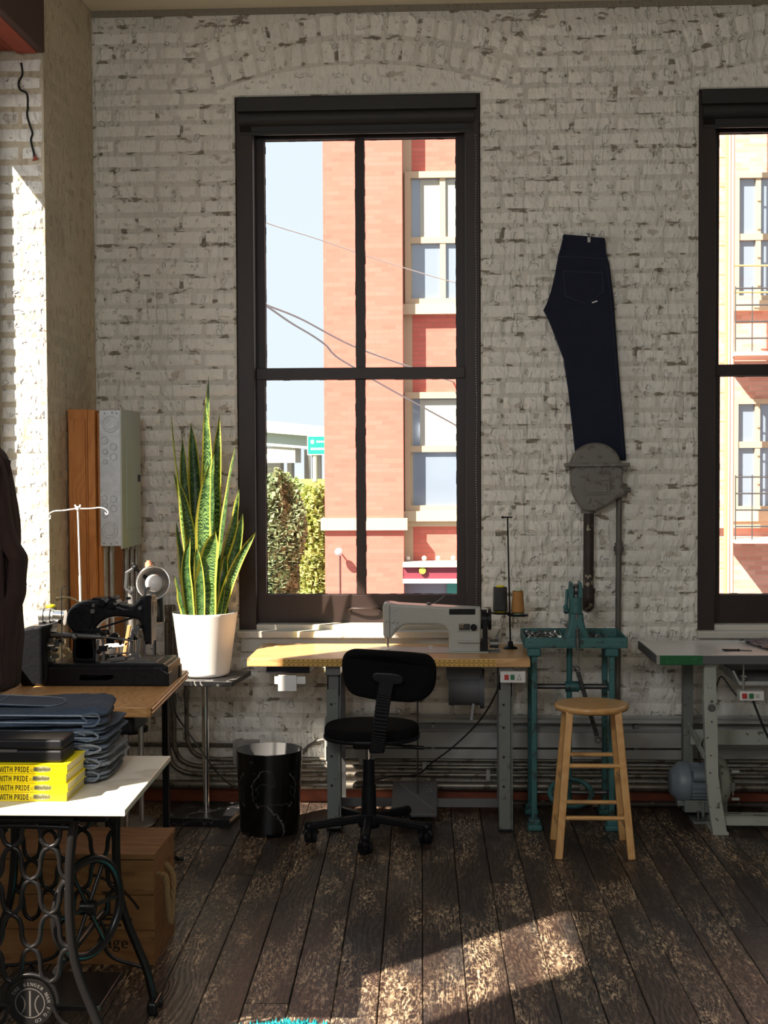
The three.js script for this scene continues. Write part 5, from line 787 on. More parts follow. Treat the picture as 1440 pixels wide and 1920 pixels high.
// ---------------------------------------------------------------- marble side table, pot and snake plant
const PZ = 0.33, PX = onZ(384, 1150, PZ).x, PT = 0.655;
{
  const o = thing('side_table', 'black marble pedestal table with a chrome pole under the plant', 'side table', V(PX, 0, PZ));
  const r = g => turned(g, V(PX, 0, PZ), V(0, 1, 0), -0.10);
  part(o, 'marble_top', r(bx(PX - 0.172, PX + 0.172, PT - 0.024, PT, PZ - 0.172, PZ + 0.172, 0.003)), M.marble);
  part(o, 'pole', rod(V(PX - 0.002, 0.03, PZ), V(PX - 0.002, PT - 0.02, PZ), 0.0155, 0.0155, 24), M.chrome, 'scuffed chrome pole');
  part(o, 'marble_base', r(bx(PX - 0.15, PX + 0.15, 0, 0.036, PZ - 0.16, PZ + 0.16, 0.004)), M.marble);
}
{
  const h = 0.29, o = thing('plant_pot', 'white tapered plant pot on the black marble table', 'pot', V(PX, PT, PZ));
  part(o, 'pot', lathe(PX, PT, PZ, [[0, 0], [0.095, 0], [0.106, 0.006], [0.112, 0.018], [0.147, h - 0.012], [0.1495, h], [0.146, h + 0.001], [0.141, h - 0.006], [0.128, 0.2], [0, 0.2]], 120), M.potWhite);
  M.soil = std({ color: rgb(0.03, 0.02, 0.014), roughness: 1, bumpMap: paintBump, bumpScale: 0.02 }, 0.3); part(o, 'soil', lathe(PX, PT + 0.235, PZ, [[0, 0.02], [0.06, 0.014], [0.131, 0], [0.131, -0.03], [0, -0.03]], 30), M.soil);
}
{
  const leafTex = (seed, light) => tex(128, 1024, (u, v) => {
    const e = Math.abs(u - 0.5) * 2, band = fbm(u, v, 3, 46, 3, seed) + 0.3 * Math.sin((v * 44 + fbm(u, v, 4, 10, 2, seed + 3) * 5) * 6.283), m = smooth(0.70, 0.78, e + 0.05 * (fbm(u, v, 4, 20, 2, seed + 7) - 0.5));
    const g = mix3([0.135, 0.26, 0.12], light, smooth(0.42, 0.72, band)); return mix3(g, [0.78, 0.74, 0.30], m);
  });
  const mats = [leafTex(801, [0.34, 0.48, 0.24]), leafTex(811, [0.46, 0.58, 0.30])].map(t => phys({ map: t, roughness: 0.42, side: THREE.DoubleSide, transmission: 0.25, thickness: 0 }));
  const o = thing('snake_plant', 'tall snake plant with yellow-edged banded leaves in the white pot', 'plant', V(PX, PT + 0.24, PZ));
  function leaf(path, w, dz0, dz1, face, kind = 0, profile = 0.35) {
    const pts = path.map((p, i) => onZ(p[0], p[1], PZ + dz0 + (dz1 - dz0) * i / (path.length - 1))), cv = new THREE.CatmullRomCurve3(pts), n = 26, m = 6, pos = [], uv = [], idx = [];
    for (let i = 0; i <= n; i++) {
      const t = i / n, c = cv.getPoint(t), tan = cv.getTangent(t), a = face[0] + (face[1] - face[0]) * t, side = V(Math.cos(a), 0, Math.sin(a)); side.addScaledVector(tan, -side.dot(tan)).normalize(); const nor = side.clone().cross(tan).normalize();
      const wd = w / 413 * 0.5 * Math.pow(Math.sin(Math.PI * Math.min(1, 0.22 + 0.78 * t)), profile + 0.25) * (t > 0.86 ? Math.sqrt(Math.max(0, (1 - t) / 0.14)) : 1);
      for (let j = 0; j <= m; j++) { const s = j / m * 2 - 1, q = c.clone().addScaledVector(side, s * wd).addScaledVector(nor, -wd * 0.55 * (1 - s * s) + 0.002 * Math.sin(t * 17 + s)); pos.push(q.x, q.y, q.z); uv.push(j / m, t * 0.9); }
    }
    for (let i = 0; i < n; i++) for (let j = 0; j < m; j++) { const k = i * (m + 1) + j; idx.push(k, k + 1, k + m + 2, k, k + m + 2, k + m + 1); }
    const g = new THREE.BufferGeometry(); g.setAttribute('position', new THREE.Float32BufferAttribute(pos, 3)); g.setAttribute('uv', new THREE.Float32BufferAttribute(uv, 2)); g.setIndex(idx); g.computeVertexNormals(); part(o, 'leaf', g, mats[kind]);
  }
  leaf([[388, 1170], [390, 1000], [386, 850], [391, 704]], 20, -0.04, -0.06, [0.2, 0.5]);
  leaf([[383, 1170], [386, 1000], [388, 860], [385, 752]], 24, -0.01, -0.02, [-0.3, 0.1], 1);
  leaf([[366, 1170], [350, 1060], [334, 920], [320, 772]], 15, 0.04, 0.05, [0.9, 1.2], 1);
  leaf([[364, 1170], [356, 1040], [345, 900], [342, 817]], 20, -0.05, -0.03, [0.5, -0.5]);
  leaf([[374, 1170], [368, 1000], [364, 880], [358, 792]], 28, -0.07, -0.09, [0.1, -0.2]);
  leaf([[396, 1170], [401, 1010], [404, 900], [412, 774]], 26, -0.03, -0.05, [0.5, -0.4], 1);
  leaf([[392, 1170], [381, 1040], [382, 950], [393, 868]], 32, 0.05, 0.06, [0.3, 0.1], 1);
  leaf([[397, 1170], [410, 1050], [424, 930], [441, 838]], 15, 0.06, 0.05, [0.8, 0.9]);
  leaf([[370, 1170], [362, 1040], [346, 950], [325, 884]], 22, 0.0, 0.02, [-0.6, -0.2], 1);
  leaf([[402, 1170], [420, 1060], [438, 980], [448, 916]], 22, -0.04, -0.05, [0.3, 0.6], 1);
  leaf([[404, 1170], [424, 1090], [444, 1020], [455, 962]], 24, 0.02, 0.01, [0.1, 0.3]);
  leaf([[410, 1170], [424, 1110], [448, 1050], [481, 995]], 20, 0.05, 0.09, [-0.2, 0.0], 1);
  leaf([[390, 1170], [386, 1100], [392, 1040], [404, 995]], 40, 0.09, 0.10, [0.2, -0.1], 1);
  leaf([[360, 1170], [346, 1100], [338, 1040], [330, 978]], 20, -0.06, -0.05, [0.4, 0.7]);
  leaf([[352, 1170], [340, 1140], [334, 1110], [328, 1080]], 16, 0.05, 0.06, [0.6, 0.9]);
  leaf([[406, 1170], [414, 1110], [420, 1070], [424, 1040]], 22, 0.07, 0.05, [0.9, 0.4]);
  leaf([[376, 1170], [374, 1100], [371, 1060], [369, 1027]], 20, 0.09, 0.10, [-0.2, 0.2]);
  leaf([[358, 1170], [352, 1110], [348, 1060], [356, 1005]], 20, 0.07, 0.09, [-0.3, 0.0]);
  leaf([[398, 1170], [398, 1000], [396, 920], [401, 850]], 18, 0.0, 0.0, [0.8, 0.6]);
  leaf([[418, 1165], [421, 1150], [423, 1140], [425, 1128]], 16, 0.03, 0.03, [0.3, 0.5]);
}
// ---------------------------------------------------------------- left sewing table with the black machine
const LT = 0.775;
{
  const x1 = onY(352, 1256, LT).x, xf = onY(281, 1326, LT).x, zb = onY(352, 1256, LT).z, zf = onY(281, 1326, LT).z, x0 = LEFT + 0.03, th = 0.037;
  const o = thing('machine_table', 'birch-topped sewing table on black legs beside the side window', 'table', V((x0 + x1) / 2, 0, (zb + zf) / 2));
  const sh = [[x0, -zf], [xf - 0.012, -zf], [xf, -zf + 0.012], [x1, -zb], [x0, -zb]];
  part(o, 'tabletop', ext(sh, 0, th, 0.004).rotateX(-Math.PI / 2).translate(0, LT - th, 0), M.tableEdge);
  part(o, 'edge_bead', [tube([V(xf + 0.001, LT - 0.012, zf - 0.015), V(x1 + 0.001, LT - 0.012, zb)], 0.005, 10, 8), tube([V(xf + 0.001, LT - 0.026, zf - 0.015), V(x1 + 0.001, LT - 0.026, zb)], 0.004, 10, 8)], M.tableWood, 'rounded beads along the table edge');
  for (const [x, z] of [[x1 - 0.07, zb + 0.12], [x0 + 0.06, zb + 0.12], [x0 + 0.06, zf - 0.12]]) part(o, 'leg', bx(x - 0.012, x + 0.012, 0, LT - th, z - 0.015, z + 0.015, 0.003), M.black);
  part(o, 'leg', [bx(xf - 0.19, xf - 0.165, 0.36, LT - th, zf - 0.14, zf - 0.11, 0.003), bx(xf - 0.19, xf - 0.165, 0, 0.4, zf - 0.14, zf - 0.11)], M.black);
  part(o, 'motor_housing', [bx(xf - 0.22, xf - 0.07, LT - th - 0.075, LT - th, zf - 0.30, zf - 0.06, 0.02)], M.black, 'dark motor housing slung under the top');
  part(o, 'chrome_strut', [rod(V(xf - 0.14, 0.3, zf - 0.22), V(xf - 0.14, LT - th - 0.06, zf - 0.22), 0.012), rod(V(xf - 0.10, 0.3, zf - 0.3), V(xf - 0.10, LT - th - 0.06, zf - 0.3), 0.01)], M.steel);
  const q = onZ(350, 1270, zb + 0.05); part(o, 'power_block', bx(x1 - 0.06, x1 - 0.008, LT - th - 0.03, LT - th, zb + 0.06, zb + 0.22, 0.003), M.steelDark);
}
single('hanging_cord', 'black cord looping from the birch table to the floor by the bin', 'cord', tube([[322, 1300, 0.7], [330, 1340, 0.55], [350, 1370, 0.5], [372, 1400, 0.46], [400, 1440, 0.4], [425, 1466, 0.3], [446, 1478, 0.2], [452, 1484, 0.1]].map(p => onZ(p[0], p[1], p[2])), 0.0042, 60, 8), M.cord);
// black buttonhole machine
{
  const z = 1.36, zF = 1.40, S = p => pxs(p, zF), at = (x, y, zz = zF) => onZ(x, y, zz), b = at(200, 1290), o = thing('buttonhole_machine', 'old black cast-iron buttonhole machine on the birch table', 'sewing machine', V(b.x, LT, z));
  const yb = LT;
  const bs = S([[92, 1250], [300, 1250], [318, 1262], [318, 1288], [300, 1291], [96, 1291], [90, 1288]]).map(p => [p[0], Math.max(p[1], yb + 0.001)]);
  const hl = S([[150, 1262], [214, 1262], [219, 1270], [206, 1277], [148, 1277]]);
  part(o, 'base', ext(bs, z - 0.02, 0.075, 0.005, [hl], 2), M.japan); part(o, 'base', ext(bs, z - 0.21, 0.05, 0.005, [], 2), M.japan);
  part(o, 'base_top', bx(at(94, 1245).x, at(308, 1245).x, at(94, 1252).y, at(94, 1244).y, z - 0.21, z + 0.045, 0.005), M.japan);
  part(o, 'base_end', bx(at(297, 1260).x, at(316, 1260).x, yb, at(310, 1248).y, z - 0.2, z + 0.05, 0.006), M.japan);
  part(o, 'base_handle', [rod(at(152, 1270, z - 0.03), at(216, 1262, z - 0.03), 0.006), sph(at(214, 1262, z - 0.03).x, at(214, 1262, z - 0.03).y, z - 0.03, 0.009)], M.steelDark);
  // arm: swelling drum at the back, long beak to the needle end
  part(o, 'arm', ext(S(spline([[118, 1172], [120, 1152], [130, 1138], [146, 1130], [172, 1127], [210, 1127], [216, 1134], [240, 1138], [254, 1126], [258, 1121], [278, 1121], [280, 1180], [276, 1208], [268, 1212], [262, 1190], [256, 1168], [240, 1162], [205, 1160], [186, 1168], [172, 1185], [176, 1240], [132, 1240], [130, 1190]], 110)), z - 0.10, 0.10, 0.016, [], 4), M.japan);
  const dr = at(146, 1162); part(o, 'drum_cover', [rod(V(dr.x, dr.y, z - 0.01), V(dr.x, dr.y, z + 0.012), 0.050, 0.048, 36), rod(V(at(139, 1149).x, at(139, 1149).y, z), V(at(139, 1149).x, at(139, 1149).y, z + 0.017), 0.0065, 0.0055, 12)], M.japan);
  part(o, 'pedestal', bx(at(130, 1200).x, at(174, 1200).x, at(130, 1246).y, at(130, 1190).y, z - 0.09, z + 0.0, 0.01), M.japan);
  part(o, 'needle_head', [bx(at(268, 1122).x, at(281, 1122).x, at(268, 1206).y, at(268, 1118).y, z - 0.07, z + 0.012, 0.004), bx(at(277, 1130).x, at(281, 1130).x, at(268, 1210).y, at(268, 1124).y, z - 0.02, z + 0.018)], M.japan);
  part(o, 'needle_bar', [rod(at(272, 1104, z - 0.02), at(271, 1226, z - 0.02), 0.0045, 0.0045, 10), cb(at(272, 1106).x, at(272, 1106).y, z - 0.02, 0.014, 0.012, 0.014, 0.002)], M.steelDark);
  for (const [x, y, r] of [[257, 1178, 0.013], [257, 1178, 0.006], [174, 1146, 0.010], [176, 1135, 0.007], [232, 1130, 0.005], [218, 1132, 0.006], [200, 1126, 0.008], [263, 1140, 0.008]]) { const q = at(x, y, z + 0.01); part(o, 'screw', [rod(V(q.x, q.y, z - 0.02), V(q.x, q.y, z + 0.012 + (0.014 - r)), r, r * 0.92, 16)], M.steelDark); }
  part(o, 'top_plate', bx(at(166, 1126).x, at(211, 1126).x, at(166, 1129).y, at(166, 1124).y, z - 0.08, z - 0.01, 0.002), M.japan);
  // linkage under the arm
  part(o, 'link_rod', [rod(at(96, 1190, z + 0.02), at(190, 1194, z + 0.02), 0.012, 0.010, 14), rod(at(190, 1194, z + 0.02), at(250, 1201, z + 0.02), 0.004, 0.004, 8), sph(at(142, 1194, z + 0.02).x, at(142, 1194, z + 0.02).y, z + 0.03, 0.012)], M.steelDark);
  part(o, 'feed_frame', [bar(at(182, 1240, z), at(184, 1200, z), 0.010, 0.010), bar(at(195, 1244, z), at(193, 1190, z), 0.008, 0.01), bar(at(232, 1236, z), at(260, 1226, z), 0.010, 0.008), bar(at(190, 1229, z), at(262, 1222, z), 0.006, 0.006), bar(at(248, 1190, z), at(246, 1222, z), 0.014, 0.012, 0.003), bar(at(262, 1196, z), at(258, 1240, z), 0.008, 0.012), bar(at(205, 1238, z + 0.03), at(236, 1234, z + 0.03), 0.018, 0.014, 0.005)], M.steelDark);
  part(o, 'cam_lever', [bar(at(158, 1184, z), at(190, 1182, z), 0.02, 0.03, 0.004), bar(at(186, 1178, z), at(250, 1158, z), 0.008, 0.008)], M.japan);
  part(o, 'cloth_clamp', [bx(at(186, 1244).x, at(292, 1244).x, at(186, 1246).y, at(186, 1241).y, z - 0.12, z + 0.03, 0.002), bar(at(225, 1241, z + 0.03), at(278, 1236, z + 0.03), 0.012, 0.006)], M.steelDark);
  part(o, 'guide_wire', tube([[128, 1102], [118, 1100], [116, 1106], [115.5, 1150], [116, 1200], [116, 1246]].map(p => at(p[0], p[1], z + 0.045)), 0.0022, 40, 6), M.steelDark);
  part(o, 'tension_arm', [tube([[108, 1123], [118, 1121], [134, 1121], [150, 1130]].map(p => at(p[0], p[1], z + 0.03)), 0.004, 16, 8), ...[[108, 1123], [116, 1122]].map(p => { const q = at(p[0], p[1], z + 0.03); return rod(V(q.x - 0.006, q.y, q.z), V(q.x + 0.006, q.y, q.z), 0.008, 0.008, 12); })], M.brass);
  part(o, 'drive_pulley', [rod(at(76, 1156, z - 0.05), at(84, 1156, z - 0.05), 0.036, 0.036, 28), rod(at(84, 1156, z - 0.05), at(90, 1156, z - 0.05), 0.031, 0.031, 28), rod(at(90, 1156, z - 0.05), at(96, 1156, z - 0.05), 0.034, 0.034, 28), rod(at(96, 1156, z - 0.05), at(102, 1156, z - 0.05), 0.028, 0.028, 28)], M.steel); part(o, 'pulley_neck', rod(at(100, 1156, z - 0.05), at(122, 1158, z - 0.05), 0.026, 0.030, 24), M.chrome);
  part(o, 'belt_guard', ext(S(spline([[42, 1284], [42, 1200], [44, 1180], [58, 1174], [80, 1172], [100, 1170], [94, 1184], [90, 1210], [88, 1286]], 50)).map(p => [p[0], Math.max(p[1], yb + 0.001)]), z - 0.06, 0.12, 0.012, [], 3), M.japan, 'black sheet belt guard');
  { const r = rng(83), piece = (x0, x1, y0, y1, n, mats) => { for (let k = 0; k < n; k++) { const q = at(x0 + r() * (x1 - x0), y0 + r() * (y1 - y0), z), zz = z - 0.06 + r() * 0.085, s = 0.005 + r() * 0.009, t = r(); part(o, 'linkage_piece', t < 0.35 ? rod(V(q.x, q.y, zz - 0.012), V(q.x, q.y, zz + 0.012), s, s, 12) : t < 0.7 ? cb(q.x, q.y, zz, s * 2.4, s * 1.5, 0.02, 0.002) : bar(V(q.x, q.y, zz), V(q.x + (r() - 0.5) * 0.05, q.y + (r() - 0.5) * 0.05, zz), s * 0.8, s * 0.8), mats[Math.floor(r() * mats.length)]); } };
    piece(184, 270, 1186, 1238, 26, [M.steelDark, M.japan, M.japan]); piece(94, 128, 1186, 1240, 12, [M.steelDark, M.brass, M.japan]); piece(170, 262, 1124, 1136, 9, [M.japan, M.steelDark]); }
  part(o, 'valve_block', [[96, 1200], [100, 1216], [104, 1230], [94, 1238], [108, 1208]].map(p => { const q = at(p[0], p[1], z + 0.01); return cb(q.x, q.y, z + 0.01, 0.022, 0.016, 0.03, 0.003); }), M.steelDark);
}
{ const z = 1.24, q = onZ(95, 1143, z), o = thing('thread_spool', 'dark thread spool with a yellow cap behind the black machine', 'thread', V(q.x, q.y, z)); part(o, 'thread_winding', lathe(q.x, q.y - 0.02, z, [[0, 0], [0.022, 0], [0.022, 0.028], [0, 0.028]]), M.threadDark); part(o, 'cap', lathe(q.x, q.y + 0.006, z, [[0, 0], [0.019, 0], [0.019, 0.012], [0.012, 0.014], [0, 0.014]]), M.yellow); part(o, 'spindle', rod(V(q.x, LT, z), V(q.x, q.y + 0.01, z), 0.004, 0.004, 8), M.steelDark); }
// pale wire thread stand behind it
{ const z = 1.10, t = onZ(146, 952, z), b = onZ(152, 1128, z), o = thing('wire_stand', 'white wire thread stand with hooked arms above the black machine', 'thread stand', V(b.x, LT, z));
  part(o, 'pole', [rod(V(b.x, LT, z), onZ(150, 1080, z), 0.005, 0.005, 10), rod(onZ(150, 1080, z), t, 0.0038, 0.0036, 10)], M.white); part(o, 'base', lathe(b.x, LT, z, [[0, 0], [0.03, 0], [0.028, 0.006], [0.008, 0.012], [0, 0.012]]), M.white);
  part(o, 'hook_arm', tube([[146, 953], [120, 957], [100, 959], [92, 964], [90, 971], [94, 973], [94.5, 966]].map(p => onZ(p[0], p[1], z)), 0.0026, 40, 8), M.white); part(o, 'hook_arm', tube([[146, 954], [170, 953.5], [190, 952], [199, 956], [203, 962], [200, 965], [197, 961]].map(p => onZ(p[0], p[1], z)), 0.0026, 40, 8), M.white);
  part(o, 'wing_nut', [cb(t.x, t.y - 0.002, z + 0.004, 0.012, 0.016, 0.012, 0.003), bar(V(t.x - 0.006, t.y, z), V(t.x - 0.012, t.y + 0.012, z), 0.006, 0.004), bar(V(t.x + 0.006, t.y, z), V(t.x + 0.010, t.y + 0.012, z), 0.006, 0.004)], M.white); }
// machine lamp with an open metal shade, and a second black lamp behind it
{
  const z = 1.08, c = onZ(287, 1093, z), o = thing('machine_lamp', 'swivel lamp with a bare metal shade and copper knob facing outward', 'lamp', V(onZ(242, 1130, z).x, LT, z));
  const q = new THREE.Quaternion().setFromEuler(new THREE.Euler(1.42, 0, -0.18, 'ZXY')), L = g => g.applyQuaternion(q).translate(c.x, c.y, c.z);
  part(o, 'shade', L(J(lathe(0, 0, 0, [[0.020, -0.10], [0.030, -0.095], [0.052, -0.06], [0.064, -0.02], [0.067, 0.0]], 40))), M.lampMetal); part(o, 'shade_rim', L(new THREE.TorusGeometry(0.067, 0.003, 8, 40).rotateX(Math.PI / 2)), M.chrome);
  part(o, 'bulb', L(J(sph(0, -0.022, 0, 0.036), lathe(0, -0.095, 0, [[0.014, 0], [0.015, 0.04], [0.022, 0.052]], 18))), M.bulbGlass);
  const k = onZ(279, 1057, z - 0.085); part(o, 'knob', [rod(V(k.x, k.y - 0.012, z - 0.085), V(k.x - 0.001, k.y + 0.006, z - 0.085), 0.016, 0.014, 18), rod(V(k.x - 0.001, k.y + 0.006, z - 0.085), V(k.x - 0.001, k.y + 0.013, z - 0.085), 0.009, 0.008, 14), rod(V(c.x, c.y + 0.02, z - 0.095), V(k.x, k.y, z - 0.085), 0.012)], M.copper, 'copper coloured knob');
  const j = onZ(250, 1065, z); part(o, 'joint', [sph(j.x, j.y, z - 0.03, 0.014), sph(j.x - 0.006, j.y + 0.012, z - 0.03, 0.010), rod(V(j.x, j.y, z - 0.03), V(c.x - 0.03, c.y + 0.005, z - 0.06), 0.008)], M.black);
  part(o, 'arm', [bar(onZ(238, 1072, z), onZ(236, 1104, z), 0.014, 0.012, 0.003), bar(onZ(250, 1066, z), onZ(238, 1074, z), 0.012, 0.012, 0.003), bar(onZ(236, 1104, z), onZ(247, 1112, z), 0.012, 0.012, 0.003)], M.steelDark); part(o, 'stem', [rod(V(onZ(246, 1125, z).x, LT, z - 0.02), onZ(246, 1100, z - 0.02), 0.014, 0.014, 16), lathe(onZ(246, 1125, z).x, LT, z - 0.02, [[0, 0], [0.06, 0], [0.058, 0.012], [0.02, 0.02], [0, 0.02]])], M.galv);
  const z2 = 0.955, d = onZ(289, 1140, z2), o2 = thing('shade_lamp', 'black cylindrical lamp shade with a cream lining behind the metal lamp', 'lamp', V(d.x, LT, z2));
  const e = onZ(289, 1165, z2), tp = onZ(289, 1112, z2); part(o2, 'shade', lathe(e.x, e.y, z2, [[0.044, 0], [0.040, tp.y - e.y], [0.012, tp.y - e.y + 0.012]], 36), (M.shadeBlack = std({ color: rgb(0.012, 0.012, 0.012), roughness: 0.35, side: THREE.DoubleSide }))); M.cream = std({ color: rgb(0.78, 0.70, 0.56), roughness: 0.7, side: THREE.DoubleSide }); part(o2, 'lining', [lathe(e.x, e.y, z2, [[0.0425, -0.001], [0.038, tp.y - e.y - 0.01]], 36), lathe(e.x, e.y, z2, [[0.0, -0.012], [0.03, -0.008], [0.0445, 0.0]], 36)], M.cream, 'cream diffuser at the mouth'); part(o2, 'stem', [rod(V(e.x, LT, z2 - 0.001), V(e.x, tp.y + 0.02, z2 - 0.001), 0.007), rod(V(e.x, tp.y + 0.02, z2 - 0.001), V(e.x, tp.y + 0.012, z2), 0.007), lathe(e.x, LT, z2 - 0.001, [[0, 0], [0.05, 0], [0.05, 0.012], [0, 0.016]])], M.black);
}
// tin can and a wooden handled brush behind the machine
{ const z = 1.04, c = onZ(214, 1185, z), o = thing('tin_can', 'shiny tin can holding odds and ends behind the black machine', 'can', V(c.x, LT, z)); part(o, 'can', lathe(c.x, LT, z, [[0, 0], [0.042, 0], [0.042, 0.105], [0.044, 0.108], [0.040, 0.108], [0.039, 0.01], [0, 0.01]], 32), M.steel); part(o, 'lid', lathe(c.x, LT + 0.107, z, [[0, 0.006], [0.02, 0.008], [0.046, 0.002], [0.046, 0]], 32), M.white, 'white lid');
  single('wooden_brush', 'orange wooden brush handle leaning behind the black machine', 'brush', [bar(V(onZ(227, 1228, 1.11).x, LT + 0.008, 1.11), onZ(243, 1172, 1.09), 0.016, 0.012, 0.004), cb(onZ(227, 1228, 1.11).x, LT + 0.008, 1.11, 0.03, 0.014, 0.02, 0.003)], M.teak); }
// small green houseplant at the side window
{ const z = 1.2, c = onZ(54, 1166, z); M.leafGreen = phys({ color: rgb(0.10, 0.26, 0.04), roughness: 0.5, side: THREE.DoubleSide, transmission: 0.3, thickness: 0 }); const o = thing('window_plant', 'small green leafy plant on the side window sill', 'plant', V(c.x - 0.06, LT, z - 0.1)); const X = c.x - 0.05, Z = z - 0.1;
  part(o, 'pot', lathe(X, LT, Z, [[0, 0], [0.035, 0], [0.045, 0.06], [0.042, 0.06], [0, 0.05]]), M.black); for (let k = 0; k < 6; k++) { const t = k * 1.05, g = new THREE.SphereGeometry(0.03, 10, 6).scale(1, 0.12, 0.5).rotateZ(0.3).translate(0.03, 0, 0).rotateY(t).translate(X, LT + 0.10 + 0.015 * (k % 3), Z); part(o, 'leaf', g, M.leafGreen); part(o, 'stem', rod(V(X, LT + 0.06, Z), V(X + 0.02 * Math.cos(t), LT + 0.10 + 0.015 * (k % 3), Z - 0.02 * Math.sin(t)), 0.002, 0.002, 6), M.leafGreen); } }
// chrome disc base under the birch table, and a bent iron hook
{ const q = onY(262, 1545, 0.0), o = thing('pedestal_base', 'round chrome pedestal base under the birch table', 'stool base', V(q.x - 0.1, 0, q.z)); part(o, 'disc', lathe(q.x - 0.06, 0, q.z, [[0, 0], [0.13, 0], [0.13, 0.008], [0.10, 0.018], [0.03, 0.028], [0, 0.03]], 40), M.steel); part(o, 'column', rod(V(q.x - 0.06, 0.02, q.z), V(q.x - 0.06, 0.42, q.z), 0.016), M.steelDark); part(o, 'cap', lathe(q.x - 0.06, 0.42, q.z, [[0, 0], [0.1, 0], [0.1, 0.02], [0, 0.02]]), M.black); }
{ const a = [[318, 1590], [324, 1604], [334, 1610], [344, 1610]].map(p => onY(p[0], p[1], 0.012)); single('iron_hook', 'bent black iron hook lying by the wooden crate', 'hook', tube(a, 0.008, 20, 8), M.castIron); }

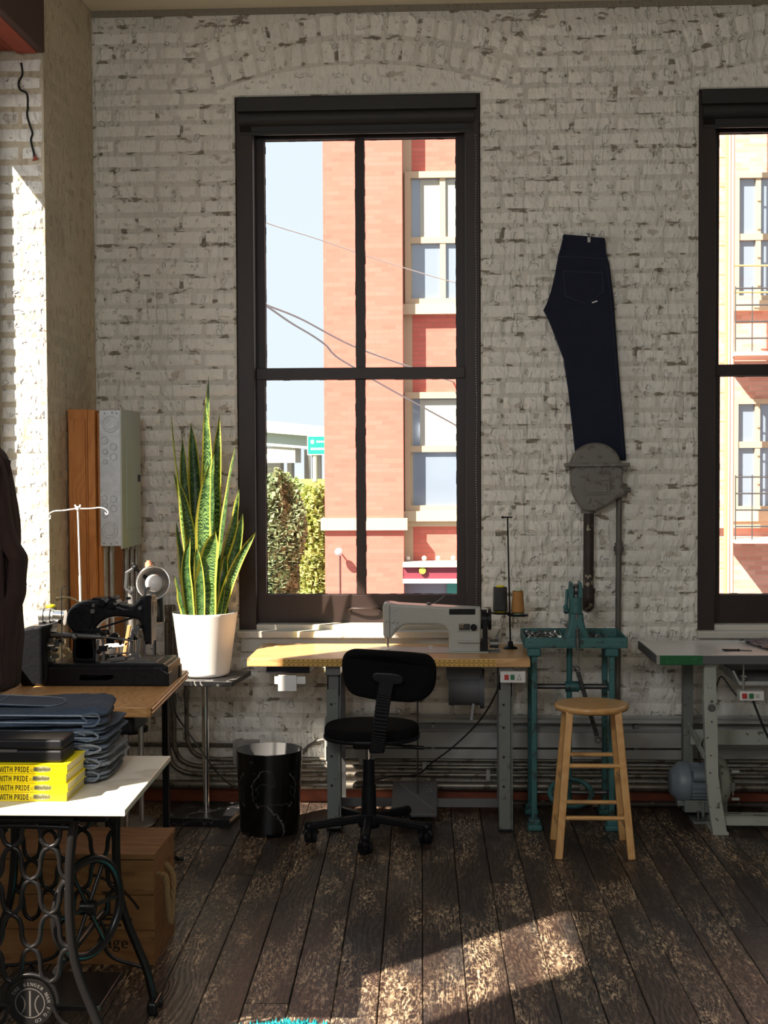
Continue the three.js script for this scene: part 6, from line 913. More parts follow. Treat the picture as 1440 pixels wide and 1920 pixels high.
// ---------------------------------------------------------------- treadle table with a pale stone top
const ST = 0.74;
{
  const fr = onY(234, 1519, ST), br = onY(320, 1417, ST), x0 = fr.x - 0.62, th = 0.017;
  const o = thing('treadle_table', 'pale stone slab on a black cast-iron treadle base', 'table', V((x0 + fr.x) / 2, 0, (fr.z + br.z) / 2));
  part(o, 'stone_top', ext([[x0, -fr.z], [fr.x, -fr.z], [br.x, -br.z], [x0, -br.z]], 0, th, 0.003).rotateX(-Math.PI / 2).translate(0, ST - th, 0), M.stone);
  const za = fr.z - 0.06, zb = br.z + 0.10;
  const legPts = [[140, 1536], [134, 1580], [130, 1640], [132, 1740], [140, 1800], [155, 1850], [178, 1905], [196, 1950], [214, 2035]];
  const rightX = y => { for (let i = 0; i + 1 < legPts.length; i++) if (y <= legPts[i + 1][1]) { const t = clamp((y - legPts[i][1]) / (legPts[i + 1][1] - legPts[i][1])); return legPts[i][0] + (legPts[i + 1][0] - legPts[i][0]) * t; } return 214; };
  const cpx = 22;                                         // axis of the near side frame in photo pixels
  function frame(z, sx, name) {
    const W = (x, y) => { const p = onZ(x, y, za); return V(p.x + sx, Math.max(p.y, 0.012), z); };
    const right = legPts.map(p => W(p[0], p[1])), left = legPts.map(p => W(2 * cpx - p[0], p[1]));
    const f = part(o, name, [tube(right, 0.013, 50, 8), tube(left, 0.013, 50, 8), tube([W(-100, 1537), W(140, 1537)], 0.012, 8, 8), tube([W(-96, 1552), W(22, 1548), W(138, 1552)], 0.008, 20, 8)], M.castIron);
    for (const p of [right, left]) part(f, 'foot', [sph(p[p.length - 1].x, 0.02, z, 0.024, 0.8, 1.2), bx(p[p.length - 1].x - 0.016, p[p.length - 1].x + 0.016, 0, 0.04, z - 0.05, z + 0.05, 0.01)], M.castIron);
    const rows = [1588, 1650, 1714, 1777, 1842], dx = 71.5;  // ogee lattice
    const node = (r, c) => [rows[r] === undefined ? 0 : 22.5 + dx * c + (r % 2 ? dx / 2 : 0), rows[r]];
    const bars = []; const sPath = (a, b) => { const m = [(a[0] + b[0]) / 2, (a[1] + b[1]) / 2], k = (b[1] - a[1]); return [W(a[0], a[1]), W(a[0] + (b[0] - a[0]) * 0.32, a[1] + k * 0.12), W(a[0] + (b[0] - a[0]) * 0.47, a[1] + k * 0.33), W(a[0] + (b[0] - a[0]) * 0.53, a[1] + k * 0.67), W(a[0] + (b[0] - a[0]) * 0.68, a[1] + k * 0.88), W(b[0], b[1])]; };
    const inside = (p) => p[0] <= rightX(p[1]) + 3 && p[0] >= 2 * cpx - rightX(p[1]) - 3;
    for (let r = 0; r < 4; r++) for (let c = -2; c <= 2; c++) { const a = node(r, c), l = node(r + 1, r % 2 ? c : c - 1), q = node(r + 1, r % 2 ? c + 1 : c); for (const e of [l, q]) { let A = a, E = [...e]; const cl = p => { const R = rightX(p[1]), L = 2 * cpx - R; return [Math.min(R, Math.max(L, p[0])), p[1]]; }; if (!inside(A) && !inside(E)) continue; bars.push(tube(sPath(cl(A), cl(E)), 0.0068, 18, 7)); } }
    for (let c = -1; c <= 1; c++) { const a = node(0, c); for (const s of [-1, 1]) bars.push(tube(sPath([a[0] + s * dx / 2, 1540], a), 0.0068, 14, 7)); }
    bars.forEach(b => part(f, 'lattice_bar', b, M.castIron));
    const e = W(57, 1880), R = 0.062; const ring = [];
    part(f, 'emblem_arch', [tube(Array.from({ length: 21 }, (_, i) => { const t = Math.PI * i / 20; const q = W(57, 1880); return V(q.x + (R + 0.012) * Math.cos(t), q.y + (R + 0.012) * Math.sin(t), z); }), 0.006, 40, 7), tube([W(95, 1880), W(120, 1920), W(190, 1945)], 0.006, 16, 7), tube([W(19, 1880), W(0, 1920), W(-150, 1945)], 0.006, 16, 7)], M.castIron);
    return [f, e, R, W];
  }
  const [f1, e1, R1] = frame(za, 0, 'side_frame');
  const disc = canvasTex(512, 512, (c, w, h) => {
    c.fillStyle = '#141313'; c.fillRect(0, 0, w, h); c.fillStyle = '#6a6663'; c.font = 'bold 50px serif'; c.textAlign = 'center'; c.textBaseline = 'middle'; const s = "THE SINGER MAN'F'G CO";
    for (let i = 0; i < s.length; i++) { const t = (-200 + 220 * i / (s.length - 1) + 70) * Math.PI / 180 - 0.35; c.save(); c.translate(256 + 205 * Math.cos(t), 256 + 205 * Math.sin(t)); c.rotate(t + Math.PI / 2); c.fillText(s[i], 0, 0); c.restore(); }
    c.strokeStyle = '#55514e'; c.lineWidth = 12; c.beginPath(); c.arc(256, 256, 158, 0, 7); c.stroke(); c.lineWidth = 20; c.beginPath(); c.moveTo(256, 120); c.lineTo(256, 400); c.stroke(); c.lineWidth = 14; for (const k of [-1, 1]) { c.beginPath(); c.moveTo(256 + k * 100, 170); c.quadraticCurveTo(256 + k * 10, 260, 256 + k * 100, 380); c.stroke(); }
  });
  const dm = std({ map: disc, roughness: 0.4, metalness: 0.3 });
  const dg = new THREE.CylinderGeometry(R1, R1, 0.008, 48).rotateX(Math.PI / 2); { const p = dg.attributes.position, uv = dg.attributes.uv; for (let i = 0; i < p.count; i++) uv.setXY(i, 0.5 + p.getX(i) / R1 / 2, 0.5 + p.getY(i) / R1 / 2); } part(f1, 'emblem', dg.translate(e1.x, e1.y, za), dm, 'round cast emblem with ring lettering');
  frame(zb, 0.0, 'side_frame');
  const yb = 0.12; part(o, 'cross_brace', rod(V(x0 + 0.2, yb, za), V(x0 + 0.2, yb, zb), 0.012), M.castIron); part(o, 'cross_brace', rod(V(x0 + 0.42, 0.30, za), V(x0 + 0.42, 0.30, zb), 0.010), M.castIron);
  const wz = (za + zb) / 2 + 0.1, wx = onZ(165, 1660, wz).x; const wh = part(o, 'flywheel', [new THREE.TorusGeometry(0.13, 0.012, 12, 48).rotateY(1.1).translate(wx, 0.42, wz), rod(V(wx - 0.02, 0.42, wz), V(wx + 0.02, 0.42, wz), 0.02)], M.castIron, 'spoked cast-iron flywheel'); for (let k = 0; k < 6; k++) { const t = k * Math.PI / 3, d = V(Math.cos(t), Math.sin(t), 0).applyAxisAngle(V(0, 1, 0), 1.1); part(wh, 'spoke', rod(V(wx, 0.42, wz), V(wx, 0.42, wz).addScaledVector(d, 0.125), 0.006, 0.006, 8), M.castIron); }
  part(o, 'treadle_pedal', bx(x0 + 0.18, x0 + 0.5, 0.14, 0.156, za - 0.40, za - 0.14, 0.004), M.castIron);
  const dq = onZ(240, 1555, zb + 0.02); const dw = part(o, 'drawer_case', [bx(fr.x - 0.30, br.x - 0.10, ST - th - 0.085, ST - th, zb - 0.02, zb + 0.3, 0.004)], M.black, 'dark drawer case under the slab'); part(dw, 'paper_label', bx(br.x - 0.1005, br.x - 0.0995, ST - th - 0.06, ST - th - 0.025, zb + 0.04, zb + 0.09), M.white);
}
// folded jeans stacked on the slab
function softSlab(w, h, d, r, f) {                         // a cushion-edged block with enough vertices to wrinkle
  const g = new THREE.BoxGeometry(w, h, d, 30, 6, 22), p = g.attributes.position, ry = h * 0.5;
  for (let i = 0; i < p.count; i++) {
    let x = p.getX(i), y = p.getY(i), z = p.getZ(i); const cx = clamp(x, -w / 2 + r, w / 2 - r), cz = clamp(z, -d / 2 + r, d / 2 - r), dx = (x - cx) / r, dz = (z - cz) / r, t = y / ry, e = Math.hypot(dx, dz) || 1, ci = Math.max(Math.abs(dx), Math.abs(dz)) / e;
    const edge = Math.min(1, Math.max(Math.abs(dx), Math.abs(dz))), roll = Math.sqrt(Math.max(0, 1 - t * t * 0.96));
    x = cx + dx * ci * r * (1 - edge + edge * (0.35 + 0.65 * roll)); z = cz + dz * ci * r * (1 - edge + edge * (0.35 + 0.65 * roll)); y = t * ry * (1 - 0.18 * edge * edge);
    const q = f(x, y, z, t); p.setXYZ(i, q[0], q[1], q[2]);
  }
  g.computeVertexNormals(); return clean(g);
}
{
  const base = onY(190, 1470, ST), hz = 0.0375;
  const cfg = [[4, 0.0, 0.0, 0.05], [3, 0.010, -0.006, -0.03], [2, -0.004, 0.004, 0.06], [1, 0.006, -0.004, -0.02], [0, -0.012, 0.004, 0.16]];
  const labels = ['light grey-blue folded jeans, lowest of the stack', 'pale washed folded jeans, second from the stack bottom', 'mid-blue folded jeans, middle of the stack', 'medium indigo folded jeans, second from the stack top', 'dark blue folded jeans on top showing a back pocket'];
  cfg.forEach(([m, dx, dz, rot], k) => {
    const y = ST + 0.001 + k * hz, h = hz + (k === 4 ? 0.012 : 0.001), X = base.x - 0.115 + dx, Z = base.z - 0.155 + dz, w = 0.50, d = 0.31, o = thing('folded_jeans', labels[k], 'jeans', V(X - 0.1, y, Z), 'stack of folded jeans on the stone slab');
    const T = g => turned(g, V(X, y, Z), V(0, 1, 0), rot), n = (a, b, s) => fbm(a + 3, b + 3, 12, 12, 3, s) - 0.5;
    const slab = (yy, hh, ww, dd, ox, seed) => T(softSlab(ww, hh, dd, 0.05, (x, yv, z, t) => { const lift = 0.010 * n(x * 0.7, z * 0.7, seed) + 0.005 * n(x * 3, z * 3, seed + 5); return [x + 0.012 * n(z, t * 0.3, seed + 9), yv + lift * (0.35 + 0.65 * (t * 0.5 + 0.5)), z + 0.010 * n(x, t * 0.3, seed + 13)]; }).translate(X - 0.13 + ox, yy + hh / 2, Z));
    const lay = k === 4 ? 2 : 3; for (let j = 0; j < lay; j++) part(o, 'denim_layer', slab(y + j * h / lay * 0.94, h / lay * 1.16, w - 0.006 * j, d - 0.008 * j, 0.006 * Math.sin(k * 3 + j * 2), k * 31 + j * 7), M.denim[m]);
    const zf = Z + d / 2, xr = X - 0.13 + w / 2;
    for (let j = 0; j < 2; j++) { const s = 0.34 + 0.4 * j; part(o, 'side_seam', T(tube([V(xr - 0.44, y + h * (s + 0.06), zf - 0.010), V(xr - 0.3, y + h * (s + 0.12), zf - 0.001), V(xr - 0.16, y + h * (s + 0.05), zf + 0.002), V(xr - 0.06, y + h * (s - 0.02), zf - 0.001), V(xr - 0.024, y + h * (s - 0.1), zf - 0.010)], 0.0026, 30, 6)), M.denimEdge, 'raised pale felled seam'); }
    part(o, 'hem', T(tube([V(xr - 0.075, y + h * 0.16, zf - 0.004), V(xr - 0.035, y + h * 0.18, zf + 0.003), V(xr - 0.018, y + h * 0.45, zf - 0.006), V(xr - 0.036, y + h * 0.78, zf + 0.002), V(xr - 0.072, y + h * 0.72, zf - 0.001), V(xr - 0.05, y + h * 0.45, zf - 0.001)].map((p, i) => p.add(V(0.006 * Math.sin(k * 5 + i * 2), h * 0.06 * Math.sin(k * 3 + i), 0))), 0.0036, 40, 7)), M.denim[Math.min(4, m + 1)], 'rolled hem edge');
    if (k === 4) {
      const P = g => turned(turned(g, V(X - 0.1, y, Z), V(0, 0, 1), -0.05), V(X, y, Z), V(0, 1, 0), rot - 0.1), top = y + h + 0.004;
      const pk = part(o, 'back_pocket', P(ext([[X - 0.24, -Z - 0.10], [X - 0.03, -Z - 0.09], [X - 0.005, -Z - 0.02], [X - 0.03, -Z + 0.05], [X - 0.24, -Z + 0.06]], 0, 0.004, 0.001).rotateX(-Math.PI / 2).translate(0, top, 0)), M.denim[0]);
      part(pk, 'stitching', [P(tube([[X - 0.234, -Z - 0.094], [X - 0.036, -Z - 0.085], [X - 0.012, -Z - 0.02], [X - 0.036, -Z + 0.045], [X - 0.234, -Z + 0.054]].map(p => V(p[0], top + 0.0045, -p[1])), 0.0011, 60, 5)), P(tube([[X - 0.19, -Z - 0.094], [X - 0.19, -Z + 0.054]].map(p => V(p[0], top + 0.0045, -p[1])), 0.0011, 20, 5))], M.denimEdge);
      part(o, 'leather_patch', P(bx(X - 0.36, X - 0.27, top - 0.002, top + 0.003, Z - 0.12, Z - 0.05)), M.leather, 'brown leather waist patch'); part(o, 'waistband', P(tube([V(X - 0.30, top - 0.004, Z - 0.14), V(X - 0.285, top, Z), V(X - 0.27, top - 0.004, Z + 0.13)], 0.009, 20, 8)), M.denim[0]);
    }
  });
}
// four shrink-wrapped yellow books and a black case
{
  const f = onY(125, 1503, ST), t = 0.0242, w = 0.30, dp = 0.185;
  const spine = canvasTex(1024, 96, (c, W, H) => {
    c.fillStyle = '#f5d90a'; c.fillRect(0, 0, W, H); c.fillStyle = '#1c1a10'; c.font = 'bold 84px sans-serif'; c.textBaseline = 'middle'; c.save(); c.translate(684, H / 2 + 4); c.scale(0.56, 1); c.textAlign = 'right'; c.fillText('WITH PRIDE', 0, 0); c.restore();
    // small ink drawing beside the title: a plain feathery scribble, and a round mark
    c.lineWidth = 4; c.strokeStyle = '#2b2a1c'; c.fillStyle = '#8f8b62'; c.beginPath(); c.ellipse(800, 48, 82, 34, 0, 0, 7); c.fill(); for (let k = 0; k < 26; k++) { c.beginPath(); c.moveTo(728 + k * 6, 20 + (k * 13) % 24); c.quadraticCurveTo(742 + k * 5, 48 + (k * 7) % 20, 720 + k * 6.3, 78 - (k * 11) % 18); c.stroke(); } c.beginPath(); c.arc(706, 62, 11, 0.6, 5.6); c.stroke();
    c.strokeStyle = '#a08a10'; c.lineWidth = 4; c.beginPath(); c.arc(958, 48, 24, 0, 7); c.stroke(); c.beginPath(); c.moveTo(946, 58); c.lineTo(958, 34); c.lineTo(970, 58); c.stroke();
  });
  const sm = std({ map: spine, roughness: 0.35 }); M.pages = std({ color: rgb(0.74, 0.68, 0.36), roughness: 0.6, bumpMap: tex(16, 128, (u, v) => Math.sin(v * 6.283 * 30) * 0.5 + 0.5, { srgb: false }), bumpScale: 0.0005 });
  M.wrap = phys({ color: 0xffffff, transmission: 0.92, thickness: 0, roughness: 0.12, ior: 1.4 });
  const names = ['yellow paperback, lowest of four in the wrapped pile', 'yellow paperback, second from the bottom of the wrapped pile', 'yellow paperback, third from the bottom of the wrapped pile', 'yellow paperback, topmost of four under the black case'];
  for (let k = 0; k < 4; k++) {
    const y = ST + 0.0005 + k * t, dx = [0, 0.003, -0.001, 0.002][k], x1 = f.x + dx, x0 = x1 - w, o = thing('yellow_book', names[k], 'book', V((x0 + x1) / 2, y, f.z - dp / 2), 'wrapped yellow books on the stone slab');
    part(o, 'cover', [bx(x0, x1, y, y + 0.002, f.z - dp, f.z), bx(x0, x1, y + t - 0.0026, y + t - 0.0006, f.z - dp, f.z), bx(x0, x1, y, y + t - 0.0006, f.z - 0.003, f.z)], M.yellow, 'yellow paper cover');
    part(o, 'page_block', bx(x0 + 0.002, x1 - 0.002, y + 0.002, y + t - 0.0026, f.z - dp + 0.002, f.z - 0.003), M.pages);
    part(o, 'spine', new THREE.BoxGeometry(w, t - 0.0008, 0.001).translate((x0 + x1) / 2, y + t / 2 - 0.0004, f.z + 0.0004), sm, 'printed yellow spine');
  }
  const y = ST + 4 * t, q = onZ(117, 1400, f.z - 0.02), c0 = q.x - 0.30, c1 = q.x, o = thing('black_case', 'long matt black case lying on the yellow books', 'case', V((c0 + c1) / 2, y, f.z - 0.07));
  part(o, 'case_base', bx(c0, c1, y, y + 0.034, f.z - 0.145, f.z - 0.02, 0.008), M.blackPlastic); part(o, 'case_lid', bx(c0, c1, y + 0.0345, y + 0.062, f.z - 0.145, f.z - 0.02, 0.008), M.blackPlastic); part(o, 'latch', bx(c1 - 0.20, c1 - 0.12, y + 0.028, y + 0.036, f.z - 0.02, f.z - 0.018), M.steelDark);
}
// wooden crate with a rope handle
{
  const fr = onY(290, 1810, 0), zf = fr.z, x1 = fr.x, x0 = x1 - 0.56, zb = zf - 0.335, h = 0.362;
  const o = thing('wooden_crate', 'wooden crate with rope handle and dark printed lettering', 'crate', V((x0 + x1) / 2, 0, (zf + zb) / 2));
  for (let k = 0; k < 3; k++) { const a = k * (h - 0.018) / 3, b = (k + 1) * (h - 0.018) / 3 - 0.002; part(o, 'front_plank', bx(x0, x1, a, b, zf - 0.014, zf, 0.0015), M.crate); part(o, 'back_plank', bx(x0, x1, a, b, zb, zb + 0.014, 0.0015), M.crate); part(o, 'end_plank', bx(x1 - 0.0145, x1 - 0.0005, a, b, zb + 0.015, zf - 0.015, 0.0015), M.crate); part(o, 'end_plank', bx(x0 + 0.0005, x0 + 0.0145, a, b, zb + 0.015, zf - 0.015, 0.0015), M.crate); }
  for (let k = 0; k < 3; k++) { const a = zb - 0.004 + k * (zf - zb + 0.008) / 3; part(o, 'lid_plank', bx(x0 - 0.004, x1 + 0.004, h - 0.017, h, a, a + (zf - zb + 0.008) / 3 - 0.002, 0.0015), M.crate); }
  const print = canvasTex(512, 512, (c, w, h2) => { c.clearRect(0, 0, w, h2); c.fillStyle = c.strokeStyle = '#24150a'; c.lineWidth = 16; c.beginPath(); c.arc(120, 470, 420, -1.35, -0.55); c.stroke(); c.font = 'bold 190px serif'; c.textAlign = 'center'; c.fillText('L', 330, 290); c.fillRect(200, 300, 240, 14); c.fillRect(230, 335, 150, 12); c.save(); c.translate(180, 370); c.rotate(0.78); c.fillRect(-16, -16, 32, 32); c.restore(); c.font = 'bold 80px serif'; c.fillText('rage', 330, 470); });
  const pm = std({ map: print, transparent: true, alphaTest: 0.4, roughness: 0.8 }); const pg = new THREE.PlaneGeometry(0.30, 0.30).translate(x1 - 0.18, 0.18, zf + 0.0008); part(o, 'printed_lettering', pg, pm, 'dark stencilled letters');
  for (const s of [0, 1]) { const zc = zf - 0.12 - s * 0.03, pts = [V(x1 - 0.004, 0.285 - s * 0.02, zc + 0.07), V(x1 + 0.022, 0.28 - s * 0.02, zc + 0.065), V(x1 + 0.028, 0.2, zc + 0.045), V(x1 + 0.028, 0.125, zc + 0.02 + s * 0.01), V(x1 + 0.03, 0.10, zc), V(x1 + 0.028, 0.14, zc - 0.03), V(x1 + 0.024, 0.25, zc - 0.06), V(x1 - 0.004, 0.285, zc - 0.065)]; if (s === 0) { const cv = new THREE.CatmullRomCurve3(pts), strands = []; for (let q = 0; q < 3; q++) { const sp = []; for (let i = 0; i <= 90; i++) { const t = i / 90, p = cv.getPoint(t), a = i * 0.75 + q * 2.094; sp.push(p.add(V(0.0052 * Math.cos(a), 0, 0.0052 * Math.sin(a)))); } strands.push(tube(sp, 0.006, 180, 6)); } part(o, 'rope_handle', strands, M.rope, 'twisted rope handle'); } }
}
// brown jacket hung on the pier
{
  const z = 2.16, o = thing('brown_jacket', 'dark brown jacket hanging by the side window above the jeans', 'jacket', V(onZ(10, 1290, z).x, onZ(10, 1290, z).y, z));
  const cloth = (pts, za, dp, bev, seed, amp) => { const g = clean(ext(pxs(spline(pts, 90), z), za, dp, bev, [], 5)), p = g.attributes.position; for (let i = 0; i < p.count; i++) { const x = p.getX(i), y = p.getY(i); p.setZ(i, p.getZ(i) + amp * Math.sin(x * 45 + y * 9 + seed) + amp * Math.sin(y * 22 + x * 14 + seed * 2)); } g.computeVertexNormals(); return g; };
  part(o, 'body', cloth([[-170, 860], [-120, 835], [-60, 820], [-20, 830], [5, 850], [18, 885], [30, 960], [34, 1060], [38, 1150], [42, 1200], [36, 1270], [30, 1288], [-60, 1290], [-150, 1286], [-175, 1100]], z - 0.07, 0.14, 0.05, 0, 0.008), M.coat);
  part(o, 'sleeve', cloth([[2, 848], [16, 868], [24, 900], [33, 960], [45, 1010], [60, 1036], [62, 1046], [58, 1080], [57, 1112], [48, 1140], [44, 1165], [40, 1200], [38, 1250], [34, 1284], [12, 1288], [0, 1240], [4, 1180], [2, 1060], [-6, 940]], z + 0.01, 0.11, 0.045, 1.4, 0.006), M.coat);
  part(o, 'pocket_flap', cloth([[-60, 1170], [-10, 1160], [20, 1176], [26, 1205], [10, 1238], [-50, 1240]], z + 0.07, 0.06, 0.02, 2.2, 0.004), M.coat);
  part(o, 'collar', cloth([[-90, 825], [-60, 800], [-30, 805], [0, 846], [-40, 860], [-80, 850]], z - 0.04, 0.12, 0.03, 3, 0.003), M.coat);
  const hp = onZ(-62, 806, z); part(o, 'hanger_loop', tube([V(hp.x, hp.y, z), V(hp.x, hp.y + 0.06, z - 0.03), V(LEFT + 0.02, hp.y + 0.075, z - 0.02)], 0.004, 12, 6), M.cord);
  const pg = thing('coat_peg', 'dark wooden coat peg holding the brown jacket', 'peg', V(LEFT + 0.06, hp.y + 0.05, z)); part(pg, 'peg', [rod(V(LEFT, hp.y + 0.07, z - 0.02), V(hp.x + 0.02, hp.y + 0.085, z - 0.02), 0.009), sph(hp.x + 0.02, hp.y + 0.085, z - 0.02, 0.015)], M.frameDark); part(pg, 'backplate', bx(LEFT, LEFT + 0.02, hp.y + 0.02, hp.y + 0.12, z - 0.06, z + 0.02, 0.004), M.frameDark);
}
// round turquoise rug, mostly below the picture
{
  const e = onY(548, 1911, 0.02), R = 0.33, c = V(e.x, 0, e.z + R), o = thing('round_rug', 'fluffy turquoise round rug on the floor boards', 'rug', V(c.x, 0, c.z)); M.rug = std({ color: rgb(0.012, 0.30, 0.33), roughness: 1 });
  part(o, 'backing', lathe(c.x, 0, c.z, [[0, 0.002], [R, 0.002], [R, 0.012], [0, 0.014]], 60), M.rug); const r = rng(71), tufts = []; for (let k = 0; k < 2600; k++) { const t = r() * 6.283, q = R * Math.sqrt(r()); const g = new THREE.ConeGeometry(0.006, 0.02, 4).rotateX((r() - 0.5) * 0.9).rotateZ((r() - 0.5) * 0.9).translate(c.x + q * Math.cos(t), 0.018, c.z + q * Math.sin(t)); tufts.push(g); } const p = part(o, 'pile', tufts, M.rug); p.userData.kind = 'stuff';
}
// ---------------------------------------------------------------- outside
const GY = -4.2, FZ = -16;
const brickMap = tex(512, 512, (u, v) => {
  const rows = 32, r = Math.floor(v * rows), fv = v * rows - r, cols = 11, uu = u * cols + (r % 2) * 0.5, c = Math.floor(uu), fu = uu - c, joint = fv < 0.13 || fu < 0.05, n = hash(c % cols, r, 5), f = fbm(u, v, 5, 5, 4, 905);
  return joint ? [0.68, 0.42, 0.37] : mix3([0.74, 0.385, 0.335], [0.80, 0.455, 0.405], clamp(n * 0.6 + f * 0.5));
});
M.outBrick = std({ map: brickMap, roughness: 0.9 }, 2.4); M.outBrick.userData.level = true;
M.outBrickPale = std({ map: tex(512, 512, (u, v) => { const rows = 32, r = Math.floor(v * rows), fv = v * rows - r, cols = 11, uu = u * cols + (r % 2) * 0.5, c = Math.floor(uu), fu = uu - c, joint = fv < 0.13 || fu < 0.05, n = hash(c % cols, r, 9); return joint ? [0.72, 0.62, 0.56] : mix3([0.74, 0.54, 0.48], [0.82, 0.64, 0.58], n); }), roughness: 0.9 }, 2.4);
M.outBrickPale.userData.level = true;
M.outStone = std({ color: rgb(0.50, 0.41, 0.28), roughness: 0.9 });
M.outFrame = std({ color: rgb(0.46, 0.36, 0.24), roughness: 0.7 });
M.outGlass = phys({ color: rgb(0.20, 0.25, 0.32), roughness: 0.06, specularIntensity: 1, clearcoat: 1, clearcoatRoughness: 0.05 });
M.outShade = std({ color: rgb(0.36, 0.37, 0.33), roughness: 0.8 });
M.concrete = std({ map: tex(256, 256, (u, v) => { const k = 0.70 + 0.1 * fbm(u, v, 5, 5, 5, 911); return [k, k * 0.98, k * 0.92]; }), roughness: 0.9 }, 6);
M.asphalt = std({ color: rgb(0.16, 0.16, 0.165), roughness: 0.95 });
M.grass = std({ map: tex(256, 256, (u, v) => mix3([0.52, 0.60, 0.22], [0.70, 0.70, 0.32], fbm(u, v, 12, 12, 4, 921))), roughness: 1 }, 5);
const oP = (px, py, z = FZ) => onZ(px, py, z);
{
  const st = thing('street', 'grey asphalt street below the windows', 'street', V(0, GY, 0)); st.userData.kind = 'structure'; st.name = 'floor_street'; part(st, 'asphalt', bx(-70, 70, GY - 0.3, GY, -130, 60), M.asphalt);
  const lw = thing('lower_storey', 'brick storey of this building below the workshop', 'building', V(0, GY, 2)); part(lw, 'wall', bx(LEFT - 0.32, RIGHT + 0.32, GY, -0.26, -0.3, REAR + 0.3), M.outBrick);
}
// brick building across the street
{
  const x0 = oP(611, 700).x, x1 = oP(757, 700).x, yTop = 13, z1 = FZ + 0.35, xr = oP(1120, 700).x, o = thing('brick_building', 'red brick building with tall sash windows across the street', 'building', V((x0 + xr) / 2, GY, FZ - 4));
  part(o, 'corner_pier', bx(x0, x1, GY, yTop, FZ - 8, z1), M.outBrick, 'plain red brick corner pier'); part(o, 'wall', bx(x1, xr, GY, yTop, FZ - 8, FZ), M.outBrick);
  part(o, 'reveal', bx(x1, x1 + 0.14, oP(800, 1120).y, yTop, FZ, FZ + 0.02), M.outFrame);
  const course = part(o, 'string_course', [bx(x0 - 0.06, x1 + 0.06, oP(700, 992).y, oP(700, 970).y, FZ, z1 + 0.07), bx(x1, xr, oP(800, 987).y, oP(800, 968).y, FZ - 0.1, FZ + 0.07)], M.outStone, 'pale stone string course');
  const win = (px0, px1, y0, y1, mid, cols) => { const a = oP(px0, y1), b = oP(px1, y0), ym = oP(px0, mid).y; const f = part(o, 'window', [bx(a.x, b.x, b.y - 0.10, b.y, FZ - 0.02, FZ + 0.10), bx(a.x, b.x, a.y, a.y + 0.09, FZ - 0.02, FZ + 0.10), bx(a.x, a.x + 0.09, a.y + 0.09, b.y - 0.1, FZ - 0.02, FZ + 0.098), bx(b.x - 0.09, b.x, a.y + 0.09, b.y - 0.1, FZ - 0.02, FZ + 0.098), bx(a.x, b.x, ym - 0.05, ym + 0.05, FZ - 0.02, FZ + 0.07), ...cols.map(c => bx(oP(c, 700).x - 0.045, oP(c, 700).x + 0.045, a.y, b.y, FZ - 0.02, FZ + 0.06))], M.outFrame); part(f, 'pane', bx(a.x + 0.02, b.x - 0.02, a.y + 0.02, ym, FZ, FZ + 0.012), M.outGlass); const up = part(f, 'pane', bx(a.x + 0.02, b.x - 0.02, ym, b.y - 0.02, FZ, FZ + 0.012), M.outGlass); part(f, 'blind', bx(a.x + 0.24, b.x - 0.1, ym + (b.y - ym) * 0.05, b.y - 0.12, FZ + 0.012, FZ + 0.02), M.outShade, 'pale blind behind the upper sash'); part(o, 'stone_sill', bx(a.x - 0.12, b.x + 0.1, a.y - 0.16, a.y, FZ, FZ + 0.16), M.outStone); };
  win(760, 900, 322, 572, 452, [831]); win(760, 905, 735, 958, 842, []); win(760, 900, -40, 200, 80, [831]);
  win(950, 1095, 322, 572, 452, [1022]); win(950, 1095, 735, 958, 842, [1022]);
  const s0 = oP(757, 1088), aw = part(o, 'shop_fascia', bx(s0.x, xr, oP(757, 1083).y, oP(757, 1057).y, FZ, FZ + 0.35), (M.fascia = std({ color: rgb(0.20, 0.03, 0.05), roughness: 0.6 })), 'dark red shop fascia'); part(aw, 'fascia_trim', [bx(s0.x, xr, oP(757, 1060).y, oP(757, 1051).y, FZ, FZ + 0.42), bx(s0.x, xr, oP(757, 1090).y, oP(757, 1082).y, FZ, FZ + 0.4)], M.concrete); part(aw, 'round_sign', rod(oP(792, 1070, FZ + 0.35), oP(792, 1070, FZ + 0.4), 0.055, 0.055, 20), M.grass);
  part(o, 'shop_window', bx(s0.x, xr, GY, oP(757, 1090).y, FZ - 0.02, FZ + 0.03), M.outGlass); part(o, 'shop_door', bx(oP(838, 1100).x, oP(885, 1100).x, GY, oP(838, 1092).y, FZ, FZ + 0.08), (M.doorTeal = std({ color: rgb(0.05, 0.26, 0.24), roughness: 0.5 })), 'teal painted shop door');
  for (const x of [765, 796, 822, 850]) part(o, 'fascia_lamp', sph(oP(x, 1045).x, oP(x, 1045).y, FZ + 0.2, 0.04), M.concrete);
  const g = oP(635, 1035, z1 + 0.2); const gl = part(o, 'globe_lamp', sph(g.x, g.y, z1 + 0.18, 0.062), M.white, 'white globe lamp on the pier'); part(gl, 'bracket', [rod(V(g.x, g.y, z1 + 0.16), V(g.x, g.y + 0.0, z1), 0.012), rod(V(g.x, g.y - 0.05, z1 + 0.01), V(g.x, GY + 0.5, z1 + 0.01), 0.008)], M.steelDark);
}
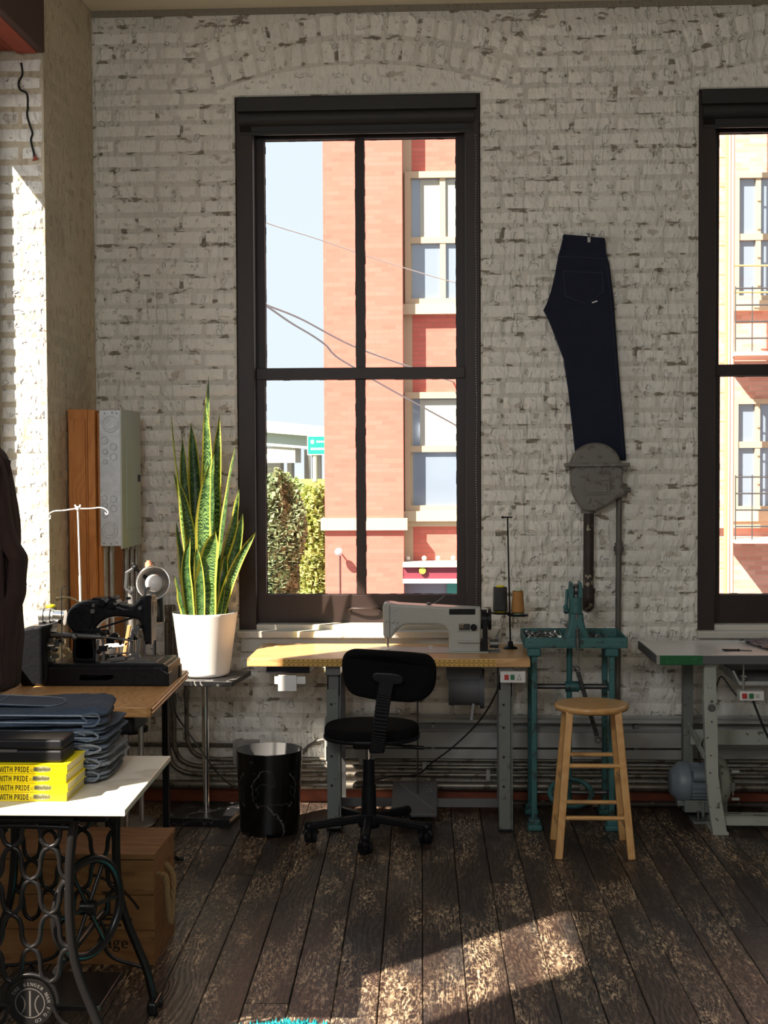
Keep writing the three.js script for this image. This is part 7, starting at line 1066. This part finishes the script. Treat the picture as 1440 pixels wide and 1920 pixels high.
// paler neighbour with a fire escape
{
  const x0 = oP(1120, 700).x, x1 = oP(1700, 700).x, o = thing('pale_building', 'pale brick building carrying a yellow fire escape', 'building', V((x0 + x1) / 2, GY, FZ - 4)); part(o, 'wall', bx(x0, x1, GY, 13, FZ - 8, FZ - 0.1), M.outBrickPale);
  const win = (px0, px1, y0, y1, mid, c) => { const z = FZ - 0.1, a = oP(px0, y1, z), b = oP(px1, y0, z), ym = oP(px0, mid, z).y, cx = oP(c, 700, z).x; const f = part(o, 'window', [bx(a.x, b.x, b.y - 0.08, b.y, z, z + 0.1), bx(a.x, b.x, a.y, a.y + 0.08, z, z + 0.1), bx(a.x, a.x + 0.08, a.y + 0.08, b.y - 0.08, z, z + 0.098), bx(b.x - 0.08, b.x, a.y + 0.08, b.y - 0.08, z, z + 0.098), bx(a.x, b.x, ym - 0.05, ym + 0.05, z, z + 0.08), bx(cx - 0.04, cx + 0.04, a.y, b.y, z, z + 0.07)], M.outFrame); for (const [q0, q1, r0, r1] of [[a.x, cx, a.y, ym], [cx, b.x, a.y, ym], [a.x, cx, ym, b.y], [cx, b.x, ym, b.y]]) part(f, 'pane', bx(q0 + 0.03, q1 - 0.03, r0 + 0.03, r1 - 0.03, z, z + 0.012), M.outGlass); part(o, 'stone_sill', bx(a.x - 0.1, b.x + 0.1, a.y - 0.16, a.y, z, z + 0.14), M.outStone); };
  win(1374, 1462, 325, 565, 446, 1419); win(1372, 1462, 748, 958, 834, 1419); win(1374, 1462, -40, 200, 80, 1419);
  part(o, 'string_course', bx(x0, x1, oP(1400, 990).y, oP(1400, 968).y, FZ - 0.1, FZ + 0.0), M.outStone);
  M.escape = std({ color: rgb(0.60, 0.44, 0.14), roughness: 0.6 }); M.escapePink = std({ color: rgb(0.66, 0.40, 0.32), roughness: 0.6 });
  const e = thing('fire_escape', 'yellow and rust fire escape ladder on the pale building', 'fire escape', V(oP(1365, 700).x, GY + 1, FZ + 0.6)), z = FZ + 0.7, R = (x, m) => part(e, 'rail', rod(V(oP(x, 700, z).x, GY + 1.2, z), V(oP(x, 700, z).x, 9, z), 0.03, 0.03, 8), m);
  R(1362, M.escape); R(1366.5, M.escapePink); R(1373, M.escapePink); for (let y = 240; y < 1120; y += 55) part(e, 'rung', rod(oP(1348, y, z), oP(1374, y, z), 0.012, 0.012, 6), M.escape);
  const pl = (y) => { const a = oP(1372, y, z); part(e, 'landing', bx(a.x, a.x + 3, a.y - 0.06, a.y, FZ - 0.05, z + 0.3), M.escapePink); const h = part(e, 'guard_rail', [0, 0.25, 0.5, 0.75].map(k => rod(V(a.x, a.y + 0.2 + k, z + 0.28), V(a.x + 3, a.y + 0.2 + k, z + 0.28), 0.014, 0.014, 6)), M.steelDark); for (let k = 0; k < 12; k++) part(h, 'baluster', rod(V(a.x + k * 0.25, a.y, z + 0.28), V(a.x + k * 0.25, a.y + 0.98, z + 0.28), 0.01, 0.01, 6), M.steelDark); };
  pl(662); pl(1010);
  for (const y of [498, 548]) part(e, 'window_bar', rod(oP(1374, y, z), oP(1460, y, z), 0.016, 0.016, 6), M.escape);
}
// concrete overpass, road sign, greenery
{
  const z = -62, o = thing('overpass', 'pale concrete road overpass with piers beyond the brick corner', 'bridge', V(oP(540, 860, z).x, GY, z)), P = (x, y) => oP(x, y, z);
  part(o, 'parapet', ext([P(430, 783), P(500, 789), P(560, 795), P(640, 803), P(640, 822), P(560, 816), P(500, 811), P(430, 806)].map(p => [p.x, p.y]), z - 1, 1.2), M.concrete);
  part(o, 'deck_girder', ext([P(430, 806), P(500, 811), P(640, 822), P(640, 846), P(500, 836), P(430, 832)].map(p => [p.x, p.y]), z - 8, 7.8), (M.girder = std({ color: rgb(0.40, 0.47, 0.47), roughness: 0.8 })), 'grey-green steel girder');
  part(o, 'pier_cap', bx(P(430, 850).x, P(552, 850).x, P(500, 868).y, P(500, 838).y, z - 3, z - 0.3), M.concrete);
  for (const x of [470, 518, 536, 556, 574, 592, 610]) part(o, 'pier', bx(P(x, 850).x, P(x + (x < 500 ? 30 : 8), 850).x, GY - 3, P(x, 840).y, z - 6 - (x % 7), z - 4.5 - (x % 7)), M.concrete);
  const zs = -40, S = (x, y) => oP(x, y, zs), sg = thing('road_sign', 'green and white road sign on a pale post', 'sign', V(S(590, 900).x, GY, zs)), a = S(576.5, 853), b = S(622, 817);
  const signTex = canvasTex(512, 400, (c, w, h) => { c.fillStyle = '#e6fff4'; c.fillRect(0, 0, w, h); c.fillStyle = '#10a884'; c.fillRect(14, 14, w - 28, h - 28); c.fillStyle = '#dffaf0'; c.beginPath(); c.ellipse(105, 125, 36, 44, 0, 0, 7); c.fill(); c.fillStyle = '#0fa07e'; c.beginPath(); c.ellipse(105, 112, 12, 14, 0, 0, 7); c.fill(); c.fillStyle = '#a8ecd8'; for (let k = 0; k < 6; k++) c.fillRect(190 + k * 48, 100, 38, 44); for (let k = 0; k < 9; k++) c.fillRect(70 + k * 42, 250, 33, 48); });
  const bg = new THREE.BoxGeometry(b.x - a.x, b.y - a.y, 0.06).translate((a.x + b.x) / 2, (a.y + b.y) / 2, zs); part(sg, 'panel', bg, std({ map: signTex, roughness: 0.5 }), 'green panel with blurred white legend'); const pp = S(590, 860); part(sg, 'post', rod(V(pp.x, -2.4, zs - 0.08), V(pp.x, b.y, zs - 0.08), 0.08, 0.08, 10), M.concrete);
  // sloping bank and bushes
  const bk = thing('grass_bank', 'sunlit grassy bank below the overpass', 'bank', V(oP(560, 1000, -34).x, GY, -34)); const q = [oP(300, 960, -46), oP(450, 905, -46), oP(560, 905, -46), oP(700, 935, -46)]; const shp = [[q[0].x, GY - 1], [q[3].x + 4, GY - 1], [q[3].x + 4, q[3].y], [q[2].x, q[2].y], [q[1].x, q[1].y], [q[0].x, q[0].y]]; const sl = clean(ext(shp, -58, 26)); { const p = sl.attributes.position; for (let i = 0; i < p.count; i++) if (p.getZ(i) > -40 && p.getY(i) > GY) p.setY(i, GY + 0.2); sl.computeVertexNormals(); } part(bk, 'slope', sl, M.grass);
  function bush(name, label, cx, cy, z0, rx, ry, n, cols, seed) {
    const c = oP(cx, cy, z0), k = (eye.z - z0) / FOCAL, r = rng(seed), bs = V(c.x, GY, z0), ob = thing(name, label, 'tree', bs, undefined); part(ob, 'trunk', rod(V(c.x, z0 < -40 ? c.y - ry * k : GY, z0), V(c.x, c.y, z0), 0.14, 0.07, 8), (M.bark ||= std({ color: rgb(0.08, 0.06, 0.04), roughness: 1 })));
    const gs = cols.map(() => []); for (let i = 0; i < n; i++) { const u = r() * 2 - 1, t = r() * 6.283, q = Math.cbrt(0.25 + 0.75 * r()), s = Math.sqrt(1 - u * u), lob = 1 + 0.22 * Math.sin(t * 3 + u * 4); const x = c.x + rx * k * q * lob * s * Math.cos(t), y = c.y + ry * k * q * u * lob, zz = z0 + rx * k * q * s * Math.sin(t); const g = new THREE.PlaneGeometry(0.075, 0.105); g.rotateX(r() * 3).rotateY(r() * 6).translate(x, y, zz); gs[i % cols.length].push(g); }
    gs.forEach((g, i) => { const m = part(ob, 'foliage', J(g), phys({ color: cols[i], roughness: 0.9, side: THREE.DoubleSide, transmission: 0.3, thickness: 0 })); m.userData.kind = 'stuff'; });
  }
  bush('leafy_tree', 'dense grey-green leafy tree growing behind the window pane', 516, 1020, -24, 52, 120, 16000, [rgb(0.16, 0.24, 0.10), rgb(0.24, 0.32, 0.16), rgb(0.30, 0.38, 0.2)], 31);
  bush('sunny_bush', 'bright yellow-green bush between the tree and the brick building', 592, 1050, -27, 46, 125, 13000, [rgb(0.36, 0.44, 0.10), rgb(0.48, 0.52, 0.16), rgb(0.56, 0.56, 0.2)], 37);
  bush('far_bush', 'pale bush at the bank top under the overpass', 528, 925, -44, 40, 34, 5000, [rgb(0.42, 0.50, 0.16), rgb(0.30, 0.4, 0.14)], 41);
}
// overhead wires
{
  const w = (name, label, pts, r, m) => single(name, label, 'wire', tube(pts.map(p => oP(p[0], p[1], -8 - 8 * clamp((p[0] - 430) / (pts[pts.length - 1][0] - 430)))), r, 60, 6), m);
  const pq = oP(430, 470, -8), up = thing('utility_pole', 'wooden utility pole carrying the overhead wires', 'pole', V(pq.x, GY, -8)); part(up, 'pole', rod(V(pq.x - 0.1, GY, -8), V(pq.x - 0.1, pq.y + 1.6, -8), 0.13, 0.1, 14), M.bark); part(up, 'cross_arm', cb(pq.x - 0.1, pq.y + 0.3, -8, 0.12, 0.12, 1.4), M.bark);
  M.wirePale = std({ color: rgb(0.5, 0.5, 0.5), roughness: 0.6 }); M.wireGray = std({ color: rgb(0.30, 0.31, 0.33), roughness: 0.7 });
  w('overhead_wire', 'thin pale wire crossing the upper panes', [[430, 388], [500, 418], [592, 447], [700, 484], [800, 515], [850, 529], [960, 556]], 0.007, M.wirePale);
  w('overhead_cable', 'grey overhead cable sloping across the meeting rail', [[430, 544], [500, 572], [560, 596], [660, 648], [780, 692], [850, 716]], 0.013, M.wireGray);
  w('overhead_cable', 'slack grey cable hanging below the straight one to the brick pier', [[430, 530], [500, 574], [545, 605], [590, 632], [614, 650], [625, 664], [665, 690], [700, 712], [790, 762], [852, 796], [930, 840]], 0.013, M.wireGray);
}
renderer.render(scene, camera);
